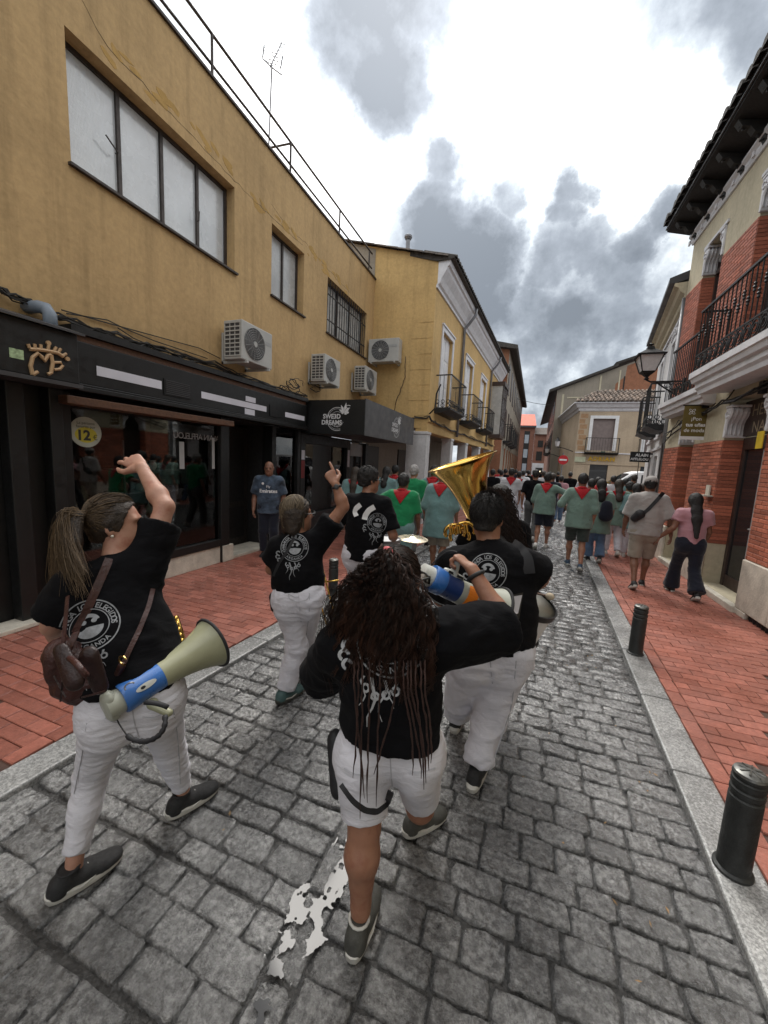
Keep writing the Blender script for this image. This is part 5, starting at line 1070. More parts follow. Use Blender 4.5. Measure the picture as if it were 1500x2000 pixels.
# no-entry sign
ne = empty('no_entry_sign', (1.62, 22, 0), 'round red no-entry sign on a grey pole before the beige corner building', 'road sign')
q = MB(); q.tube([(1.62, 22.05, 0), (1.62, 22.05, 2.7)], .03, 8); q.build('pole', M['zinc'], ne)
q = MB(); q.lathe([(.24, 0), (.24, .02), (.0, .02)], (1.64, 22.02, 2.33), (0, -1, 0), n=28); q.build('disc', pmat('sign_red', (.45, .012, .018), .4, var=.05), ne)
q = MB(); q.box(1.47, 1.81, 21.985, 21.995, 2.29, 2.37); q.build('white_bar', M['white_paint'], ne)
def far_lantern(p, label):
    t = empty('wall_lantern', p, label, 'street lamp', 'far wall lanterns'); x, y, z = p
    q = MB(); q.lathe([(.12, 0), (.2, .35)], (x, y, z), n=6); q.build('glass', M['milk'], t); q = MB(); q.lathe([(.23, .35), (.06, .55), (.02, .65)], (x, y, z), n=6); q.build('cap', M['iron'], t); q = MB(); q.tube([(x, y, z-.05), (x+.5, y+.4, z-.1), (x+1.1, y+.5, z-.3)], .03, 5); q.build('arm', M['iron'], t)
far_lantern((1.75, 30, 3.45), 'lit looking wall lantern at the corner of the beige building'); far_lantern((1.35, 36, 3.2), 'smaller wall lantern farther up the street, left of the beige building')
# white van crossing behind the crowd
vn = empty('white_van', (5, 21, 0), 'white van standing across the street behind the crowd', 'van')
LV = lambda u, w, z: (u, 21-w, z)
body = [(2.9, .35), (2.85, .8), (3.0, 1.0), (3.75, 1.2), (4.55, 1.82), (4.9, 1.92), (7.6, 1.95), (7.75, 1.7), (7.75, .35)]
m = MB(LV); m.prism(body, -1.7, 0); m.build('body', M['white_paint'], vn, bevel=.06)
m = MB(LV); m.prism([(3.95, 1.22), (4.62, 1.76), (4.8, 1.76), (4.8, 1.2)], .002, .012); m.build('side_window', M['glass'], vn)
m = MB(LV); m.prism([(4.95, 1.2), (4.95, 1.76), (5.8, 1.78), (5.8, 1.2)], .002, .012); m.build('side_window', M['glass'], vn)
m = MB(LV); m.add([(3.8, -1.6, 1.24), (4.5, -1.6, 1.78), (4.5, -.1, 1.78), (3.8, -.1, 1.24)], [(0, 1, 2, 3)]); o = m.build('windscreen', M['glass'], vn); o.location.z += .02; o.location.x -= .03
for u in (3.7, 6.9):
    m = MB(LV); m.prism([(u+.33*math.cos(a), .33+.33*math.sin(a)) for a in np.linspace(0, 6.28, 21)[:-1]], -.2, .02); o = m.build('wheel', M['black_matt'], vn); m = MB(LV); m.prism([(u+.2*math.cos(a), .33+.2*math.sin(a)) for a in np.linspace(0, 6.28, 17)[:-1]], .02, .03); m.build('rim', M['zinc'], o)
m = MB(LV); m.box(2.86, 2.95, -.35, -.02, .85, 1.0); m.build('headlight', M['cream_glass'], vn)
# ------------------------------------------------------------------ people: implicit surfaces meshed with surface nets
def nrm(v): v = np.array(v, float); return v/(np.linalg.norm(v)+1e-12)
def V3(*a): return np.array(a, float)
class Sdf:
    def __init__(s): s.p = []
    def rc(s, a, b, ra, rb, k=.03, flat=None, f=.7, cut_a=None, cut_b=None, op='u'):
        s.p.append(('rc', np.array(a, float), np.array(b, float), ra, rb, k, None if flat is None else nrm(flat), f, cut_a, cut_b, op)); return s
    def el(s, c, R, r, k=.02, op='u'):
        s.p.append(('el', np.array(c, float), np.array(R, float), np.array(r, float), None, k, None, None, None, None, op)); return s
    def plane(s, o, n): s.p.append(('pl', np.array(o, float), nrm(n), 0, 0, 0, None, None, None, None, 'i')); return s
    def d1(s, q, P):
        t, a, b = q[0], q[1], q[2]
        if t == 'rc':
            ra, rb, fl, f = q[3], q[4], q[6], q[7]; X = P-a; ba = b-a
            if fl is not None:
                X = X+fl*((X@fl)*(1/f-1))[..., None]; ba = ba+fl*((ba@fl)*(1/f-1))
            l2 = ba@ba+1e-12; tt = np.clip((X@ba)/l2, 0, 1); d = np.linalg.norm(X-tt[..., None]*ba, axis=-1)-(ra+(rb-ra)*tt)
            if fl is not None: d = d*min(1., f**.5)
            dr = nrm(b-a)
            if q[8] is not None: d = np.maximum(d, -((P-a)@(dr if q[8] is True else nrm(q[8]))))
            if q[9] is not None: d = np.maximum(d, ((P-b)@(dr if q[9] is True else nrm(q[9]))))
            return d
        if t == 'el':
            r = q[3]; X = (P-a)@b.T; k0 = np.linalg.norm(X/r, axis=-1); k1 = np.linalg.norm(X/(r*r), axis=-1)+1e-9; return k0*(k0-1)/k1
        return (P-a)@b
    def bounds(s, pad=.05):
        lo = np.full(3, 1e9); hi = -lo
        for q in s.p:
            if q[10] != 'u': continue
            if q[0] == 'rc':
                for c, r in ((q[1], q[3]), (q[2], q[4])): lo = np.minimum(lo, c-r); hi = np.maximum(hi, c+r)
            elif q[0] == 'el': m = q[3].max(); lo = np.minimum(lo, q[1]-m); hi = np.maximum(hi, q[1]+m)
        return lo-pad, hi+pad
    def fold(s, d, di, q):
        if q[10] == 'u':
            k = q[5]
            if k <= 0: return np.minimum(d, di)
            h = np.maximum(k-np.abs(d-di), 0)/k; return np.minimum(d, di)-h*h*k*.25
        if q[10] == 's': k = max(q[5], 1e-4); di = -di; h = np.maximum(k-np.abs(d-di), 0)/k; return np.maximum(d, di)+h*h*k*.25
        return np.maximum(d, di)
    def __call__(s, P):
        d = np.full(P.shape[:-1], 1e3)
        for q in s.p: d = s.fold(d, s.d1(q, P), q)
        return d
    def mesh(s, h, blk=6):
        lo, hi = s.bounds(); nb = np.ceil((hi-lo)/(h*blk)).astype(int)+1
        I = np.stack(np.meshgrid(*[np.arange(n) for n in nb], indexing='ij'), -1).reshape(-1, 3); C = lo+(I+.5)*h*blk; R = h*blk*.866
        ds = [s.d1(q, C) for q in s.p]; d = np.full(len(C), 1e3)
        for q, di in zip(s.p, ds): d = s.fold(d, di, q)
        act = np.abs(d) < R*1.35+.012; I = I[act]; nA = len(I)
        g = np.arange(blk+1); G = np.stack(np.meshgrid(g, g, g, indexing='ij'), -1).reshape(-1, 3)
        P = lo+(I[:, None, :]*blk+G[None])*h; D = np.full(P.shape[:2], 1e3)
        for q, di in zip(s.p, ds):
            m = (np.abs(di[act]) < 3*R+q[5]+.05) if q[10] == 'u' else np.ones(nA, bool)
            if m.any(): D[m] = s.fold(D[m], s.d1(q, P[m]), q)
        n = blk+1; D = D.reshape(nA, n, n, n); ins = D < 0
        cor = np.stack([ins[:, i:i+blk, j:j+blk, k:k+blk] for i in (0, 1) for j in (0, 1) for k in (0, 1)], -1); cnt = cor.sum(-1); mix = (cnt > 0) & (cnt < 8)
        b, x, y, z = np.nonzero(mix); cell = I[b]*blk+np.stack([x, y, z], -1)
        acc = np.zeros((len(b), 3)); num = np.zeros(len(b)); base = np.stack([x, y, z], -1).astype(float)
        for ax in range(3):
            o1, o2 = [a for a in range(3) if a != ax]
            for u in (0, 1):
                for v in (0, 1):
                    p0 = [x, y, z]; p0[o1] = p0[o1]+u; p0[o2] = p0[o2]+v; p1 = list(p0); p1[ax] = p1[ax]+1
                    a = D[b, p0[0], p0[1], p0[2]]; c = D[b, p1[0], p1[1], p1[2]]; cr = (a < 0) != (c < 0)
                    t = np.where(cr, a/(a-c+1e-12), 0); pt = np.stack(p0, -1).astype(float); pt[:, ax] += t
                    acc += pt*cr[:, None]; num += cr
        vert = lo+(I[b]*blk+acc/np.maximum(num, 1)[:, None])*h
        N_ = nb*blk+2; key = lambda c: (c[:, 0]*N_[1]+c[:, 1])*N_[2]+c[:, 2]
        ks = key(cell); so_ = np.argsort(ks); ks = ks[so_]; vert = vert[so_]
        def find(c):
            kk = key(c); i = np.clip(np.searchsorted(ks, kk), 0, len(ks)-1); return np.where((ks[i] == kk) & (c.min(1) >= 0), i, -1)
        quads = []
        for ax in range(3):
            o1, o2 = (ax+1) % 3, (ax+2) % 3; sl0 = [slice(0, blk)]*3; sl1 = [slice(0, blk)]*3; sl1[ax] = slice(1, blk+1)
            a = ins[:, sl0[0], sl0[1], sl0[2]]; c = ins[:, sl1[0], sl1[1], sl1[2]]
            bb, x, y, z = np.nonzero(a != c); p = I[bb]*blk+np.stack([x, y, z], -1); e1 = np.zeros(3, int); e1[o1] = 1; e2 = np.zeros(3, int); e2[o2] = 1
            f = np.stack([find(p), find(p-e1), find(p-e1-e2), find(p-e2)], -1); fl = a[bb, x, y, z]; f[~fl] = f[~fl][:, ::-1]; quads.append(f[(f >= 0).all(1)])
        return vert, np.concatenate(quads)
def relax(v, f, it=2, lam=.5):
    e = np.concatenate([f[:, [0, 1]], f[:, [1, 2]], f[:, [2, 3]], f[:, [3, 0]]])
    for _ in range(it):
        s = np.zeros_like(v); c = np.zeros(len(v)); np.add.at(s, e[:, 0], v[e[:, 1]]); np.add.at(s, e[:, 1], v[e[:, 0]]); np.add.at(c, e[:, 0], 1); np.add.at(c, e[:, 1], 1)
        v = v+lam*(s/np.maximum(c, 1)[:, None]-v)
    return v
def vnormals(v, f):
    n = np.cross(v[f[:, 2]]-v[f[:, 0]], v[f[:, 3]]-v[f[:, 1]]); o = np.zeros_like(v)
    for k in range(4): np.add.at(o, f[:, k], n)
    return o/(np.linalg.norm(o, axis=1, keepdims=True)+1e-12)
_perm = rng.permutation(4096)
def vnoise(p):
    i = np.floor(p).astype(int); f = p-i; f = f*f*(3-2*f); out = 0
    for dx in (0, 1):
        for dy in (0, 1):
            for dz in (0, 1):
                hsh = _perm[(_perm[(_perm[(i[:, 0]+dx) & 4095]+i[:, 1]+dy) & 4095]+i[:, 2]+dz) & 4095]/4095.
                out = out+hsh*(f[:, 0] if dx else 1-f[:, 0])*(f[:, 1] if dy else 1-f[:, 1])*(f[:, 2] if dz else 1-f[:, 2])
    return out
def ridged(p): return 1-np.abs(2*vnoise(p)-1)*1.6
def water_sheet(x0, x1, y0, y1, keep, z, label, st=.0035):
    "thin sheet of standing water whose outline wanders between the stones"
    nx, ny = int((x1-x0)/st), int((y1-y0)/st); X, Y = np.meshgrid(x0+np.arange(nx)*st, y0+np.arange(ny)*st, indexing='ij'); P = np.stack([X.ravel(), Y.ravel(), 0*X.ravel()], -1)
    k = keep(P[:, 0], P[:, 1], vnoise(P*22+3)*.6+vnoise(P*55+7)*.28+vnoise(P*130)*.12).reshape(nx, ny); i, j = np.nonzero(k[:-1, :-1] & k[1:, :-1] & k[:-1, 1:] & k[1:, 1:])
    f = np.stack([i*ny+j, (i+1)*ny+j, (i+1)*ny+j+1, i*ny+j+1], -1); u, inv = np.unique(f.ravel(), return_inverse=True); v = P[u]; v[:, 2] = z
    setp(np_mesh('puddle', relax(v, inv.reshape(-1, 4), 2), inv.reshape(-1, 4), M['water'], None), label, 'puddle')
def np_mesh(name, v, f, m, parent, smooth=True, shade=None):
    off = np.array(wloc(parent)) if parent is not None else np.zeros(3); me = bpy.data.meshes.new(name); v = np.asarray(v, float)-off; f = np.asarray(f); k = f.shape[1]
    me.vertices.add(len(v)); me.vertices.foreach_set('co', v.ravel()); me.loops.add(f.size); me.loops.foreach_set('vertex_index', f.ravel().astype(np.int32)); me.polygons.add(len(f)); me.polygons.foreach_set('loop_start', np.arange(0, f.size, k, dtype=np.int32)); me.polygons.foreach_set('loop_total', np.full(len(f), k, np.int32)); me.update(calc_edges=True); me.validate()
    if smooth: me.polygons.foreach_set('use_smooth', [True]*len(me.polygons))
    if shade is not None: shade_attr(me, shade)
    return link(name, me, m, parent)
water_sheet(-.86, -.46, .80, 1.50, lambda x, y, n: (n*1.9-1.02-np.abs(x+.635-.04*(y-1.1))*6.0-np.abs(y-1.15)*1.7+.49) > 0, .0062, 'bright irregular puddle on the channel stones beside the near bare leg')
water_sheet(-.74, -.655, 1.28, 2.2, lambda x, y, n: (np.abs(x+.698-.0033*y) < .004+.012*np.clip(n-.42, 0, 1)) & (n > .36), .0035, 'thin broken line of water along the channel joint behind the puddle')
class Cloth:
    "keeps the triangles of a garment so that prints and straps can be laid on it"
    def __init__(s, v, f): s.t = BVHTree.FromPolygons([tuple(p) for p in v], [tuple(int(i) for i in q) for q in f])
    def hit(s, o, d): return s.t.ray_cast(Vector(o), Vector(d))
def garment(name, sdf, h, m, parent, fold=None, it=2, amp=.005):
    v, f = sdf.mesh(h); v = relax(v, f, it)
    if fold is not None:
        n = vnormals(v, f); v = v+n*(amp*fold(v))[:, None]; v = relax(v, f, 1, .3)
    o = np_mesh(name, v, f, m, parent); return o, v, f
# ---------------------------------------------------------------- materials for people
def skinmat(name, col):
    m, nt, b = newmat(name); geo = N(nt, 'ShaderNodeNewGeometry'); n1 = N(nt, 'ShaderNodeTexNoise', {'Vector': geo.outputs['Position'], 'Scale': 18., 'Detail': 6, 'Roughness': .65})
    c = ramp(nt, n1.outputs['Fac'], [(.28, (col[0]*.80, col[1]*.62, col[2]*.58)), (.5, col), (.72, (col[0]*1.12, col[1]*1.12, col[2]*1.10))]); nt.links.new(c, b.inputs['Base Color'])
    b.inputs['Roughness'].default_value = .55; b.inputs['Subsurface Weight'].default_value = .12; b.inputs['Subsurface Radius'].default_value = (.012, .005, .003); b.inputs['Subsurface Scale'].default_value = .6
    nb = N(nt, 'ShaderNodeTexNoise', {'Vector': geo.outputs['Position'], 'Scale': 350., 'Detail': 3}); nt.links.new(N(nt, 'ShaderNodeBump', {'Height': nb.outputs['Fac'], 'Strength': .3, 'Distance': .003}).outputs[0], b.inputs['Normal']); return m
def fabric(name, col, var=.1, rough=.85, weave=700., fold=.35, fs=(9, 9, 16), sheen=.25, spec=.2):
    m, nt, b = newmat(name); geo = N(nt, 'ShaderNodeNewGeometry'); v = geo.outputs['Position']
    n1 = N(nt, 'ShaderNodeTexNoise', {'Vector': v, 'Scale': 7., 'Detail': 6, 'Roughness': .6}); c = ramp(nt, n1.outputs['Fac'], [(.3, tuple(q*(1-var) for q in col)), (.7, tuple(min(1, q*(1+var)) for q in col))]); nt.links.new(c, b.inputs['Base Color'])
    b.inputs['Roughness'].default_value = rough; b.inputs['Specular IOR Level'].default_value = spec; b.inputs['Sheen Weight'].default_value = sheen; b.inputs['Sheen Roughness'].default_value = .5
    mp = N(nt, 'ShaderNodeMapping', {'Vector': v, 'Scale': fs}); n2 = N(nt, 'ShaderNodeTexNoise', {'Vector': mp.outputs[0], 'Scale': 1., 'Detail': 5, 'Roughness': .5, 'Distortion': .8})
    n3 = N(nt, 'ShaderNodeTexNoise', {'Vector': v, 'Scale': weave, 'Detail': 1}); b1 = N(nt, 'ShaderNodeBump', {'Height': n3.outputs['Fac'], 'Strength': .12, 'Distance': .002}); b2 = N(nt, 'ShaderNodeBump', {'Height': n2.outputs['Fac'], 'Strength': fold, 'Distance': .03, 'Normal': b1.outputs[0]}); nt.links.new(b2.outputs[0], b.inputs['Normal']); return m
def hairmat(name, dark, light):
    m, nt, b = newmat(name); at_ = N(nt, 'ShaderNodeAttribute', attribute_name='shade'); c = ramp(nt, at_.outputs['Fac'], [(.0, dark), (.55, tuple((a+q)/2 for a, q in zip(dark, light))), (1., light)]); nt.links.new(c, b.inputs['Base Color']); b.inputs['Roughness'].default_value = .55; b.inputs['Specular IOR Level'].default_value = .3; b.inputs['Anisotropic'].default_value = .5; return m
M['skin_a'] = skinmat('skin_fair', (.40, .215, .15)); M['skin_b'] = skinmat('skin_tan', (.29, .14, .085)); M['skin_c'] = skinmat('skin_brown', (.20, .095, .058))
M['tee_black'] = fabric('black_jersey', (.0055, .0055, .0065), .2, .9, sheen=.02, spec=.08)
M['white_cotton'] = fabric('white_cotton', (.62, .615, .66), .05, .85, fold=.35, fs=(14, 14, 34), sheen=.1)
M['white_drill'] = fabric('white_drill', (.60, .595, .645), .06, .85, fold=.4, fs=(12, 12, 20), sheen=.1)
M['h_dark'] = hairmat('hair_black', (.006, .005, .005), (.022, .016, .013)); M['h_curl'] = hairmat('hair_dark_auburn', (.007, .0045, .0035), (.055, .022, .012)); M['h_blond'] = hairmat('hair_brown_blond', (.030, .019, .011), (.20, .135, .075)); M['h_high'] = hairmat('hair_highlighted', (.035, .024, .014), (.27, .21, .14)); M['h_grey'] = hairmat('hair_grey', (.25, .24, .23), (.5, .49, .47)); M['h_brown'] = hairmat('hair_brown', (.02, .012, .008), (.08, .05, .03))
M['scalp_dark'] = pmat('hair_base_black', (.008, .007, .0065), .6, var=.4, vs=40, bump=.5, bs=150); M['scalp_brown'] = pmat('hair_base_brown', (.028, .018, .011), .55, var=.5, vs=40, bump=.5, bs=150); M['scalp_grey'] = pmat('hair_base_grey', (.34, .33, .32), .7, var=.2, vs=40, bump=.5, bs=150)
M['sole_white'] = pmat('shoe_sole', (.50, .49, .45), .6, var=.15, vs=20); M['shoe_black'] = pmat('shoe_mesh_black', (.015, .015, .016), .7, var=.3, vs=30, bump=.3, bs=300); M['shoe_grey'] = pmat('shoe_suede_grey', (.055, .055, .048), .75, var=.35, vs=20, bump=.3, bs=200); M['shoe_teal'] = pmat('shoe_teal', (.05, .10, .10), .6, var=.4, vs=20); M['shoe_white'] = pmat('shoe_white', (.55, .53, .50), .6, var=.15, vs=20); M['shoe_blue'] = pmat('shoe_blue', (.02, .05, .09), .6, var=.4, vs=20)
# ---------------------------------------------------------------- hands
def rot(v, ax, a): ax = nrm(ax); return v*math.cos(a)+np.cross(ax, v)*math.sin(a)+ax*(ax@v)*(1-math.cos(a))
def add_hand(s, w, d, n, side, curl=(.5, .6, .7, .8), spread=.06, thumb=.5, hs=1., skipf=()):
    "w wrist, d towards the knuckles, n palm normal (out of the palm), side=+1/-1 puts the thumb at +-(d x n)"
    d = nrm(d); n = nrm(n-d*(n@d)); sv = np.cross(d, n)*side
    s.rc(w-d*.012*hs, w+d*.02*hs, .024*hs, .025*hs, .01, n, .72); s.rc(w+d*.028*hs+sv*.006*hs, w+d*.074*hs+sv*.012*hs, .025*hs, .027*hs, .012, n, .5); s.rc(w+d*.03*hs-sv*.012*hs, w+d*.072*hs-sv*.016*hs, .022*hs, .024*hs, .012, n, .5)
    for i, (o, L, c) in enumerate(zip((.030, .0105, -.0095, -.028), (.074, .082, .076, .060), curl)):
        if i in skipf: continue
        p = w+(d*(.084-.006*abs(i-1))+sv*o)*hs; dd = rot(d, n, -side*spread*(1.2-i)*1.0) if spread else d
        ax = np.cross(dd, n); r = (.0098 if i < 3 else .0086)*hs; L = L*hs
        a = c*.9; q = p
        for j, (fr, st) in enumerate(((.45, 1.), (.30, 1.15), (.25, .8))):
            dd = rot(dd, ax, a if j == 0 else c*st); e = q+dd*L*fr; s.rc(q, e, r*(1-.06*j), r*(1-.06*(j+1)), .004); q = e
    b = w+(d*.022+sv*.024)*hs; t1 = nrm(d*.55+sv*.75+n*.35*thumb); e1 = b+t1*.042*hs; t2 = nrm(d*.85+sv*.25+n*.5*thumb); e2 = e1+t2*.03*hs; t3 = nrm(d*.9-sv*.1*thumb+n*.5*thumb); s.rc(b, e1, .016*hs, .0115*hs, .012); s.rc(e1, e2, .0112*hs, .0105*hs, .004); s.rc(e2, e2+t3*.022*hs, .0102*hs, .008*hs, .004)
def add_head(s, c, up, fw, k=1., detail=True):
    up = nrm(up); fw = nrm(fw-up*(fw@up)); r = np.cross(fw, up); R = np.array([r, fw, up]); Q = lambda x, y, z: c+(r*x+fw*y+up*z)*k
    s.el(Q(0, -.012, .022), R, np.array([.074, .094, .090])*k, .02); s.el(Q(0, .030, -.050), R, np.array([.060, .064, .072])*k, .03); s.rc(Q(0, .062, -.098), Q(0, .050, -.092), .024*k, .03*k, .03)
    s.rc(Q(-.045, .005, -.075), Q(0, .06, -.1), .022*k, .02*k, .03); s.rc(Q(.045, .005, -.075), Q(0, .06, -.1), .022*k, .02*k, .03)
    if detail:
        s.rc(Q(0, .086, .008), Q(0, .108, -.030), .010*k, .0125*k, .012); s.rc(Q(-.011, .096, -.036), Q(.011, .096, -.036), .009*k, .009*k, .008)
        s.rc(Q(-.035, .074, .016), Q(.035, .074, .016), .012*k, .012*k, .016)
        for x in (-.031, .031): s.el(Q(x, .088, -.004), R, np.array([.018, .013, .011])*k, .008, 's')
        s.rc(Q(-.018, .086, -.064), Q(.018, .086, -.064), .0085*k, .0085*k, .008); s.rc(Q(-.015, .083, -.076), Q(.015, .083, -.076), .009*k, .009*k, .008)
        for x in (-1, 1):
            s.el(Q(.076*x, -.012, -.014), np.array([nrm(r+fw*.35*x), nrm(fw-r*.35*x), up]), np.array([.010, .020, .032])*k, .008); s.el(Q(.084*x, -.006, -.010), np.array([nrm(r+fw*.35*x), nrm(fw-r*.35*x), up]), np.array([.006, .011, .018])*k, .004, 's')
    return R
# ---------------------------------------------------------------- shoes
def add_shoe(parent, ank, toe_dir, L, upm, solem, pitch=0., k=1., lace=False):
    "ank = ankle centre; pitch>0 lifts the heel"
    d = nrm(V3(toe_dir[0], toe_dir[1], 0)); up = V3(0, 0, 1.); r = np.cross(d, up); d2 = d*math.cos(pitch)-up*math.sin(pitch); up2 = np.cross(r, d2); Q = lambda x, y, z: ank+(r*x+d2*y+up2*z)*k
    zs = -.085
    s = Sdf(); s.rc(Q(0, -.045, -.03), Q(0, -.05, zs+.03), .034*k, .036*k, .03); s.rc(Q(0, -.03, -.045), Q(0, .05, -.05), .036*k, .037*k, .03); s.rc(Q(0, .03, -.045), Q(0, .11, -.062), .038*k, .036*k, .03, up2, .75); s.rc(Q(0, .10, -.062), Q(0, L*.56, -.064), .041*k, .037*k, .03, up2, .62); s.rc(Q(0, -.012, -.02), Q(0, -.01, .012), .036*k, .037*k, .02, None, .7, None, True); s.plane(Q(0, 0, zs+.012), -up2)
    v, f = s.mesh(.0055 if k else .01); v = relax(v, f, 1); sh = np_mesh('shoe', v, f, upm, parent)
    m = MB(); n = 22; out = []
    for i in range(n):
        a = 2*math.pi*i/n; y = math.cos(a); x = math.sin(a); yy = .042+y*(L*.52); w = .045+.006*max(0, y)-.004*max(0, -y); out.append((math.copysign(abs(x)**.62, x)*w*(1-.10*max(0, y)**3), yy))
    lay = [(zs-.004, .95, 0), (zs+.002, 1.0, 0), (zs+.022, 1.03, 0), (zs+.030, .93, 0)]; vs = []
    for z, kx, _ in lay:
        for x, y in out: vs.append(Q(x*kx, .042+(y-.042)*kx, z+.012*max(0, (y-.16)/.08)**2+(.006 if y < 0 and z > zs+.01 else 0)))
    fs = [(i*n+j, i*n+(j+1) % n, (i+1)*n+(j+1) % n, (i+1)*n+j) for i in range(3) for j in range(n)]+[tuple(range(n))[::-1], tuple(range(3*n, 4*n))]
    m.add(vs, fs); m.build('sole', solem, sh, smooth=True, auto=50)
    if lace:
        for i in range(4): y = .045+.022*i; q = MB(); q.tube([Q(x, y+.006*x/.02, zz-.010*i) for x, zz in ((-.022, -.020), (-.011, -.012), (.011, -.012), (.022, -.020))], .0032, 5); q.build('lace', M['sole_white'] if upm is M['shoe_black'] else M['mega_grey'] if 'mega_grey' in M else M['sole_white'], sh)
        q = MB(); q.tube([Q(.036*math.cos(a), -.012+.036*math.sin(a), .012) for a in np.linspace(0, 6.28, 15)[:-1]], .006, 6, closed=True); q.build('collar', M['sole_white'] if upm is M['shoe_grey'] else upm, sh, smooth=True)
        q = MB(); q.tube([Q(.041, -.03, -.055), Q(.046, .02, -.066), Q(.044, .06, -.058), Q(.036, .095, -.046)], .0045, 5); q.build('side_stripe', M['sole_white'], sh)
    return sh
# ---------------------------------------------------------------- strands
def strands(name, curves, r0, r1, m, parent, shade=None, sides=3):
    C = np.asarray(curves, float); n, k, _ = C.shape; T = np.gradient(C, axis=1); T /= np.linalg.norm(T, axis=2, keepdims=True)+1e-9
    ref = np.array([.31, .57, .76]); X = np.cross(T, ref); X /= np.linalg.norm(X, axis=2, keepdims=True)+1e-9; Y = np.cross(T, X); r = np.linspace(r0, r1, k)[None, :, None]
    if hasattr(r0, '__len__'): r = np.asarray(r0)[:, None, None]*np.linspace(1, r1, k)[None, :, None]
    A = [2*math.pi*i/sides for i in range(sides)]; Vv = np.stack([C+r*(math.cos(a)*X+math.sin(a)*Y) for a in A], 2).reshape(-1, 3)
    i = np.arange(n)[:, None, None]; j = np.arange(k-1)[None, :, None]; q = np.arange(sides)[None, None, :]; q2 = (q+1) % sides; b = (i*k+j)*sides
    F = np.stack([b+q, b+q2, b+sides+q2, b+sides+q], -1).reshape(-1, 4)
    sh = None
    if shade is not None: sh = np.repeat(np.asarray(shade), (k-1)*sides)
    else: sh = np.repeat(rng.random(n), (k-1)*sides)
    return np_mesh(name, Vv, F, m, parent, True, sh)
def bez(a, b, c, d, n):
    t = np.linspace(0, 1, n)[:, None]; return (1-t)**3*a+3*(1-t)**2*t*b+3*(1-t)*t*t*c+t**3*d
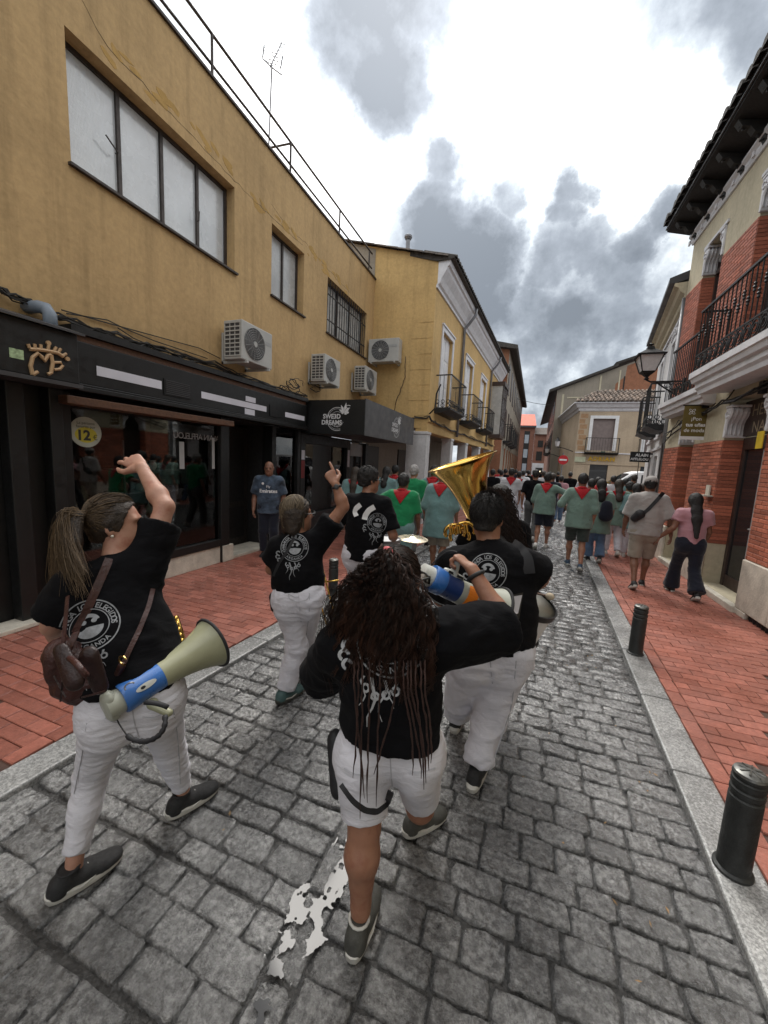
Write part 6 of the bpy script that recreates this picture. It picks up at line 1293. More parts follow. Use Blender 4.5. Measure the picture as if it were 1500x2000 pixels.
# ---------------------------------------------------------------- a clothed figure
def figure(J, sp):
    """J: joints (world). sp: look. Returns root, dict of garment Cloth objects."""
    h = sp.get('h', .012); b = sp.get('bulk', 1.); hk = sp.get('head', 1.)
    g = lambda n: np.array(J[n], float)
    P, C, Nk, Hc = g('pelvis'), g('chest'), g('neck'), g('head'); SL, SR, EL, ER, WL, WR = (g(n) for n in ('sl', 'sr', 'el', 'er', 'wl', 'wr')); HL, HR, KL, KR, AL, AR = (g(n) for n in ('hl', 'hr', 'kl', 'kr', 'al', 'ar'))
    low = min(AL[2], AR[2])-.09; root = empty('person', ((AL[0]+AR[0])/2, (AL[1]+AR[1])/2, max(0, low)), sp['label'], 'person', sp.get('group'))
    u = nrm(C-P); r = nrm((SR-SL)-u*((SR-SL)@u)); f = np.cross(u, r); rp = nrm((HR-HL)); fp = nrm(np.cross(V3(0, 0, 1), rp))
    hu, hf = nrm(J.get('hup', Hc-Nk)), np.array(J['hfwd'], float)
    # skin
    s = Sdf(); add_head(s, Hc, hu, hf, hk, sp.get('face', True)); s.rc(Nk-u*.03, Hc-hu*.05*hk, .056*b**.5, .052*b**.3, .03)
    s.rc(P, C, .11*b, .12*b, .05, f, .66); s.rc(SL, SR, .04, .04, .05); s.rc(Nk-u*.05, SL, .036, .036, .04); s.rc(Nk-u*.05, SR, .036, .036, .04)
    ab = sp.get('arm', 1.)
    for S_, E_, W_ in ((SL, EL, WL), (SR, ER, WR)):
        s.rc(S_, S_+(E_-S_)*.5, .046*ab, .046*ab, .03); s.rc(S_+(E_-S_)*.5, E_, .045*ab, .036*ab, .02); fa = E_+(W_-E_)*.3; s.rc(E_, fa, .036*ab, .040*ab, .02); s.rc(fa, W_, .039*ab, .0255*ab**.5, .02)
    lb = sp.get('leg', 1.); lb_ = lb; cov = (sp.get('legs') or {}).get('len', 1.95) > 1; lb = lb*(.66 if cov else 1.)
    for H_, K_, A_ in ((HL, KL, AL), (HR, KR, AR)):
        s.rc(H_, K_, .078*lb, .052*lb, .03); cf = K_+(A_-K_)*.3-nrm(np.cross(r, K_-A_))*(-.014); s.rc(K_, cf, .048*lb, .055*lb, .03); s.rc(cf, A_+(K_-A_)*.12, .054*lb, .033*lb**.5, .03); s.rc(A_+(K_-A_)*.15, A_-V3(0, 0, .03), .033*lb**.5, .034, .02)
    lb = lb_
    v, fc = s.mesh(sp.get('hs', h)); v = relax(v, fc, 1); Vs, Fs = [v], [fc]; o = len(v)
    for key, W_, E_ in (('handl', WL, EL), ('handr', WR, ER)):
        hd = sp.get(key)
        if hd is None: continue
        q = Sdf(); dd = np.array(hd.get('d', W_-E_), float); q.rc(W_+(E_-W_)*.18, W_, .027*ab**.5, .0255*ab**.5, .01); add_hand(q, W_, dd, np.array(hd.get('n', fp), float), hd.get('side', 1), hd.get('curl', (.4, .45, .5, .55)), hd.get('spread', .06), hd.get('thumb', .5), hd.get('hs', 1.))
        v2, f2 = q.mesh(sp.get('hh', h*.5)); v2 = relax(v2, f2, 1, .35); Vs.append(v2); Fs.append(f2+o); o += len(v2)
    body = np_mesh('body', np.concatenate(Vs), np.concatenate(Fs), sp['skin'], root)
    G = {}
    # shirt
    t = sp.get('shirt')
    if t:
        l = t.get('loose', 0.); q = Sdf(); hem = P-u*t.get('hem', .05) if 'hem_pt' not in t else np.array(t['hem_pt'], float); Wt = P+(C-P)*.45
        rh, rw, rc_ = t.get('rhem', .165)*b+l, t.get('rwaist', .150)*b+l*.8, t.get('rchest', .158)*b+l*.4; ft = t.get('flat', .68)
        hn = t.get('hem_n', None)
        q.rc(hem, Wt, rh, rw, .06, f, ft+.05, hn if hn is not None else True, None); q.rc(Wt, C-u*.03, rw, rc_, .06, f, ft); q.rc(SL-u*.03+r*.035, SR-u*.03-r*.035, .066*b**.5, .066*b**.5, .07, f, .95); q.rc(Nk-u*.036, SL-u*.005+r*.02, .060, .050*b**.4, .05); q.rc(Nk-u*.036, SR-u*.005-r*.02, .060, .050*b**.4, .05)
        for e in t.get('extra', ()): q.rc(*e)
        for e in t.get('ell', ()): q.el(e[0], np.array([r, f, u]), np.array(e[1]), .06)
        ta = t.get('sleeve', .8)
        for S_, E_, W_ in ((SL, EL, WL), (SR, ER, WR)):
            sr = t.get('rsl', .062)*ab**.6
            if ta <= 1: e = S_+(E_-S_)*ta; q.rc(S_, e, sr+.008, sr+t.get('flare', .012), .05, None, .7, None, True)
            else: e = E_+(W_-E_)*(ta-1); q.rc(S_, E_, sr+.008, sr+.004, .05); q.rc(E_, e, sr+.004, sr-.004, .03, None, .7, None, True)
        fr = t.get('freq', (9, 9, 13)); sd_ = rng.random(3)*50; dz = t.get('dir')
        def fold(v, fr=fr, sd_=sd_):
            w = v*np.array(fr)+sd_; w2 = w+.7*np.stack([vnoise(v*5+sd_), vnoise(v*5+9+sd_), vnoise(v*5+19)], -1)*2; return (ridged(w2)*.8+ridged(w2*2.1+5)*.35-.5)
        ob, vv, ff = garment('shirt', q, sp.get('hc', h), t['mat'], root, fold, 2, t.get('amp', .007)); G['shirt'] = Cloth(vv, ff); G['shirt_ob'] = ob
    t = sp.get('legs')
    if t:
        l = t.get('loose', 0.); q = Sdf(); lb2 = t.get('lk', lb)
        q.rc(HL+V3(0, 0, .04), HR+V3(0, 0, .04), .098*lb2*b**.5+l*.3, .098*lb2*b**.5+l*.3, .06, fp, 1.0); q.rc(P+V3(0, 0, .0), P+u*t.get('rise', .12), .155*b**.8, .148*b**.9, .05, fp, .74, None, True)
        for H_ in (HL, HR): q.rc(H_-fp*.045+V3(0, 0, -.0), H_-fp*.04-V3(0, 0, .05), .082*lb2*b**.4, .078*lb2*b**.4, .05)
        kn, an = t.get('rk', .062)*lb2+l*.6, t.get('ra', .048)+l
        for H_, K_, A_ in ((HL, KL, AL), (HR, KR, AR)):
            ln = t.get('len', 1.95)
            if ln <= 1: e = H_+(K_-H_)*ln; q.rc(H_, e, .098*lb2+l*.5, (.098+(t.get('rk', .07)-.098)*ln)*lb2+l*.8, .05, None, .7, None, True)
            else:
                q.rc(H_, K_, .096*lb2+l*.5, kn+.006, .05); e = K_+(A_-K_)*(ln-1)
                q.rc(K_, e, kn+.004, an, .035, None, .7, None, True); cf = K_+(A_-K_)*.3; q.rc(cf, cf+(A_-K_)*.1, min(.056*lb2, kn*.92)+l*.4, min(.054*lb2, kn*.9)+l*.4, .03)
        if t.get('skirt'): q.rc(P, (KL+KR)/2+V3(0, 0, .05), .17*b, t['skirt'], .05, fp, .8, None, V3(0, 0, -1.))
        fr = t.get('freq', (7, 7, 22)); sd_ = rng.random(3)*50
        def fold(v, fr=fr, sd_=sd_):
            w = v*np.array(fr)+sd_; w2 = w+np.stack([vnoise(v*6+sd_), vnoise(v*6+9+sd_), vnoise(v*6+19)], -1)*2.2; return (ridged(w2)*.8+ridged(w2*2.0+5)*.4-.5)
        ob, vv, ff = garment(t.get('name', 'trousers'), q, sp.get('hc', h), t['mat'], root, fold, 2, t.get('amp', .006)); G['legs'] = Cloth(vv, ff)
    for A_, td, pt in ((AL, J.get('tl', fp), J.get('pl', 0)), (AR, J.get('tr', fp), J.get('pr', 0))):
        if sp.get('shoe') is not None: add_shoe(root, A_, np.array(td, float), sp.get('shoeL', .255), sp['shoe'], sp.get('sole', M['sole_white']), pt, lace=h < .0105)
    # simple hair cap
    hc = sp.get('hair')
    hr_ = np.cross(nrm(hf-hu*(hf@hu)), hu); hf2 = np.cross(hu, hr_); R = np.array([hr_, hf2, hu]); Q = lambda x, y, z: Hc+(hr_*x+hf2*y+hu*z)*hk
    G['Q'] = Q; G['R'] = R; G['root'] = root; G['f'] = f; G['r'] = r; G['u'] = u; G['fp'] = fp
    if hc:
        q = Sdf(); st = hc.get('style', 'short'); th = hc.get('th', .010)
        q.el(Q(0, -.016, .026), R, (np.array([.074, .094, .090])+th)*hk, .02)
        if st in ('short', 'bob', 'long'): q.rc(Q(0, -.06, -.045), Q(0, -.055, .0), .052*hk, .06*hk, .03); 
        for x in (-1, 1): q.rc(Q(.066*x, -.012, .01), Q(.066*x, -.016, -.018), .02*hk, .014*hk, .02)
        if st == 'bob': q.rc(Q(-.035, -.055, .0), Q(-.04, -.06, -.10), .055*hk, .05*hk, .04); q.rc(Q(.035, -.055, .0), Q(.04, -.06, -.10), .055*hk, .05*hk, .04); q.rc(Q(-.068, -.02, .0), Q(-.064, -.03, -.075), .024*hk, .02*hk, .03); q.rc(Q(.068, -.02, .0), Q(.064, -.03, -.075), .024*hk, .02*hk, .03)
        if st == 'long':
            e = np.array(hc['end'], float); q.rc(Q(0, -.06, -.02), Q(0, -.11, -.14), .068*hk, .062*hk, .04, hf2, .7); q.rc(Q(0, -.11, -.14), Q(0, -.16, -.26), .062*hk, .058*hk, .04, hf2, .6); q.rc(Q(0, -.16, -.26), e, .058*hk, hc.get('re', .04), .04, f, .5)
        if st == 'tail':
            e = np.array(hc['end'], float); q.rc(Q(0, -.10, .03), Q(0, -.14, .0), .02*hk, .03*hk, .02); q.rc(Q(0, -.14, .0), e, .03*hk, .015, .02)
        q.el(Q(0, .098-.012*hc.get('open', 0), -.030), R, np.array([.078, .078, .100])*(1+.08*hc.get('open', 0))*hk, .012, 's')
        if st != 'bob' and st != 'long': q.plane(Q(0, -.09, -.072), -hu+hf2*-.0)
        v, fc = q.mesh(hc.get('h', h*.8)); n_ = vnormals(v, fc); v = v+n_*((ridged(v*np.array(hc.get('freq', (60, 60, 60)))+3)-.5)*hc.get('amp', .004))[:, None]; np_mesh('hair', v, fc, hc['mat'], root)
        if sp.get('cap') is not None:
            q = Sdf(); q.el(Q(0, -.012, .045), R, np.array([.088, .106, .085])*hk, .02); q.plane(Q(0, 0, .03), -hu+hf2*.05); v, fc = q.mesh(.008); np_mesh('cap', relax(v, fc, 1), fc, sp['cap'], root)
    return root, G
# ------------------------------------------------------------------ prints, straps, ribbons
def ring_polys(R0, R1, n=48, a0=0, a1=2*math.pi, c=(0, 0)):
    t = np.linspace(a0, a1, n+1); vs = []; fs = []
    for a in t: vs += [(c[0]+R0*math.cos(a), c[1]+R0*math.sin(a)), (c[0]+R1*math.cos(a), c[1]+R1*math.sin(a))]
    for i in range(n): fs.append((2*i, 2*i+1, 2*i+3, 2*i+2))
    return vs, fs
def arc_text(s, R, size, a_mid, span, inward=False):
    vs, fs = [], []
    for k, chh in enumerate(s):
        if chh == ' ': continue
        t = (k+.5)/len(s)-.5; a = a_mid-span*t if not inward else a_mid+span*t; p, q = text_polys(chh, size, bold=size*.02); n = len(vs); ang = a-math.pi/2 if not inward else a+math.pi/2; ca, sa = math.cos(ang), math.sin(ang); cx, cy = R*math.cos(a), R*math.sin(a)
        if inward: p = [(x, y-size*.35) for x, y in p]
        else: p = [(x, y-size*.35) for x, y in p]
        vs += [(cx+x*ca-y*sa, cy+x*sa+y*ca) for x, y in p]; fs += [tuple(i+n for i in f) for f in q]
    return vs, fs
def emblem(k=1.):
    vs, fs = [], []
    def put(p):
        n = len(vs); vs.extend([(x*k, y*k) for x, y in p[0]]); fs.extend([tuple(i+n for i in f) for f in p[1]])
    put(ring_polys(.128, .122, 64)); put(ring_polys(.083, .079, 48)); put(arc_text('CHARANGA LOS ELEGIDOS ', .102, .036, math.pi/2, math.pi*1.25)); put(arc_text('ARGANDA', .102, .03, -math.pi/2, math.pi*.5, True))
    # bell mouth, mute and drips under it
    put(ring_polys(.0, .058, 20, math.pi*1.02, math.pi*1.98, (0, -.005))); put(ring_polys(.030, .048, 20, math.pi*.1, math.pi*.9, (0, .012))); put(ring_polys(.0, .012, 10, 0, 6.28, (-.02, .022))); put(ring_polys(.0, .012, 10, 0, 6.28, (.022, .022)))
    for x, l, w in ((-.07, .10, .012), (-.035, .16, .014), (.0, .13, .012), (.03, .08, .010)):
        n = len(vs); y0 = -.135; pts = []
        for i in range(6): t = i/5; pts += [(x-.5*w*(1-t*.8)+.012*math.sin(7*t+x*40), y0-l*t), (x+.5*w*(1-t*.8)+.012*math.sin(7*t+x*40), y0-l*t)]
        put((pts, [(2*i, 2*i+1, 2*i+3, 2*i+2) for i in range(5)]))
        put(ring_polys(.008, .016, 10, 0, 6.28, (x+.01, y0-l*.35)))
    for x, y in ((-.15, -.05), (-.155, -.085), (-.14, -.115)): put(ring_polys(.010, .022, 10, .3, 4.4, (x, y)))
    return vs, fs
def lay_print(cl, o, right, up, d, polys, name, m, parent, off=.0025):
    "project a flat design along d on to the cloth"
    right, up, d = nrm(right), nrm(up), nrm(d); vs, fs = polys; out = []; ok = []
    for a, b in vs:
        p = o+right*a+up*b-d*.35; hh = cl.hit(p, d)
        if hh[0] is None: out.append((0, 0, 0)); ok.append(False)
        else: out.append(tuple(np.array(hh[0])-d*off)); ok.append(True)
    fs = [f for f in fs if all(ok[i] for i in f)]
    if not fs: return None
    mb = MB(); mb.add(out, fs); return mb.build(name, m, parent)
M['print'] = pmat('screen_print', (.24, .25, .265), .7, var=.25, vs=60)
def ribbon(path, w, th, m, name, parent, side=None, normals=None):
    P = [np.array(p, float) for p in path]; n = len(P); mb = MB(); vs = []
    for i in range(n):
        t = nrm(P[min(i+1, n-1)]-P[max(i-1, 0)]); nn = nrm(normals[i]-t*(normals[i]@t)) if normals is not None else nrm(np.cross(t, side)); s_ = np.cross(t, nn)
        for a, b in ((-w/2, 0), (w/2, 0), (w/2, th), (-w/2, th)): vs.append(P[i]+s_*a+nn*b)
    fs = [(4*i+k, 4*i+(k+1) % 4, 4*i+4+(k+1) % 4, 4*i+4+k) for i in range(n-1) for k in range(4)]+[(3, 2, 1, 0), tuple(4*(n-1)+k for k in range(4))]
    mb.add(vs, fs); return mb.build(name, m, parent, smooth=True, auto=50)
def strap_on(cl, pts, d, w, th, m, name, parent, off=.003, n=6):
    "strap following photo points, pressed on the cloth along direction d(p)"
    P = []; Nn = []
    for a, b in zip(pts[:-1], pts[1:]):
        for k in range(n): P.append(a+(b-a)*k/n)
    P.append(pts[-1]); out = []; nn = []
    for p in P:
        dd = d(p) if callable(d) else nrm(d); hh = cl.hit(p-dd*.4, dd)
        if hh[0] is not None: out.append(np.array(hh[0])+np.array(hh[1])*off*np.sign(-(np.array(hh[1])@dd))); nn.append(-dd)
        else: out.append(p); nn.append(-dd)
    q = np.array(out)
    for _ in range(2): q[1:-1] = (q[:-2]+2*q[1:-1]+q[2:])/4
    return ribbon(q, w, th, m, name, parent, normals=nn)
view = lambda p: nrm(np.array(p)-np.array(EYE))
M['strap_black'] = pmat('black_webbing', (.010, .010, .012), .7, var=.2); M['leather'] = pmat('oxblood_leather', (.045, .013, .010), .42, var=.4, vs=14, bump=.35, bs=60); M['leather_d'] = pmat('dark_leather', (.022, .008, .007), .4, var=.4, vs=14, bump=.3, bs=60); M['brass'] = pmat('aged_brass', (.38, .25, .09), .3, metal=1., var=.2, vs=30)
MAIN = dict(h=.009, hs=.0085, hh=.0034, hc=.0085)
def lerp3(a, b, t): return a+(b-a)*t
# ================================================================== woman in front with curly hair
J = dict(pelvis=at(762, 1415, 1.30), chest=at(762, 1262, 1.33), neck=at(768, 1190, 1.37), head=at(778, 1128, 1.42), hfwd=V3(.62, .78, -.05), hup=V3(-.05, .02, 1),
         sl=at(668, 1258, 1.30), sr=at(862, 1240, 1.34), el=at(628, 1320, 1.45), wl=at(720, 1290, 1.66), er=at(988, 1222, 1.50), wr=at(922, 1112, 1.57),
         hl=at(708, 1480, 1.25), hr=at(812, 1470, 1.32), kl=at(712, 1610, 1.20), kr=at(822, 1562, 1.62), al=V3(-.435, 1.15, .105), ar=at(815, 1632, 1.66), tl=V3(-.05, 1, 0), tr=V3(.62, .78, 0), pr=0.)
J['ar'][2] = max(J['ar'][2], .10)
rt2, G2 = figure(J, dict(MAIN, label='woman in front with long curly hair, black shirt and white shorts speaking into a megaphone', skin=M['skin_b'], bulk=1.02, arm=1.05, leg=1.14, head=.98, face=True,
    shirt=dict(mat=M['tee_black'], hem=.02, hem_pt=at(760, 1428, 1.29), hem_n=V3(.02, .05, 1.), loose=.035, rhem=.158, rwaist=.148, rchest=.15, sleeve=1.0, rsl=.088, flare=.012, amp=.012, extra=[(at(800, 1290, 1.30), at(935, 1262, 1.44), .06, .05, .06)]),
    legs=dict(mat=M['white_cotton'], name='shorts', len=.86, loose=.014, lk=.98, rk=.074, rise=.1, amp=.006, freq=(9, 9, 14)), shoe=M['shoe_grey'], sole=M['sole_white'], shoeL=.25,
    handr=dict(d=at(900, 1092, 1.60)-J['wr'], n=nrm(V3(-.75, .2, -.62)), side=-1, curl=(1.0, 1.05, 1.1, 1.15), thumb=.9, hs=.98), handl=dict(n=V3(.3, .6, -.7), side=1, curl=(.7, .8, .9, 1.)),
    hair=dict(style='short', mat=M['scalp_dark'], th=.012, h=.007)))
lay_print(G2['shirt'], at(733, 1268, 1.1), V3(1, .12, 0), V3(0, .12, 1), V3(.05, 1, -.12), emblem(1.08), 'back_print', pmat('screen_print_pale', (.42, .43, .44), .7, var=.2, vs=40), rt2)
# socks rim, hair tie, glasses
tie = at(757, 1079, 1.315)
def curly(root, Q):
    cs = []; sh = []; n = 23; r_ = random.Random(3); g_ = np.random.default_rng(3)
    cx0 = at(742, 1200, 1.22)
    def coil(path, amp, turns, ph):
        t = np.linspace(0, 1, len(path)); T = np.gradient(path, axis=0); T /= np.linalg.norm(T, axis=1, keepdims=True)+1e-9; X = np.cross(T, [.2, .9, .3]); X /= np.linalg.norm(X, axis=1, keepdims=True)+1e-9; Y = np.cross(T, X); a = 2*math.pi*turns*t+ph; k = (amp*np.clip(t*3, 0, 1))[:, None]
        return path+k*(np.cos(a)[:, None]*X+np.sin(a)[:, None]*Y)
    for i in range(300):
        # end points spread over the back
        u = g_.random(); lat = g_.normal(0, .55); endy = 1205+165*u**.8+g_.normal(0, 14); wpx = 84+30*(1-abs(u-.45)*1.1)
        ex = 738+lat*wpx*1.05+10*u; dep = 1.225+.05*g_.random()-.03*(1-abs(lat))-.02*u
        e = at(np.clip(ex, 650+30*u*(u>.8), 838), endy, dep); st = tie+g_.normal(0, .012, 3)
        if i % 4 == 0: st = Q(g_.uniform(-.07, .07), g_.uniform(-.10, -.04), g_.uniform(-.06, .05))
        m1 = st+V3((ex-752)/750*.35, -.060, -.03)+g_.normal(0, .012, 3); m2 = lerp3(st, e, .55)+V3((ex-745)/750*.9, -.045, .05)
        base = bez(st, m1, m2, e, n); am, tu, ph = r_.uniform(.005, .013), r_.uniform(5, 9), r_.uniform(0, 6.3); tone = np.clip(g_.normal(.22+.38*u, .2), 0, 1)
        for _ in range(7): cs.append(coil(base+np.linspace(.2, 1, n)[:, None]*g_.normal(0, .0060, 3), am*g_.uniform(.85, 1.1), tu, ph+g_.normal(0, .25))+g_.normal(0, .0006, (n, 3))); sh.append(np.clip(tone+g_.normal(0, .1), 0, 1))
    strands('hair_curls', cs, .0016, .0007, M['h_curl'], root, sh)
    # swept hair over the skull
    cs = []; sh = []
    for i in range(700):
        a = g_.uniform(-1.25, 1.25); zz = g_.uniform(-.35, 1.25); d = nrm(V3(math.sin(a)*1.0, math.cos(a)*.8, zz)); 
        p0 = Q(*(d*np.array([.078, .098, .094])*1.10+np.array([0, -.016, .024]))); dl = nrm(V3(0, -.9, .45))
        path = []
        for t in np.linspace(0, 1, 12): q = nrm(d*(1-t)+dl*t+V3(0, 0, .15*math.sin(math.pi*t))); path.append(Q(*(q*np.array([.078, .098, .094])*(1.13+.05*math.sin(math.pi*t))+np.array([0, -.016, .024]))))
        path = np.array(path)+g_.normal(0, .0015, (12, 3))
        if Q(0, .0, 0) is not None and d[1] > .78 and zz < .5: continue
        cs.append(path); sh.append(np.clip(g_.normal(.15, .12), 0, 1))
    strands('hair_swept', cs, .0024, .0018, M['h_curl'], root, sh)
    # thin locks hanging below the shirt hem
    lk_ = [((700, 1330), (697, 1420), (690, 1520)), ((708, 1330), (706, 1430), (703, 1600)), ((722, 1330), (719, 1440), (717, 1570)), ((742, 1330), (738, 1440), (735, 1575)), ((772, 1340), (752, 1440), (730, 1512)), ((692, 1330), (704, 1440), (712, 1560)), ((796, 1330), (818, 1440), (824, 1520)), ((803, 1335), (834, 1430), (832, 1530)), ((822, 1330), (842, 1430), (836, 1505)), ((788, 1330), (812, 1420), (806, 1515)), ((812, 1325), (826, 1440), (828, 1540)), ((830, 1330), (848, 1420), (841, 1490))]
    for j, (a, b, c) in enumerate(lk_):
        st = at(a[0], 1290, 1.20); pts = np.concatenate([bez(st, at(a[0], 1300, 1.18), at(a[0], 1315, 1.14), at(*a, 1.12), 6)[:-1], bez(at(*a, 1.12), at(a[0], a[1]+40, 1.115), at(*b, 1.11), at(*c, 1.09), 14)])
        pts = pts+np.random.default_rng(j).normal(0, .0012, pts.shape); rr_ = .0031
        rad = rr_*(1+.25*np.sin(np.arange(len(pts))*2.4)); rad[-1] = .001; rad[-2] *= .6; mb = MB(); mb.tube(list(pts), list(rad), 6); o = mb.build('hair_lock', M['lock'], root, smooth=True)
M['lock'] = pmat('dreadlock', (.036, .013, .008), .7, var=.5, vs=60, bump=.6, bs=300)
curly(rt2, G2['Q'])
q = Sdf(); q.rc(tie+V3(0, .02, -.02), at(745, 1180, 1.27), .035, .075, .03, V3(0, 1, 0), .5); q.rc(at(745, 1180, 1.27), at(742, 1280, 1.265), .075, .085, .03, V3(0, 1, 0), .36); v, f = q.mesh(.009); np_mesh('hair_mass', v, f, M['scalp_dark'], rt2)
mb = MB(); mb.tube([tie+V3(.018*math.cos(a), -.012+.008*math.sin(a), .016*math.sin(a)) for a in np.linspace(0, 6.28, 13)[:-1]], .009, 8, closed=True); mb.build('hair_tie', pmat('coral_tie', (.62, .14, .15), .7), rt2, smooth=True)
Q = G2['Q']; mb = MB(); mb.tube([Q(.083, .0, -.004), Q(.078, .06, .0), Q(.066, .108, .0)], .0045, 6); mb.tube([Q(.066, .108, .002), Q(.02, .125, .004), Q(-.02, .125, .004), Q(-.066, .108, .002)], .006, 6); mb.tube([Q(.066, .108, .002), Q(.06, .112, -.025), Q(.02, .122, -.028)], .005, 6); mb.build('glasses', M['black'], rt2)
cl = G2['shirt']
# bag on her left hip with thigh strap
lc2 = G2['legs']
bg2 = empty('thigh_bag', at(668, 1480, 1.2), 'black thigh bag strapped to the left leg of the woman in shorts', 'bag')
s_ = Sdf(); s_.rc(at(654, 1445, 1.24), at(662, 1535, 1.19), .040, .044, .02, V3(1, .3, 0), .75); v, f = s_.mesh(.008); np_mesh('pouch', relax(v, f, 1), f, M['strap_black'], bg2)
strap_on(lc2, [at(x, y, 1.1) for x, y in ((668, 1530), (690, 1562), (712, 1580), (735, 1584), (755, 1568), (764, 1545))], view, .022, .003, M['strap_black'], 'leg_strap', bg2)
# bracelet / watch
mb = MB(); wv = J['wr']; ax = nrm(J['wr']-J['er']); a1 = nrm(np.cross(ax, V3(0, 0, 1))); a2 = np.cross(ax, a1); c0 = wv-ax*.03
mb.tube([c0+(a1*math.cos(t)+a2*math.sin(t))*.033 for t in np.linspace(0, 6.28, 19)[:-1]], .0085, 8, closed=True); mb.build('wristband', M['black_matt'], rt2, smooth=True)
# ------------------------------------------------------------------ megaphones
M['mega_blue'] = pmat('blue_plastic', (.035, .14, .42), .32, var=.1, coat=.3); M['mega_navy'] = pmat('navy_plastic', (.015, .04, .15), .35, var=.1); M['mega_grey'] = pmat('grey_plastic', (.36, .37, .31), .42, var=.12, vs=8); M['mega_olive'] = pmat('khaki_horn', (.30, .30, .19), .38, var=.12, vs=8, coat=.2); M['mega_white'] = pmat('white_plastic', (.55, .56, .52), .4, var=.08)
def megaphone(o, ax, up, Lb, Lh, R, r0, label, horn_m, sticker=None, pistol=True, kind=0):
    ax = nrm(ax); up = nrm(up-ax*(up@ax)); sd_ = np.cross(ax, up); Q = lambda x, y, z: o+sd_*x+ax*y+up*z
    t = empty('megaphone', tuple(o), label, 'megaphone', 'megaphones carried by the marching band')
    m = MB(); m.lathe([(r0*.62, -.055), (r0*.78, -.05), (r0*.82, -.012), (r0*.8, 0)], o, ax, n=28); m.build('mouthpiece', M['mega_white'] if kind else M['mega_grey'], t, smooth=True, auto=40)
    m = MB(); m.lathe([(r0*.95, 0), (r0, .006), (r0, .045), (r0*.97, .05), (r0*.97, Lb-.01), (r0*.95, Lb)], o, ax, n=32); m.build('barrel', M['mega_blue'] if not kind else M['mega_navy'], t, smooth=True, auto=40)
    if kind: m = MB(); m.lathe([(r0*1.01, -.002), (r0*1.05, .003), (r0*1.05, .05), (r0*1.0, .056)], o, ax, n=32); m.build('end_ring', M['mega_blue'], t, smooth=True, auto=40)
    prof = []
    for k in range(17): s = k/16; prof.append((r0*.96+(R-r0*.96)*(.12*s+.88*s**2.3), Lb+Lh*s))
    inner = [(r-.004, h) for r, h in prof[::-1]]
    m = MB(); m.lathe(prof+inner, o, ax, n=44); m.build('horn', horn_m, t, smooth=True, auto=60)
    m = MB(); m.lathe([(R-.004, Lb+Lh-.006), (R+.006, Lb+Lh-.006), (R+.008, Lb+Lh+.002), (R+.003, Lb+Lh+.006), (R-.005, Lb+Lh+.003)], o, ax, n=44, closed=True); m.build('rim', M['black_matt'], t, smooth=True)
    return t, Q
# held by the woman in front: mouthpiece at her lips, barrel to the right
o_m = at(842, 1128, 1.56); end_m = at(945, 1180, 1.70); axm = end_m-o_m
t_, Qm = megaphone(o_m, axm, V3(0, 0, 1), .135, .22, .105, .055, 'blue and grey megaphone with orange sticker held by the woman in front', M['mega_grey'], kind=1)
m = MB(); am = nrm(axm); um = nrm(V3(0, 0, 1)-am*am[2]); sm = np.cross(am, um)
pts = [(a, y) for a in np.linspace(-.75, .85, 9) for y in (.16, .205)]
vd = nrm(np.array(EYE)-np.array(o_m)); vd = nrm(vd-am*(vd@am)); wd = np.cross(am, vd); vs = [o_m+am*y+(vd*math.cos(a-.1)+wd*math.sin(a-.1))*(.0555+.16*(y-.135)) for a, y in pts]; m.add(vs, [(2*i, 2*i+1, 2*i+3, 2*i+2) for i in range(8)]); m.build('orange_sticker', pmat('orange_sticker', (.75, .20, .01), .5, var=.1), t_)
m = MB(); pp = [Qm(x, y, z) for x, y, z in ((-.012, .05, .05), (.02, .05, .055), (.02, .125, .055), (-.012, .125, .05))]; pq = [p+(um*.010) for p in pp]; m.add(pp+pq, [(0, 1, 2, 3), (4, 5, 6, 7), (0, 1, 5, 4), (1, 2, 6, 5), (2, 3, 7, 6), (3, 0, 4, 7)]); m.build('battery_cover', M['black_matt'], t_)
hnd = J['wr']+nrm(at(900, 1092, 1.60)-J['wr'])*.08
s_ = Sdf(); s_.rc(Qm(0, .09, .04), lerp3(Qm(0, .09, .04), hnd, .9), .016, .015, .01); s_.rc(Qm(0, .05, .058), Qm(0, .12, .058), .018, .018, .01, um, .6); v, f = s_.mesh(.005); np_mesh('grip', relax(v, f, 1), f, M['mega_white'], t_)
m = MB(); hp = np.array(hnd); m.tube(bez(hp+V3(-.01, 0, .02), at(880, 1072, 1.62), at(862, 1078, 1.62), at(838, 1110, 1.6), 12), .0035, 6); m.build('wrist_cord', M['strap_black'], t_)
m = MB(); m.tube(bez(Qm(0, .0, -.05), Qm(0, .04, -.10), Qm(0, .12, -.09), Qm(0, .2, -.06), 12), .003, 5); m.build('sling', M['ac_grey'], t_)
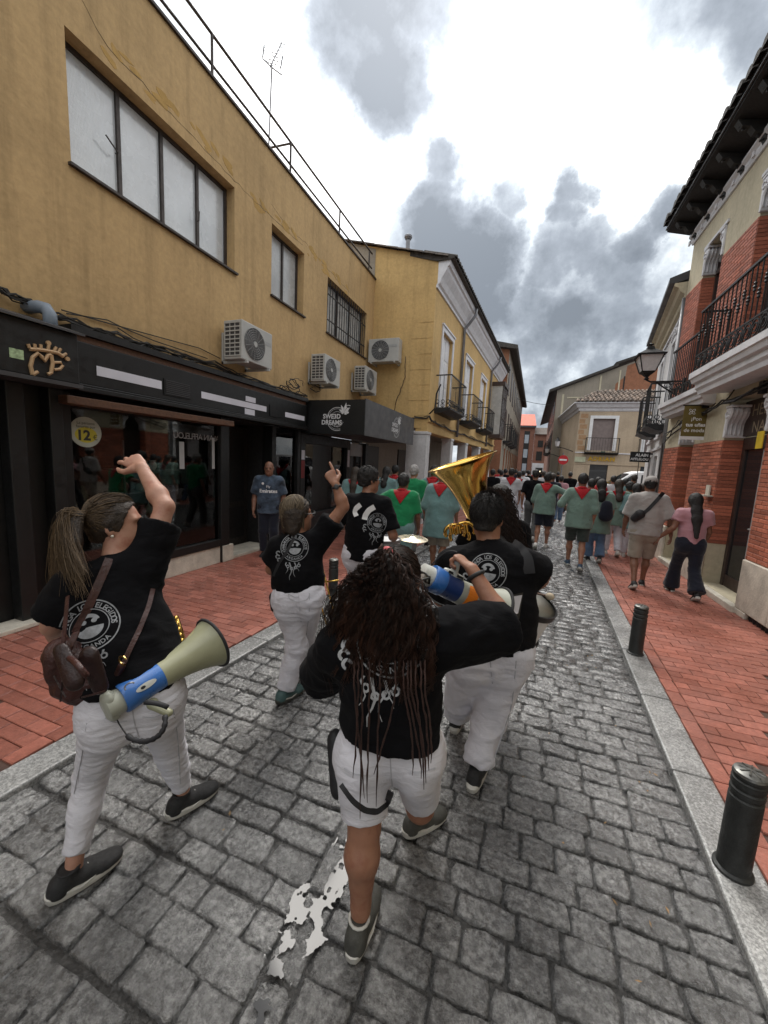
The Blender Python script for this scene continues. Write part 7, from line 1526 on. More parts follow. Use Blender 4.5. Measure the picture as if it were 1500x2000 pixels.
# ================================================================== woman on the left with pony tail
J1 = dict(pelvis=at(262, 1352, 1.02), chest=at(232, 1168, 1.10), neck=at(224, 1090, 1.12), head=at(230, 1022, 1.16), hfwd=np.array(CR)*.93+np.array(CF)*.36+V3(0, 0, .08), hup=V3(-.10, -.03, 1),
          sl=at(150, 1142, .99), sr=at(282, 1112, 1.20), el=at(104, 1222, .95), wl=at(140, 1262, 1.16), er=at(322, 990, 1.33), wr=at(277, 914, 1.38),
          hl=at(215, 1392, .96), hr=at(305, 1372, 1.08), kl=at(180, 1512, .98), kr=at(334, 1470, 1.22), al=V3(-1.585, .86, .10), ar=at(360, 1578, 1.30), tl=V3(.30, .95, 0), tr=V3(.34, .94, 0))
J1['ar'][2] = .10
rt1, G1 = figure(J1, dict(MAIN, label='woman on the left with pony tail, black shirt and white jeans raising her arm', skin=M['skin_a'], bulk=1.04, arm=1.12, leg=1.02, head=1.0,
    shirt=dict(mat=M['tee_black'], hem_pt=at(262, 1330, 1.03), hem_n=V3(.05, .05, 1), loose=.02, rhem=.160, rwaist=.155, rchest=.152, sleeve=.72, rsl=.072, flare=.02, amp=.009),
    legs=dict(mat=M['white_cotton'], len=1.84, loose=.002, rk=.054, ra=.043, amp=.0055, freq=(5, 5, 38)), shoe=M['shoe_black'], sole=M['sole_white'], shoeL=.25,
    handr=dict(d=at(243, 886, 1.40)-J1['wr'], n=nrm(-np.array(CU)*.55+np.array(CF)*.85), side=1, curl=(.22, .34, .46, .6), spread=.13, thumb=.3, hs=1.15), handl=dict(n=V3(.4, .3, -.8), side=1, curl=(.8, .9, 1., 1.1)),
    hair=dict(style='short', mat=M['scalp_brown'], th=.012, h=.007, open=1)))
cl1 = G1['shirt']; back1 = -G1['f']
lay_print(cl1, at(172, 1205, .85), G1['r'], G1['u'], G1['f'], emblem(.78), 'back_print', M['print'], rt1)
def ponytail(root, Q):
    g_ = np.random.default_rng(5); cs = []; sh = []; tie1 = at(150, 1008, 1.02)
    for i in range(1800):
        u = g_.random(); e = at(140+g_.normal(0, 15)-4*u, 1105+62*u+g_.normal(0, 8), .965+g_.normal(0, .02)); st = tie1+g_.normal(0, .010, 3); a = st+V3(-.045, -.03, .03)+g_.normal(0, .012, 3); bb = lerp3(st, e, .5)+V3(-.03, -.03, .03)+g_.normal(0, .018, 3)
        p = bez(st, a, bb, e, 12)+np.cumsum(g_.normal(0, .0013, (12, 3)), 0); cs.append(p); sh.append(np.clip(g_.normal(.38+.25*u, .22), 0, 1))
    strands('pony_tail', cs, .0012, .0005, M['h_blond'], root, sh)
    cs = []; sh = []; tl_ = np.linalg.solve(np.array(G1['R']).T, (tie1-np.array(Q(0, -.016, .026)))); dl = nrm(tl_/np.array([.09, .11, .1]))
    for i in range(900):
        a = g_.uniform(-math.pi, math.pi); zz = g_.uniform(-.7, 1.3); d = nrm(V3(math.sin(a), math.cos(a), zz))
        if d[1] > .30 and d[2] < .62: continue
        if d@dl > .93: continue
        path = [Q(*(nrm(d*(1-t)+dl*t)*np.array([.074, .094, .090])*(1.16+.03*math.sin(math.pi*t))+np.array([0, -.016, .026]))) for t in np.linspace(0, 1, 12)]
        cs.append(np.array(path)+g_.normal(0, .0012, (12, 3))+V3(0, 0, abs(g_.normal(0, .003)))); sh.append(np.clip(g_.normal(.20, .18), 0, 1))
    strands('hair_swept', cs, .0019, .0016, M['h_blond'], root, sh)
    mb = MB(); mb.tube([tie1+V3(.008*math.cos(a), .016*math.cos(a), .016*math.sin(a)) for a in np.linspace(0, 6.28, 13)[:-1]], .007, 6, closed=True); mb.build('hair_tie', M['black_matt'], root, smooth=True)
    q = Sdf(); q.rc(tie1, at(140, 1060, .98), .025, .034, .02); q.rc(at(140, 1060, .98), at(138, 1120, .97), .032, .018, .02); v, f = q.mesh(.008); np_mesh('hair_mass', v, f, M['scalp_brown'], root)
    p = Q(.084, -.004, -.045); mb = MB(); mb.lathe([(.0, -.004), (.006, -.002), (.006, .002), (.0, .004)], p, G1['R'][0], n=10); mb.build('earring', pmat('pearl', (.7, .65, .55), .2), root, smooth=True)
ponytail(rt1, G1['Q'])
# tattoo line on the forearm
# oxblood backpack hanging on her back
bp = empty('leather_backpack', tuple(at(150, 1300, .85)), 'small oxblood leather backpack slung low on the back of the woman with the pony tail', 'backpack')
s_ = Sdf(); b0, b1, b2 = at(120, 1268, .84), at(198, 1345, .92), at(150, 1300, .85)
s_.rc(at(125, 1285, .86), at(205, 1330, .93), .066, .070, .04, np.array(CF), .75); s_.rc(at(135, 1340, .86), at(190, 1352, .92), .060, .055, .03, np.array(CF), .75); s_.rc(at(118, 1275, .85), at(112, 1310, .84), .045, .040, .03)
v, f = s_.mesh(.007); n_ = vnormals(v, f); v = relax(v, f, 1)+n_*((ridged(v*np.array([22, 22, 22]))-.5)*.008)[:, None]; np_mesh('bag_body', v, f, M['leather'], bp)
s_ = Sdf(); s_.rc(at(120, 1272, .80), at(145, 1330, .79), .03, .036, .02, np.array(CF), .5); s_.rc(at(175, 1280, .83), at(195, 1340, .85), .034, .032, .02, np.array(CF), .5); v, f = s_.mesh(.007); np_mesh('flap', relax(v, f, 1), f, M['leather_d'], bp)
mb = MB(); mb.tube(bez(at(135, 1285, .80), at(150, 1292, .775), at(158, 1308, .775), at(170, 1320, .79), 10), .010, 7); mb.build('toggle', M['leather'], bp, smooth=True)
for pts in ([(118, 1370), (120, 1350), (122, 1330)], [(160, 1362), (185, 1356), (205, 1350)], [(105, 1320), (118, 1345), (128, 1362)]): mb = MB(); mb.tube([at(x, y, .80) for x, y in pts], .0035, 5); mb.build('seam', M['leather_d'], bp)
strap_on(cl1, [at(x, y, 1.0) for x, y in ((214, 1092), (202, 1120), (184, 1160), (165, 1205), (150, 1235))], view, .030, .004, M['leather'], 'shoulder_strap', bp)
ribbon([at(x, y, d) for x, y, d in ((150, 1235, .87), (140, 1255, .84), (132, 1272, .83))], .026, .004, M['leather'], 'strap_end', bp, normals=[-np.array(CF)]*3)
ribbon([at(x, y, d) for x, y, d in ((133, 1165, .9), (130, 1200, .86), (126, 1240, .84), (124, 1268, .83))], .014, .004, M['leather'], 'carry_strap', bp, normals=[-np.array(CF)]*4)
strap_on(cl1, [at(x, y, 1.1) for x, y in ((298, 1150), (290, 1185), (272, 1230), (250, 1275), (240, 1300))], view, .018, .004, M['leather'], 'lower_strap', bp)
mb = MB(); mb.tube([at(240, 1290, .93)+V3(.02*math.cos(a), 0, .016*math.sin(a)) for a in np.linspace(.5, 5.2, 12)], .0035, 6); mb.build('buckle', M['brass'], bp)
s_ = Sdf(); s_.rc(at(238, 1300, .94), at(222, 1335, .93), .014, .012, .02); v, f = s_.mesh(.005); np_mesh('strap_tab', v, f, M['leather'], bp)
# her megaphone hangs at the hip
o_m = at(236, 1366, .92); end_m = at(398, 1266, 1.24)
t_, Qm = megaphone(o_m, end_m-o_m, V3(0, 0, 1), .145, .235, .112, .058, 'blue megaphone with large khaki horn hanging at the hip of the woman with pony tail', M['mega_olive'])
am = nrm(end_m-o_m); um = nrm(V3(0, 0, 1)-am*am[2]); sm = np.cross(am, um)
m = MB(); vd = nrm(np.array(EYE)-np.array(o_m)); vd = nrm(vd-am*(vd@am)); wd = np.cross(am, vd)
lab = [(.075+.030*math.cos(a)*(1.25), .012*math.sin(a)) for a in np.linspace(0, 6.28, 17)[:-1]]; vs = []
for y, x in lab: th = x/.058+.1; vs.append(o_m+am*y+(vd*math.cos(th)+wd*math.sin(th))*.0592)
m.add(vs, [tuple(range(16))]); m.build('maker_plate', M['mega_white'], t_)
m = MB(); vs = []
for a in np.linspace(0, 6.28, 13)[:-1]: th = .0055*math.sin(a)/.058+.1; vs.append(o_m+am*(.063+.009*math.cos(a))+(vd*math.cos(th)+wd*math.sin(th))*.0598)
m.add(vs, [tuple(range(12))]); m.build('plate_emblem', M['black_matt'], t_)
s_ = Sdf(); g0 = o_m+am*.10-um*.055; g1 = at(330, 1392, 1.0); s_.rc(g0, lerp3(g0, at(300, 1378, .99), .8), .018, .017, .015); s_.rc(at(296, 1376, .99), g1, .017, .015, .015); v, f = s_.mesh(.005); np_mesh('grip', relax(v, f, 1), f, M['mega_olive'], t_)
s_ = Sdf(); c_ = o_m-am*.035; s_.rc(c_-um*.03, c_+um*.03, .034, .034, .01, am, .7); v, f = s_.mesh(.005); np_mesh('rear_cap', relax(v, f, 1), f, M['mega_grey'], t_)
m = MB(); P = bez(at(322, 1398, .90), at(330, 1445, .86), at(275, 1462, .84), at(248, 1436, .84), 26); m.tube(P, [.0085+.0015*math.sin(i*2.2) for i in range(26)], 8); m.tube(bez(at(248, 1436, .84), at(240, 1425, .85), at(232, 1415, .87), at(228, 1404, .9), 8), .0025, 5); m.build('coiled_cord', M['strap_black'], t_, smooth=True)
m = MB(); m.tube(bez(at(283, 1372, .94), at(300, 1372, .95), at(318, 1376, .96), at(328, 1382, .97), 8), .009, 7); m.build('hand_strap', M['strap_black'], t_, smooth=True)
m = MB(); m.tube(bez(at(245, 1348, .90), at(238, 1340, .90), at(255, 1330, .92), at(262, 1334, .93), 8), .003, 5); m.build('ring', M['zinc'], t_)
# gold key work of a horn just showing beyond her
kh = MB()
for k in range(7): a = at(342+k*3, 1208+k*11, 1.25); kh.lathe([(0, -.004), (.012, -.003), (.012, .003), (0, .005)], a, V3(.3, -.6, .3), n=10); kh.tube([a, a+V3(.0, .02, -.03)], .003, 5)
kh.tube([at(340, 1205, 1.27), at(352, 1240, 1.27), at(362, 1290, 1.27)], .018, 8)
M['gold_brass'] = pmat('lacquered_brass', (.72, .46, .12), .16, metal=1., var=.12, vs=6); setp(kh.build('saxophone', M['gold_brass'], None, smooth=True), 'sliver of a gold saxophone with keys in front of the pony tail woman', 'saxophone')

M['seam'] = pmat('seam_thread', (.40, .40, .43), .9, var=.1)
def seam(cl, pts, d, parent, w=.005): strap_on(cl, [at(x, y, d) for x, y in pts], view, w, .0015, M['seam'], 'seam', parent, off=.0005, n=5)
for pts in (((762, 1470), (763, 1500), (766, 1535)), ((672, 1500), (690, 1512), (715, 1515)), ((800, 1508), (825, 1508), (850, 1500)), ((668, 1590), (712, 1604), (752, 1594))): seam(G2['legs'], pts, 1.2, rt2)
for pts in (((258, 1380), (262, 1410), (272, 1440)), ((205, 1402), (225, 1412), (248, 1408)), ((278, 1400), (300, 1402), (322, 1392)), ((338, 1385), (346, 1430), (350, 1480), (352, 1530)), ((170, 1412), (160, 1480), (145, 1550))): seam(G1['legs'], pts, 1.0, rt1, .004)
# ================================================================== woman pointing up, short highlighted hair
J4 = dict(pelvis=at(583, 1152, 2.30), chest=at(583, 1082, 2.32), neck=at(583, 1046, 2.33), head=at(582, 1003, 2.35), hfwd=np.array(CR)*.80+np.array(CF)*.6+V3(0, 0, .1), hup=V3(-.06, 0, 1),
          sl=at(545, 1068, 2.26), sr=at(622, 1056, 2.40), el=at(530, 1112, 2.28), wl=at(560, 1130, 2.50), er=at(671, 990, 2.46), wr=at(655, 945, 2.44),
          hl=at(563, 1172, 2.26), hr=at(603, 1170, 2.32), kl=at(580, 1262, 2.30), kr=at(597, 1245, 2.56), al=at(558, 1352, 2.26), ar=at(592, 1285, 2.72), tl=V3(.25, .97, 0), tr=V3(.1, 1, 0))
J4['al'][2] = .10; J4['ar'][2] = .11
rt4, G4 = figure(J4, dict(h=.010, hs=.0105, hh=.0042, hc=.010, label='woman with short highlighted hair and glasses pointing one finger upwards', skin=M['skin_b'], bulk=1.0, arm=1.08, leg=1.02, head=1.0,
    shirt=dict(mat=M['tee_black'], hem_pt=at(582, 1150, 2.30), loose=.022, rhem=.158, rwaist=.15, rchest=.15, sleeve=.62, rsl=.070, flare=.02, amp=.009),
    legs=dict(mat=M['white_drill'], len=1.96, loose=.010, rk=.060, ra=.062, amp=.013, freq=(7, 7, 11)), shoe=M['shoe_teal'], sole=M['shoe_grey'], shoeL=.25,
    handr=dict(d=at(642, 920, 2.44)-J4['wr'], n=nrm(np.array(CF)*.9-np.array(CR)*.3), side=-1, curl=(.08, 1.3, 1.35, 1.4), thumb=.9, hs=1.05), handl=dict(n=V3(.4, .3, -.8), side=1, curl=(.8, .9, 1., 1.1)),
    hair=dict(style='bob', mat=M['scalp_brown'], th=.012, h=.007)))
Q4 = G4['Q']
def bob(root, Q, mat_, n=1100, seed=9, L=(.085, .13), back=True):
    g_ = np.random.default_rng(seed); cs = []; sh = []; cr = nrm(V3(.15, -.2, 1))
    for i in range(n):
        a = g_.uniform(-1.7, 1.7)+math.pi; d = V3(math.sin(a), math.cos(a), 0); st = nrm(cr+.25*g_.normal(0, 1, 3)); path = []
        ln = g_.uniform(*L); k = 13
        for t in np.linspace(0, 1, k):
            q = nrm(st*(1-t)+d*t+V3(0, 0, .02)) if t < .999 else d
            w = 1.17+.04*math.sin(math.pi*t); p = q*np.array([.074, .094, .090])*w+np.array([0, -.016, .026]); path.append(p)
        e = path[-1]
        for t in np.linspace(.2, 1, 5): path.append(e+np.array([0, .012*(1 if d[1] > 0 else -.2), -ln*t])+np.array([-d[0]*.012*t, -d[1]*.022*t, 0]))
        P = np.array([Q(*p) for p in path])+np.cumsum(g_.normal(0, .0009, (len(path), 3)), 0); cs.append(P); sh.append(np.clip(g_.normal(.42, .3), 0, 1))
    return strands('hair_strands', cs, .0021, .0012, mat_, root, sh)
bob(rt4, Q4, M['h_high'])
lay_print(G4['shirt'], at(567, 1085, 1.9), G4['r'], G4['u'], G4['f'], emblem(.74), 'back_print', M['print'], rt4)
mb = MB(); mb.tube([Q4(.080, .0, -.002), Q4(.074, .06, .0), Q4(.064, .104, .0)], .003, 5); mb.tube([Q4(.035+.026*math.cos(a), .108, -.006+.02*math.sin(a)) for a in np.linspace(0, 6.28, 13)[:-1]], .003, 5, closed=True); mb.build('glasses', M['black'], rt4)
w4 = J4['wr']; ax4 = nrm(J4['wr']-J4['er']); a1 = nrm(np.cross(ax4, V3(0, 0, 1))); a2 = np.cross(ax4, a1); c4 = w4-ax4*.022
mb = MB(); mb.tube([c4+(a1*math.cos(t)+a2*math.sin(t))*.031 for t in np.linspace(0, 6.28, 17)[:-1]], .0095, 6, closed=True); wt4 = mb.build('watch', M['black_matt'], rt4, smooth=True)
fc = nrm(np.array(EYE)-c4); fc = nrm(fc-ax4*(fc@ax4)); s_ = Sdf(); s_.el(c4+fc*.034, np.array([ax4, np.cross(ax4, fc), fc]), np.array([.021, .019, .007]), .003); v, f = s_.mesh(.004); np_mesh('watch_face', v, f, M['ac_dark'], wt4)
strap_on(G4['shirt'], [at(x, y, 2.2) for x, y in ((575, 1050), (562, 1075), (545, 1100), (535, 1125))], view, .02, .003, M['strap_black'], 'sling_strap', rt4)
s_ = Sdf(); s_.rc(at(533, 1165, 2.22), at(537, 1185, 2.22), .035, .04, .02, V3(1, 0, 0), .6); v, f = s_.mesh(.009); setp(np_mesh('hip_bag', v, f, M['strap_black'], None), 'small black hip bag hanging at the left side of the woman pointing up', 'bag')
# trumpet slide and music stand legs she carries in front
tb = empty('trombone', tuple(at(640, 1200, 2.5)), 'slim gold trombone slide hanging in front of the woman pointing up', 'trombone')
mb = MB(); mb.tube([at(625, 1090, 2.55), at(640, 1150, 2.5), at(660, 1225, 2.45)], .007, 7); mb.tube([at(626, 1180, 2.4), at(632, 1200, 2.4), at(640, 1228, 2.4)], .006, 7); mb.build('slide', M['gold_brass'], tb, smooth=True)
mb = MB(); mb.tube([at(624, 1138, 2.5), at(640, 1136, 2.5), at(662, 1133, 2.5)], .006, 6); mb.lathe([(.012, 0), (.02, .012), (.02, .02), (0, .022)], at(628, 1140, 2.5), -np.array(CF), n=12); mb.build('brace', M['gold_brass'], tb, smooth=True)
# ================================================================== drummer, big man seen from behind
J3 = dict(pelvis=at(958, 1262, 2.10), chest=at(960, 1120, 2.14), neck=at(955, 1062, 2.18), head=at(952, 1008, 2.20), hfwd=V3(.12, 1, -.12), hup=V3(0, .05, 1),
          sl=at(885, 1100, 2.12), sr=at(1026, 1104, 2.18), el=at(862, 1170, 2.22), wl=at(905, 1200, 2.45), er=at(1058, 1122, 2.24), wr=at(1040, 1152, 2.44),
          hl=at(918, 1275, 2.08), hr=at(990, 1275, 2.14), kl=at(898, 1365, 2.30), kr=at(955, 1405, 2.16), al=at(888, 1440, 2.50), ar=at(928, 1530, 2.06), tl=V3(-.05, 1, 0), tr=V3(.15, 1, 0))
J3['al'][2] = .10; J3['ar'][2] = .11
rt3, G3 = figure(J3, dict(h=.011, hs=.0115, hh=.0048, hc=.0105, label='big man in black shirt and white trousers drumming, seen from behind beside the tuba bell', skin=M['skin_b'], bulk=1.34, arm=1.25, leg=1.22, head=1.06,
    shirt=dict(mat=M['tee_black'], hem_pt=at(955, 1262, 2.10), loose=.02, rhem=.158, rwaist=.158, rchest=.155, sleeve=.86, rsl=.074, flare=.015, amp=.010),
    legs=dict(mat=M['white_drill'], len=1.94, loose=.008, rk=.066, ra=.074, amp=.015, freq=(6, 6, 9)), shoe=M['shoe_black'], sole=M['sole_white'], shoeL=.28,
    handr=dict(d=V3(-.2, .8, -.5), n=V3(-.9, 0, -.4), side=-1, curl=(1., 1.05, 1.1, 1.1), thumb=.9, hs=1.05), handl=dict(n=V3(.8, 0, -.5), side=1, curl=(.9, 1., 1., 1.1)),
    hair=dict(style='short', mat=M['scalp_dark'], th=.009, h=.007, freq=(90, 90, 90), amp=.003)))
def crop_hair(root, Q, mat_, n=1500, seed=4, ln=.022, dark=.2):
    g_ = np.random.default_rng(seed); cs = []; sh = []
    for i in range(n):
        d = nrm(g_.normal(0, 1, 3))
        if d[2] < -.45 or (d[1] > .55 and d[2] < .45) or (d[2] < .0 and d[1] > .1): continue
        p = d*np.array([.074, .094, .090])*1.10+np.array([0, -.016, .026]); fl = nrm(V3(d[0]*.5+.2*g_.normal(), -.2-.5*max(0, -d[1]), -1+d[2]*1.2)+d*.45); P = np.array([Q(*(p+fl*ln*t-d*.35*ln*t*t)) for t in np.linspace(0, 1, 5)]); cs.append(P); sh.append(np.clip(g_.normal(dark, .15), 0, 1))
    return strands('hair_strands', cs, .0019, .0009, mat_, root, sh)
crop_hair(rt3, G3['Q'], M['h_dark'], 2600, 4, .026)
lay_print(G3['shirt'], at(945, 1130, 1.8), V3(1, .05, 0), V3(0, 0, 1), V3(.0, 1, -.1), emblem(.74), 'back_print', M['print'], rt3)
mb = MB(); strap_on(G3['shirt'], [at(x, y, 2.2) for x, y in ((1002, 1062), (1018, 1075), (1030, 1092), (1034, 1120))], view, .055, .006, M['leather_black'] if 'leather_black' in M else M['strap_black'], 'harness_strap', rt3)
dm = empty('snare_drum', tuple(at(1010, 1190, 2.5)), 'white drum with dark hoop carried in front of the big man', 'drum')
dc, dax = at(1004, 1196, 2.5), nrm(V3(.35, -.1, .9)); mb = MB(); mb.lathe([(.20, -.12), (.20, .12)], dc, dax, n=36); mb.build('shell', M['white_paint'], dm, smooth=True, auto=40)
mb = MB(); mb.lathe([(.21, .10), (.215, .10), (.215, .135), (.205, .135)], dc, dax, n=36, closed=True); mb.lathe([(.21, -.10), (.215, -.10), (.215, -.135), (.205, -.135)], dc, dax, n=36, closed=True); mb.build('hoop', M['black'], dm, smooth=True, auto=40)
mb = MB(); mb.lathe([(.205, .124), (.0, .126)], dc, dax, n=36); mb.build('drum_head', M['mega_white'], dm, smooth=True)
mt_ = empty('drum_mallet', tuple(J3['wr']), 'drum mallet with round felt head in the right hand of the big man', 'mallet'); h0 = J3['wr']+V3(-.01, .05, -.03); h1 = at(1074, 1165, 2.42)
mb = MB(); mb.tube([h0, h1], .007, 7); mb.build('stick', M['brown_wood'], mt_); s_ = Sdf(); s_.el(h1, np.eye(3), np.array([.026, .022, .022]), .01); v, f = s_.mesh(.006); np_mesh('felt_head', v, f, pmat('felt', (.45, .38, .28), .9), mt_)
# lyre with sheet music clipped at his back pocket side
fo = empty('music_folder', tuple(at(1010, 1190, 1.98)), 'black music folder with white sheets held at the right side of the big man', 'folder')
mb = MB(); a, b, c, d = at(972, 1170, 1.80), at(1020, 1162, 1.92), at(1012, 1198, 1.90), at(996, 1204, 1.82); mb.add([a, b, c, d], [(0, 1, 2, 3)]); o_ = mb.build('sheet', M['paper'], fo); mb = MB(); n_ = np.array(CF)*.012; mb.add([p+n_ for p in (at(968, 1170, 1.80), at(1024, 1158, 1.92), at(1016, 1210, 1.90), at(990, 1214, 1.82))], [(0, 1, 2, 3)]); mb.build('cover', M['black'], fo)
# ================================================================== tuba and its player
def tuba():
    t = empty('tuba', tuple(at(905, 960, 3.0)), 'large gold brass tuba bell rising above the big man', 'tuba')
    top = at(902, 902, 3.05); low = at(925, 1010, 3.0); ax = nrm(top-low+V3(-.02, -.10, 0)); R = .265; L = .58; base = top-ax*L
    prof = [(.065+(R-.065)*(.36*s+.26*s**2+.38*s**5), L*s) for s in np.linspace(0, 1, 26)]; prof.append((R+.006, L+.002)); inn = [(r-.004, h-.002) for r, h in prof[::-1]]
    mb = MB(); mb.lathe(prof+inn, base, ax, n=56); mb.build('bell', M['gold_brass'], t, smooth=True, auto=70)
    mb = MB(); mb.lathe([(R, L-.004), (R+.009, L-.002), (R+.009, L+.006), (R, L+.006)], base, ax, n=56, closed=True); mb.build('bell_rim', M['gold_brass'], t, smooth=True)
    P = [base, base-ax*.15, at(912, 1075, 2.95), at(900, 1120, 2.9), at(930, 1150, 2.85), at(985, 1130, 2.88), at(1000, 1060, 2.95), at(985, 1000, 3.0)]; C = [P[0]]
    for k in range(0, len(P)-1): C += [P[k]+(P[k+1]-P[k])*s for s in (.33, .66, 1.)]
    C = np.array(C)
    for _ in range(4): C[1:-1] = (C[:-2]+2*C[1:-1]+C[2:])/4
    mb = MB(); mb.tube(list(C), list(np.linspace(.056, .03, len(C))), 14); mb.build('bow', M['gold_brass'], t, smooth=True)
    for k, (x, y) in enumerate(((888, 1040), (898, 1048), (908, 1036))):
        mb = MB(); c = at(x, y, 2.86); mb.tube([c+V3(.07*math.cos(a), .02*math.cos(a), .06*math.sin(a)) for a in np.linspace(-.4, 3.8, 14)], .014, 8); mb.build('tubing', M['gold_brass'], t, smooth=True)
    for k in range(3): mb = MB(); c = at(884+k*14, 1030-k*2, 2.84); mb.lathe([(.018, 0), (.018, .06), (.012, .062), (.012, .075), (0, .077)], c-V3(0, 0, .05), V3(-.2, -.2, 1), n=12); mb.build('valve', M['gold_brass'], t, smooth=True, auto=40)
tuba()

for pts in (((583, 1152), (585, 1185), (588, 1215)), ((563, 1160), (578, 1168), (584, 1166)), ((563, 1160), (565, 1170), (580, 1176), (600, 1172), (605, 1160)), ((604, 1158), (604, 1200), (598, 1240))): seam(G4['legs'], pts, 2.2, rt4, .006)
for pts in (((956, 1262), (958, 1300), (962, 1335)), ((985, 1275), (1002, 1278), (1016, 1272)), ((918, 1275), (935, 1280), (948, 1276)), ((1008, 1290), (1000, 1380), (965, 1480))): seam(G3['legs'], pts, 2.0, rt3, .006)
# ------------------------------------------------------------------ walkers
M['smock_a'] = fabric('turquoise_check', (.085, .19, .19), .2, .9, fold=.5, fs=(10, 10, 8)); M['smock_b'] = fabric('green_check', (.10, .175, .14), .2, .9, fold=.5, fs=(10, 10, 8))
def check(mname, col):
    m = M[mname]; nt = m.node_tree; b = nt.nodes['Principled BSDF']; geo = N(nt, 'ShaderNodeNewGeometry'); w1 = N(nt, 'ShaderNodeTexWave', {'Vector': geo.outputs['Position'], 'Scale': 55.}, bands_direction='X'); w2 = N(nt, 'ShaderNodeTexWave', {'Vector': geo.outputs['Position'], 'Scale': 55.}, bands_direction='Z'); ad = N(nt, 'ShaderNodeMath', {0: w1.outputs['Fac'], 1: w2.outputs['Fac']}, operation='ADD')
    src = b.inputs['Base Color'].links[0].from_socket; mx = N(nt, 'ShaderNodeMix', {'Factor': N(nt, 'ShaderNodeMapRange', {'Value': ad.outputs[0], 'From Max': 2., 'To Max': .45}).outputs[0], 'A': src, 'B': (*col, 1)}, data_type='RGBA'); nt.links.new(mx.outputs['Result'], b.inputs['Base Color'])
check('smock_a', (.30, .36, .36)); check('smock_b', (.28, .33, .30))
M['green_tee'] = fabric('green_jersey', (.012, .20, .075), .12); M['grey_tee'] = fabric('sand_jersey', (.30, .28, .265), .08); M['pink_tee'] = fabric('pink_jersey', (.42, .22, .25), .08); M['white_tee'] = fabric('white_jersey', (.46, .46, .48), .06); M['navy'] = fabric('navy_cloth', (.010, .012, .022), .15); M['khaki'] = fabric('khaki_cloth', (.27, .235, .19), .1); M['jeans'] = fabric('blue_denim', (.10, .16, .26), .25); M['grey_cloth'] = fabric('grey_cloth', (.10, .10, .10), .15); M['red'] = fabric('red_cotton', (.36, .012, .018), .15, .8, fold=.5); M['dk_green'] = fabric('dark_green_cloth', (.035, .045, .04), .15); M['blueshirt'] = fabric('blue_marbled', (.045, .065, .095), .85)
def walker(px, y, h, face=0., stride=.5, ph=1, lean=.03, arm=None, x=None):
    k = h/1.75; X = at(px, 950, y)[0] if x is None else x; a = math.radians(face); f = V3(math.sin(a), math.cos(a), 0); r = V3(math.cos(a), -math.sin(a), 0); o = V3(X, y, 0); Q = lambda s, d, z: o+r*s+f*d+V3(0, 0, z)
    s = stride*k; aL, aR = (s*.5, -s*.5) if ph > 0 else (-s*.5, s*.5)
    J = dict(pelvis=Q(0, 0, .93*k), chest=Q(0, lean, 1.36*k), neck=Q(0, lean+.01, 1.475*k), head=Q(0, lean+.04, h-.115), hfwd=f+V3(0, 0, -.08), hup=V3(0, 0, 1)+f*.05,
             sl=Q(-.185*k, lean, 1.41*k), sr=Q(.185*k, lean, 1.41*k), hl=Q(-.095*k, 0, .90*k), hr=Q(.095*k, 0, .90*k), al=Q(-.09*k, aL, .095), ar=Q(.09*k, aR, .095), kl=Q(-.095*k, aL*.5+.05, .49*k), kr=Q(.095*k, aR*.5+.05, .49*k), tl=f-r*.12, tr=f+r*.12)
    for n, ang, lft in (('l', aL, -1), ('r', aR, 1)):
        if ang < -.1: J['a'+n] = J['a'+n]+V3(0, 0, .05); J['p'+n] = .45; J['k'+n] = J['k'+n]+f*.05
        J['e'+n] = Q(lft*.25*k, lean-ang*.25-.02, 1.12*k); J['w'+n] = Q(lft*.25*k, lean-ang*.45+.10, .89*k)
    for kk, v in (arm or {}).items(): J[kk] = Q(*[c*k for c in v]) if len(v) == 3 else v
    return J, (o, f, r, k)
LOW = dict(h=.017, hs=.018, hh=.009, hc=.017)
SM = lambda m, hem=.16, sl=1.25: dict(mat=m, hem=hem, loose=.045, rhem=.195, rwaist=.165, sleeve=sl, rsl=.062, flare=.02, amp=.010, freq=(9, 9, 6))
TEE = lambda m, hem=.04, sl=.8, **k: dict(dict(mat=m, hem=hem, loose=.022, sleeve=sl, rsl=.066, flare=.015, amp=.008), **k)
SHORT = lambda m, ln=.92: dict(mat=m, name='shorts', len=ln, loose=.022, rk=.078, amp=.006)
LONG = lambda m, lo=.012: dict(mat=m, len=1.95, loose=lo, rk=.066, ra=.058, amp=.008)
RELAX = dict(curl=(.35, .4, .45, .5), thumb=.4)
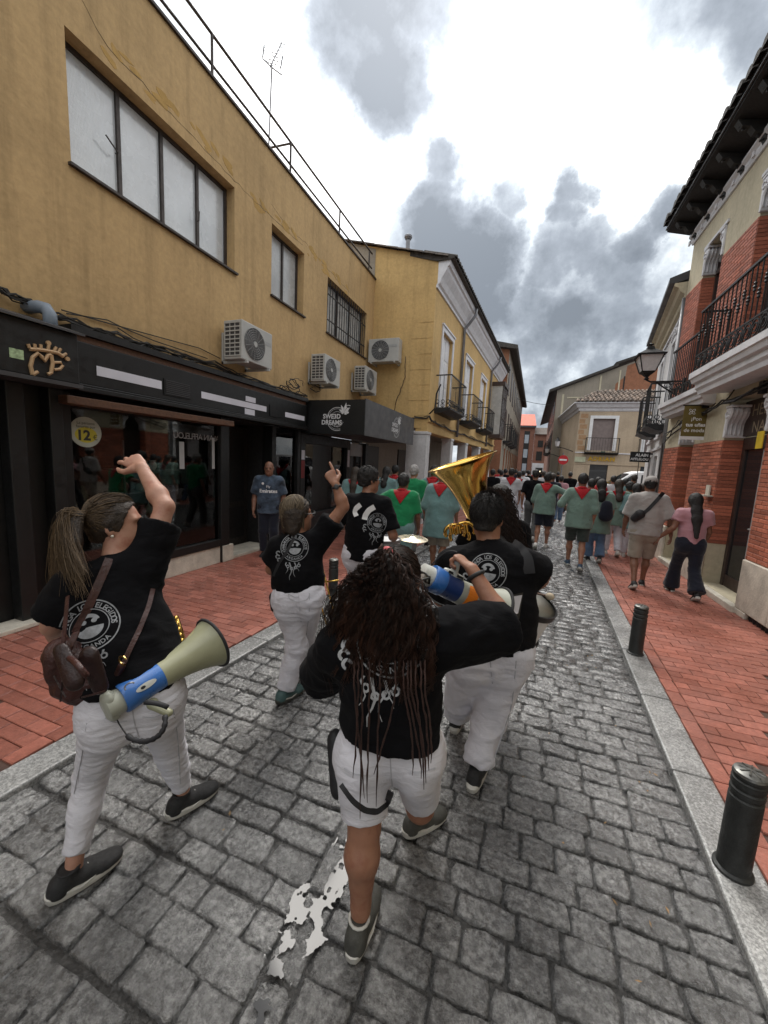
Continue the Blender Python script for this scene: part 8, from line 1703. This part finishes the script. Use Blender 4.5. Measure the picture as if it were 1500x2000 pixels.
def scarf(G, J, fr, back=True, m=None, big=1.):
    "red neckerchief: roll round the neck and a triangle on the back"
    o, f, r, k = fr; nk = np.array(J['neck']); root = G['root']; mb = MB()
    mb.tube([nk+(r*math.cos(a)*.078+f*(math.sin(a)*.078+.005))*k+V3(0, 0, -.005-.03*math.sin(a)) for a in np.linspace(0, 6.28, 17)[:-1]], .026*k, 7, closed=True); s1 = mb.build('neckerchief', m or M['red'], root, smooth=True)
    if back:
        mb = MB(); n = 7; vs = []; cl = G.get('shirt')
        for i in range(n+1):
            t = i/n; w = .135*k*(1-t)*big+.004; z = .02-.20*k*t*big
            for u_ in np.linspace(-1, 1, 7):
                p = nk+r*(u_*w)+V3(0, 0, z); hh = cl.hit(p-f*.5, f) if cl else (None,)
                q = np.array(hh[0])-f*(.012+.004*math.sin(5*u_+3*t)) if hh[0] is not None else p-f*.09*k
                vs.append(q)
        fs = [(i*7+j, i*7+j+1, (i+1)*7+j+1, (i+1)*7+j) for i in range(n) for j in range(6)]; mb.add(vs, fs); o_ = mb.build('triangle', m or M['red'], s1, smooth=True); md = o_.modifiers.new('solid', 'SOLIDIFY'); md.thickness = .004
def person(label, px, y, h, shirt, legs, skin, hair, shoe, face=0., stride=.45, ph=1, arm=None, scf=False, bulk=1., low=None, x=None, cap=None, group='people walking in the street', sole=None, armk=1., legk=1., hands=True, head=1., hfwd=None):
    J, fr = walker(px, y, h, face, stride, ph, arm=arm, x=x)
    if hfwd is not None: J['hfwd'] = np.array(hfwd, float)
    d = dict(low or LOW); sp = dict(d, label=label, group=group, skin=skin, bulk=bulk, arm=armk, leg=legk, head=head, shirt=shirt, legs=legs, shoe=shoe, sole=sole or M['sole_white'], hair=hair, cap=cap, face=d['h'] < .02)
    if hair and hair.get('end') is not None and len(hair['end']) == 3 and hair.get('rel', True):
        o, f, r, k = fr; e = hair['end']; hair['end'] = o+r*e[0]+f*e[1]+V3(0, 0, e[2]*h/1.65)
    if hands: sp['handl'] = dict(RELAX, n=fr[2], side=1); sp['handr'] = dict(RELAX, n=-fr[2], side=-1)
    rt, G = figure(J, sp)
    if scf: scarf(G, J, fr)
    return rt, G, J, fr
HS = lambda m='scalp_dark', **k: dict(dict(style='short', mat=M[m], th=.009, h=.010, freq=(48, 48, 48), amp=.009), **k)
HLONG = lambda m, e, re=.04: dict(style='long', mat=M[m], th=.012, h=.012, end=e, re=re)
# man with white straps (drum harness)
rt5, G5, J5, fr5 = person('man in black shirt with white harness straps over his shoulders', 714, 3.30, 1.74, TEE(M['tee_black'], .06, .85), LONG(M['white_drill']), M['skin_b'], HS(th=.012), M['shoe_white'], face=6, stride=.4, arm=dict(er=(.30, .02, 1.14), wr=(.20, .26, 1.05), el=(-.34, .02, 1.16), wl=(-.22, .24, 1.12)), low=dict(h=.012, hs=.010, hh=.005, hc=.010), armk=1.1, bulk=1.08, hfwd=V3(.6, .8, -.1))
crop_hair(rt5, G5['Q'], M['h_dark'], 1500, 14, .024)
for pts in (((697, 1008), (694, 1000), (697, 992), (705, 986)), ((712, 1015), (714, 1006), (721, 996), (732, 990))): strap_on(G5['shirt'], [at(x, y, 3.2) for x, y in pts], view, .05, .006, M['white_paint'], 'harness_strap', rt5)
lay_print(G5['shirt'], at(703, 1025, 2.9), G5['r'], G5['u'], G5['f'], emblem(.7), 'back_print', M['print'], rt5)
Q = G5['Q']; mb = MB(); mb.tube([Q(.08, .0, .0), Q(.076, .06, .0), Q(.066, .11, .0)], .004, 5); mb.tube([Q(.036+.026*math.cos(a), .112, -.006+.02*math.sin(a)) for a in np.linspace(0, 6.28, 11)[:-1]], .004, 5, closed=True); mb.build('glasses', M['black'], rt5)
cy = empty('cymbal', tuple(at(808, 1050, 3.9)), 'pale crash cymbal held level beyond the man with white straps', 'cymbal'); mb = MB(); mb.lathe([(.002, .03), (.03, .028), (.05, .012), (.165, .0), (.165, -.003), (.05, .008), (.002, .02)], at(806, 1052, 3.9), V3(.05, -.05, 1), n=36); mb.build('disc', pmat('cymbal_bronze', (.62, .56, .42), .3, metal=.8, var=.1), cy, smooth=True, auto=40); mb = MB(); mb.tube([at(806, 1050, 3.9), at(806, 1044, 3.9)], .012, 6); mb.build('knob', M['white_paint'], cy)
sn = empty('marching_snare', tuple(at(755, 1062, 3.6)), 'white marching snare in front of the man with white straps', 'drum'); mb = MB(); dc = at(748, 1072, 3.62); mb.lathe([(.17, -.1), (.17, .1)], dc, n=28); mb.build('shell', M['white_paint'], sn, smooth=True, auto=40); mb = MB(); mb.lathe([(.175, .085), (.18, .085), (.18, .115), (.17, .115)], dc, n=28, closed=True); mb.build('hoop', M['zinc'], sn)
# tuba player with dark curly hair
rt6, G6, J6, fr6 = person('woman with dark curly hair carrying the tuba in front of the big man', 975, 3.05, 1.66, TEE(M['tee_black']), LONG(M['white_drill']), M['skin_b'], HLONG('scalp_dark', (.06, -.14, 1.22), .075), M['shoe_black'], face=8, arm=dict(el=(-.30, .1, 1.15), wl=(-.2, .28, 1.2)))
g_ = np.random.default_rng(31); cs = []
for i in range(500):
    st = np.array(G6['Q'](g_.uniform(-.08, .08), g_.uniform(-.11, -.03), g_.uniform(-.05, .1))); e = at(1005+g_.normal(0, 12), 1075+g_.normal(0, 14), 2.9); P = bez(st, st+V3(.02, -.06, -.02)+g_.normal(0, .02, 3), lerp3(st, e, .6)+g_.normal(0, .03, 3), e, 16); a = np.linspace(0, 30, 16)+g_.uniform(0, 6); cs.append(P+.012*np.stack([np.cos(a), np.sin(a), 0*a], -1))
strands('hair_curls', cs, .004, .002, M['h_curl'], rt6, np.clip(g_.normal(.25, .15, 500), 0, 1))
# man in doorway, facing the street
rt7, G7, J7, fr7 = person('bald man in marbled dark blue football shirt standing in the shop doorway', 538, 5.62, 1.70, TEE(M['blueshirt'], .10, .85), LONG(M['navy']), M['skin_c'], None, M['shoe_black'], face=150, stride=.05, x=-4.22, bulk=1.15, low=dict(h=.014, hs=.010, hh=.006, hc=.013), group='people standing at the shops', armk=1.1)
vs, fs = text_polys('Fly', .06); lay_print(G7['shirt'], np.array(J7['chest'])+fr7[1]*.5+V3(0, 0, -.07), -fr7[2], V3(0, 0, 1), -fr7[1], (vs, fs), 'shirt_lettering', M['white_paint'], rt7)
vs, fs = text_polys('Emirates', .085, bold=.002); lay_print(G7['shirt'], np.array(J7['chest'])+fr7[1]*.5+V3(0, 0, -.155), -fr7[2], V3(0, 0, 1), -fr7[1], (vs, fs), 'shirt_lettering', M['white_paint'], rt7)
lay_print(G7['shirt'], np.array(J7['chest'])+fr7[1]*.5+fr7[2]*.09+V3(0, 0, .0), -fr7[2], V3(0, 0, 1), -fr7[1], ring_polys(0, .022, 12), 'shirt_crest', M['white_paint'], rt7)
Q = G7['Q']; s_ = Sdf(); s_.el(Q(0, -.045, .0), G7['R'], np.array([.082, .075, .06]), .02); s_.plane(Q(0, 0, .05), np.array(G7['R'][2])); s_.plane(Q(0, -.0, 0), np.array(G7['R'][1])); v, f = s_.mesh(.009); np_mesh('hair', v, f, M['scalp_grey'], rt7)
for x in (-.031, .031):
    s_ = Sdf(); s_.el(Q(x, .078, -.004), G7['R'], np.array([.012, .012, .009]), .01); v, f = s_.mesh(.004); np_mesh('eye', v, f, M['black'], rt7)
# couple on the right pavement
MIDP = dict(h=.013, hs=.014, hh=.0075, hc=.0135)
rt8, G8, J8, fr8 = person('man in grey cap, sand shirt and khaki shorts walking on the right pavement', 1272, 6.95, 1.77, TEE(M['grey_tee'], .08, .95, loose=.03), SHORT(M['khaki'], .98), M['skin_c'], HS(), M['shoe_black'], face=4, stride=.42, ph=-1, bulk=1.22, low=MIDP, cap=M['cap_grey'] if 'cap_grey' in M else fabric('grey_cap', (.30, .28, .265), .15), armk=1.12, arm=dict(er=(.30, -.03, 1.12), wr=(.34, .04, .88)))
strap_on(G8['shirt'], [at(x, y, 6.8) for x, y in ((1296, 962), (1282, 978), (1266, 995), (1248, 1010))], view, .05, .005, M['strap_black'], 'bag_strap', rt8)
s_ = Sdf(); s_.rc(at(1250, 1004, 6.82), at(1240, 1012, 6.85), .07, .06, .02); v, f = s_.mesh(.012); setp(np_mesh('sling_bag', v, f, M['strap_black'], None), 'small black sling bag at the left side of the man in grey cap', 'bag')
rt9, G9, J9, fr9 = person('woman in pink shirt and flared black trousers with long black hair on the right pavement', 1366, 6.80, 1.56, TEE(M['pink_tee'], .02, .55, loose=.008), dict(mat=M['navy'], len=1.99, loose=.006, rk=.062, ra=.105, amp=.006), M['skin_c'], HLONG('scalp_dark', (0, -.17, 1.0), .03), M['shoe_black'], face=0, stride=.55, ph=1, bulk=.98, low=MIDP, arm=dict(el=(-.27, -.02, 1.16), wl=(-.42, .06, .98)), legk=.98)
# red scarf crowd, near
person('man in turquoise smock with red neckerchief and dark shorts striding up the street', 1138, 7.75, 1.76, SM(M['smock_b']), SHORT(M['dk_green'], .9), M['skin_b'], HS(), M['shoe_blue'], face=3, stride=.55, ph=1, scf=True, low=MIDP, arm=dict(el=(-.32, -.05, 1.18), wl=(-.24, .18, 1.12), er=(.24, -.05, 1.12), wr=(.22, .02, .86)))
person('man in turquoise smock and black shorts with his arm round a neighbour', 1068, 9.3, 1.73, SM(M['smock_b'], .12), SHORT(M['navy'], .85), M['skin_b'], HS(), M['shoe_white'], face=8, stride=.4, ph=-1, scf=True, arm=dict(er=(.40, .05, 1.32), wr=(.62, .15, 1.40)))
person('man in black shirt and grey trousers left of the pointing smock wearer', 1044, 10.2, 1.78, TEE(M['tee_black']), LONG(M['grey_cloth']), M['skin_b'], HS(), M['shoe_white'], face=5, stride=.45)
person('man in white shirt with red neckerchief, farther up the street', 997, 11.2, 1.78, TEE(M['white_tee']), LONG(M['white_drill']), M['skin_b'], HS(), M['shoe_white'], stride=.3, scf=True)
rtA, GA, JA, frA = person('woman in green smock and jeans carrying a navy backpack', 1176, 8.5, 1.66, SM(M['smock_b'], .28, .9), dict(LONG(M['jeans']), ra=.085), M['skin_b'], HLONG('scalp_dark', (0, -.12, 1.40), .07), M['shoe_black'], stride=.25, scf=True)
s_ = Sdf(); c = at(1184, 998, 8.3); s_.rc(c+V3(0, 0, -.08), c+V3(0, 0, .10), .13, .10, .03, V3(0, 1, 0), .6); v, f = s_.mesh(.014); setp(np_mesh('backpack', v, f, M['navy'], None), 'navy backpack worn by the woman in green smock and jeans', 'backpack')
person('woman in green smock and white trousers with loose brown hair', 1210, 9.4, 1.66, SM(M['smock_b'], .2), LONG(M['white_drill']), M['skin_a'], HLONG('scalp_brown', (0, -.13, 1.25), .06), M['shoe_white'], stride=.35, scf=True)
person('person in grey trousers and green smock beside the man in grey cap', 1232, 9.9, 1.62, SM(M['smock_b'], .2), LONG(M['grey_tee']), M['skin_b'], HS(), M['shoe_black'], stride=.45, ph=-1)
person('person in green smock in front of the brick pier', 1246, 9.3, 1.60, SM(M['smock_a'], .2), LONG(M['white_drill']), M['skin_a'], HLONG('scalp_dark', (0, -.12, 1.3), .05), M['shoe_white'], stride=.3)
# left group
person('large man in turquoise smock with red neckerchief and pale shorts under the tuba bell', 862, 6.1, 1.74, SM(M['smock_a'], .30, 1.15), SHORT(M['khaki'], 1.0), M['skin_b'], HS(), M['shoe_white'], face=2, stride=.25, scf=True, bulk=1.12, low=MIDP)
person('man in green shirt with red scarf over his shoulder and turquoise trousers', 786, 5.3, 1.64, TEE(M['green_tee'], .0, .9), dict(LONG(M['smock_a']), loose=.03, ra=.09), M['skin_c'], HS(), M['shoe_white'], face=-5, stride=.35, scf=True, bulk=1.08, low=MIDP, arm=dict(el=(-.38, .06, 1.28), wl=(-.58, .2, 1.22)))
person('grey haired man in green shirt by the white pillar', 806, 6.9, 1.76, TEE(M['green_tee'], .04, .8), LONG(M['grey_cloth']), M['skin_a'], HS('scalp_grey'), M['shoe_white'], face=-5, stride=.3, low=MIDP)
person('person in turquoise smock with red neckerchief half hidden by the tuba', 845, 7.9, 1.76, SM(M['smock_a'], .3), LONG(M['navy']), M['skin_b'], HS(), M['shoe_black'], stride=.3, scf=True)
person('woman with dark hair in turquoise smock in the shade of the leaf shop', 752, 8.0, 1.68, SM(M['smock_a'], .2), LONG(M['navy']), M['skin_b'], HLONG('scalp_dark', (0, -.12, 1.25), .06), M['shoe_black'], stride=.3)
person('man with dark hair and red neckerchief in the shade of the leaf shop', 769, 8.8, 1.72, SM(M['smock_a'], .2), LONG(M['navy']), M['skin_b'], HS(), M['shoe_black'], stride=.3, scf=True)
person('woman with long light brown hair and red scarf beside the leaf shop window', 692, 6.9, 1.66, SM(M['smock_a'], .25), LONG(M['navy']), M['skin_a'], HLONG('scalp_brown', (0, -.13, 1.05), .06), M['shoe_black'], face=-10, stride=.3, scf=True)
# far crowd: colours differ, details fade
FAR = dict(h=.030, hs=.026, hh=.016, hc=.028)
far = [(960, 13, 1.72, 'tee_black', 'navy', 0), (977, 14.5, 1.70, 'white_tee', 'navy', 0), (985, 17, 1.75, 'tee_black', 'grey_cloth', 0), (1012, 13, 1.70, 'white_tee', 'white_drill', 1), (1020, 16, 1.72, 'white_tee', 'white_drill', 0), (1030, 19, 1.72, 'tee_black', 'navy', 0), (1078, 12.2, 1.70, 'navy', 'navy', 0), (1060, 15.5, 1.74, 'white_tee', 'jeans', 0), (1095, 14, 1.62, 'pink_tee', 'jeans', 0), (1112, 17, 1.75, 'tee_black', 'navy', 0), (1156, 9.8, 1.64, 'smock_b', 'jeans', 1), (1168, 12, 1.66, 'red', 'navy', 0), (1198, 12.5, 1.72, 'white_tee', 'navy', 0), (1222, 12.8, 1.66, 'smock_a', 'navy', 0), (1238, 13, 1.78, 'tee_black', 'navy', 0), (1258, 11, 1.58, 'tee_black', 'navy', 0), (1040, 22, 1.72, 'smock_b', 'navy', 1), (1005, 21, 1.72, 'navy', 'navy', 0), (1072, 20, 1.70, 'white_tee', 'navy', 0), (1088, 24, 1.70, 'tee_black', 'navy', 0), (972, 19, 1.70, 'red', 'navy', 0), (1142, 15, 1.70, 'white_tee', 'navy', 0), (1025, 27, 1.7, 'white_tee', 'navy', 0), (1055, 29, 1.7, 'tee_black', 'navy', 0), (1000, 25, 1.7, 'tee_black', 'navy', 0)]
wordc = dict(tee_black='black shirt', white_tee='white shirt', navy='navy clothes', pink_tee='pink shirt', smock_a='turquoise smock', smock_b='green smock', red='red top')
place = ['beyond the tuba bell', 'just right of the tuba bell', 'among the distant walkers left of the brick houses', 'left of the man in black shirt', 'near the middle of the far crowd', 'deep in the far crowd', 'behind the man with his arm out', 'under the far wall lantern', 'below the no-entry sign', 'below the beige corner', 'behind the striding man in turquoise smock', 'below the gold letters', 'in front of the white van', 'beside the white van bonnet', 'tallest of those before the white van', 'beside the grey cap', 'far up the street in a red scarf', 'far up the street left of centre', 'far up the street under the lantern', 'far up the street near the dark balconies', 'at the foot of the far left building', 'in front of the jeweller door', 'small and distant in mid street', 'tiny and distant under the end houses', 'tiny and distant beside the arcade']
for (px, y, h_, sh_, lg, sc), pl_ in zip(far, place):
    person('distant walker in '+wordc[sh_]+' '+pl_, px, y, h_, (SM(M[sh_]) if 'smock' in sh_ else TEE(M[sh_])), LONG(M[lg]), M['skin_b'], HS('scalp_dark' if rng.random() < .75 else 'scalp_brown', h=.02, amp=.002), None, stride=rng.uniform(.2, .5), ph=rng.choice((-1, 1)), scf=bool(sc), low=FAR, hands=False, group='distant walkers')
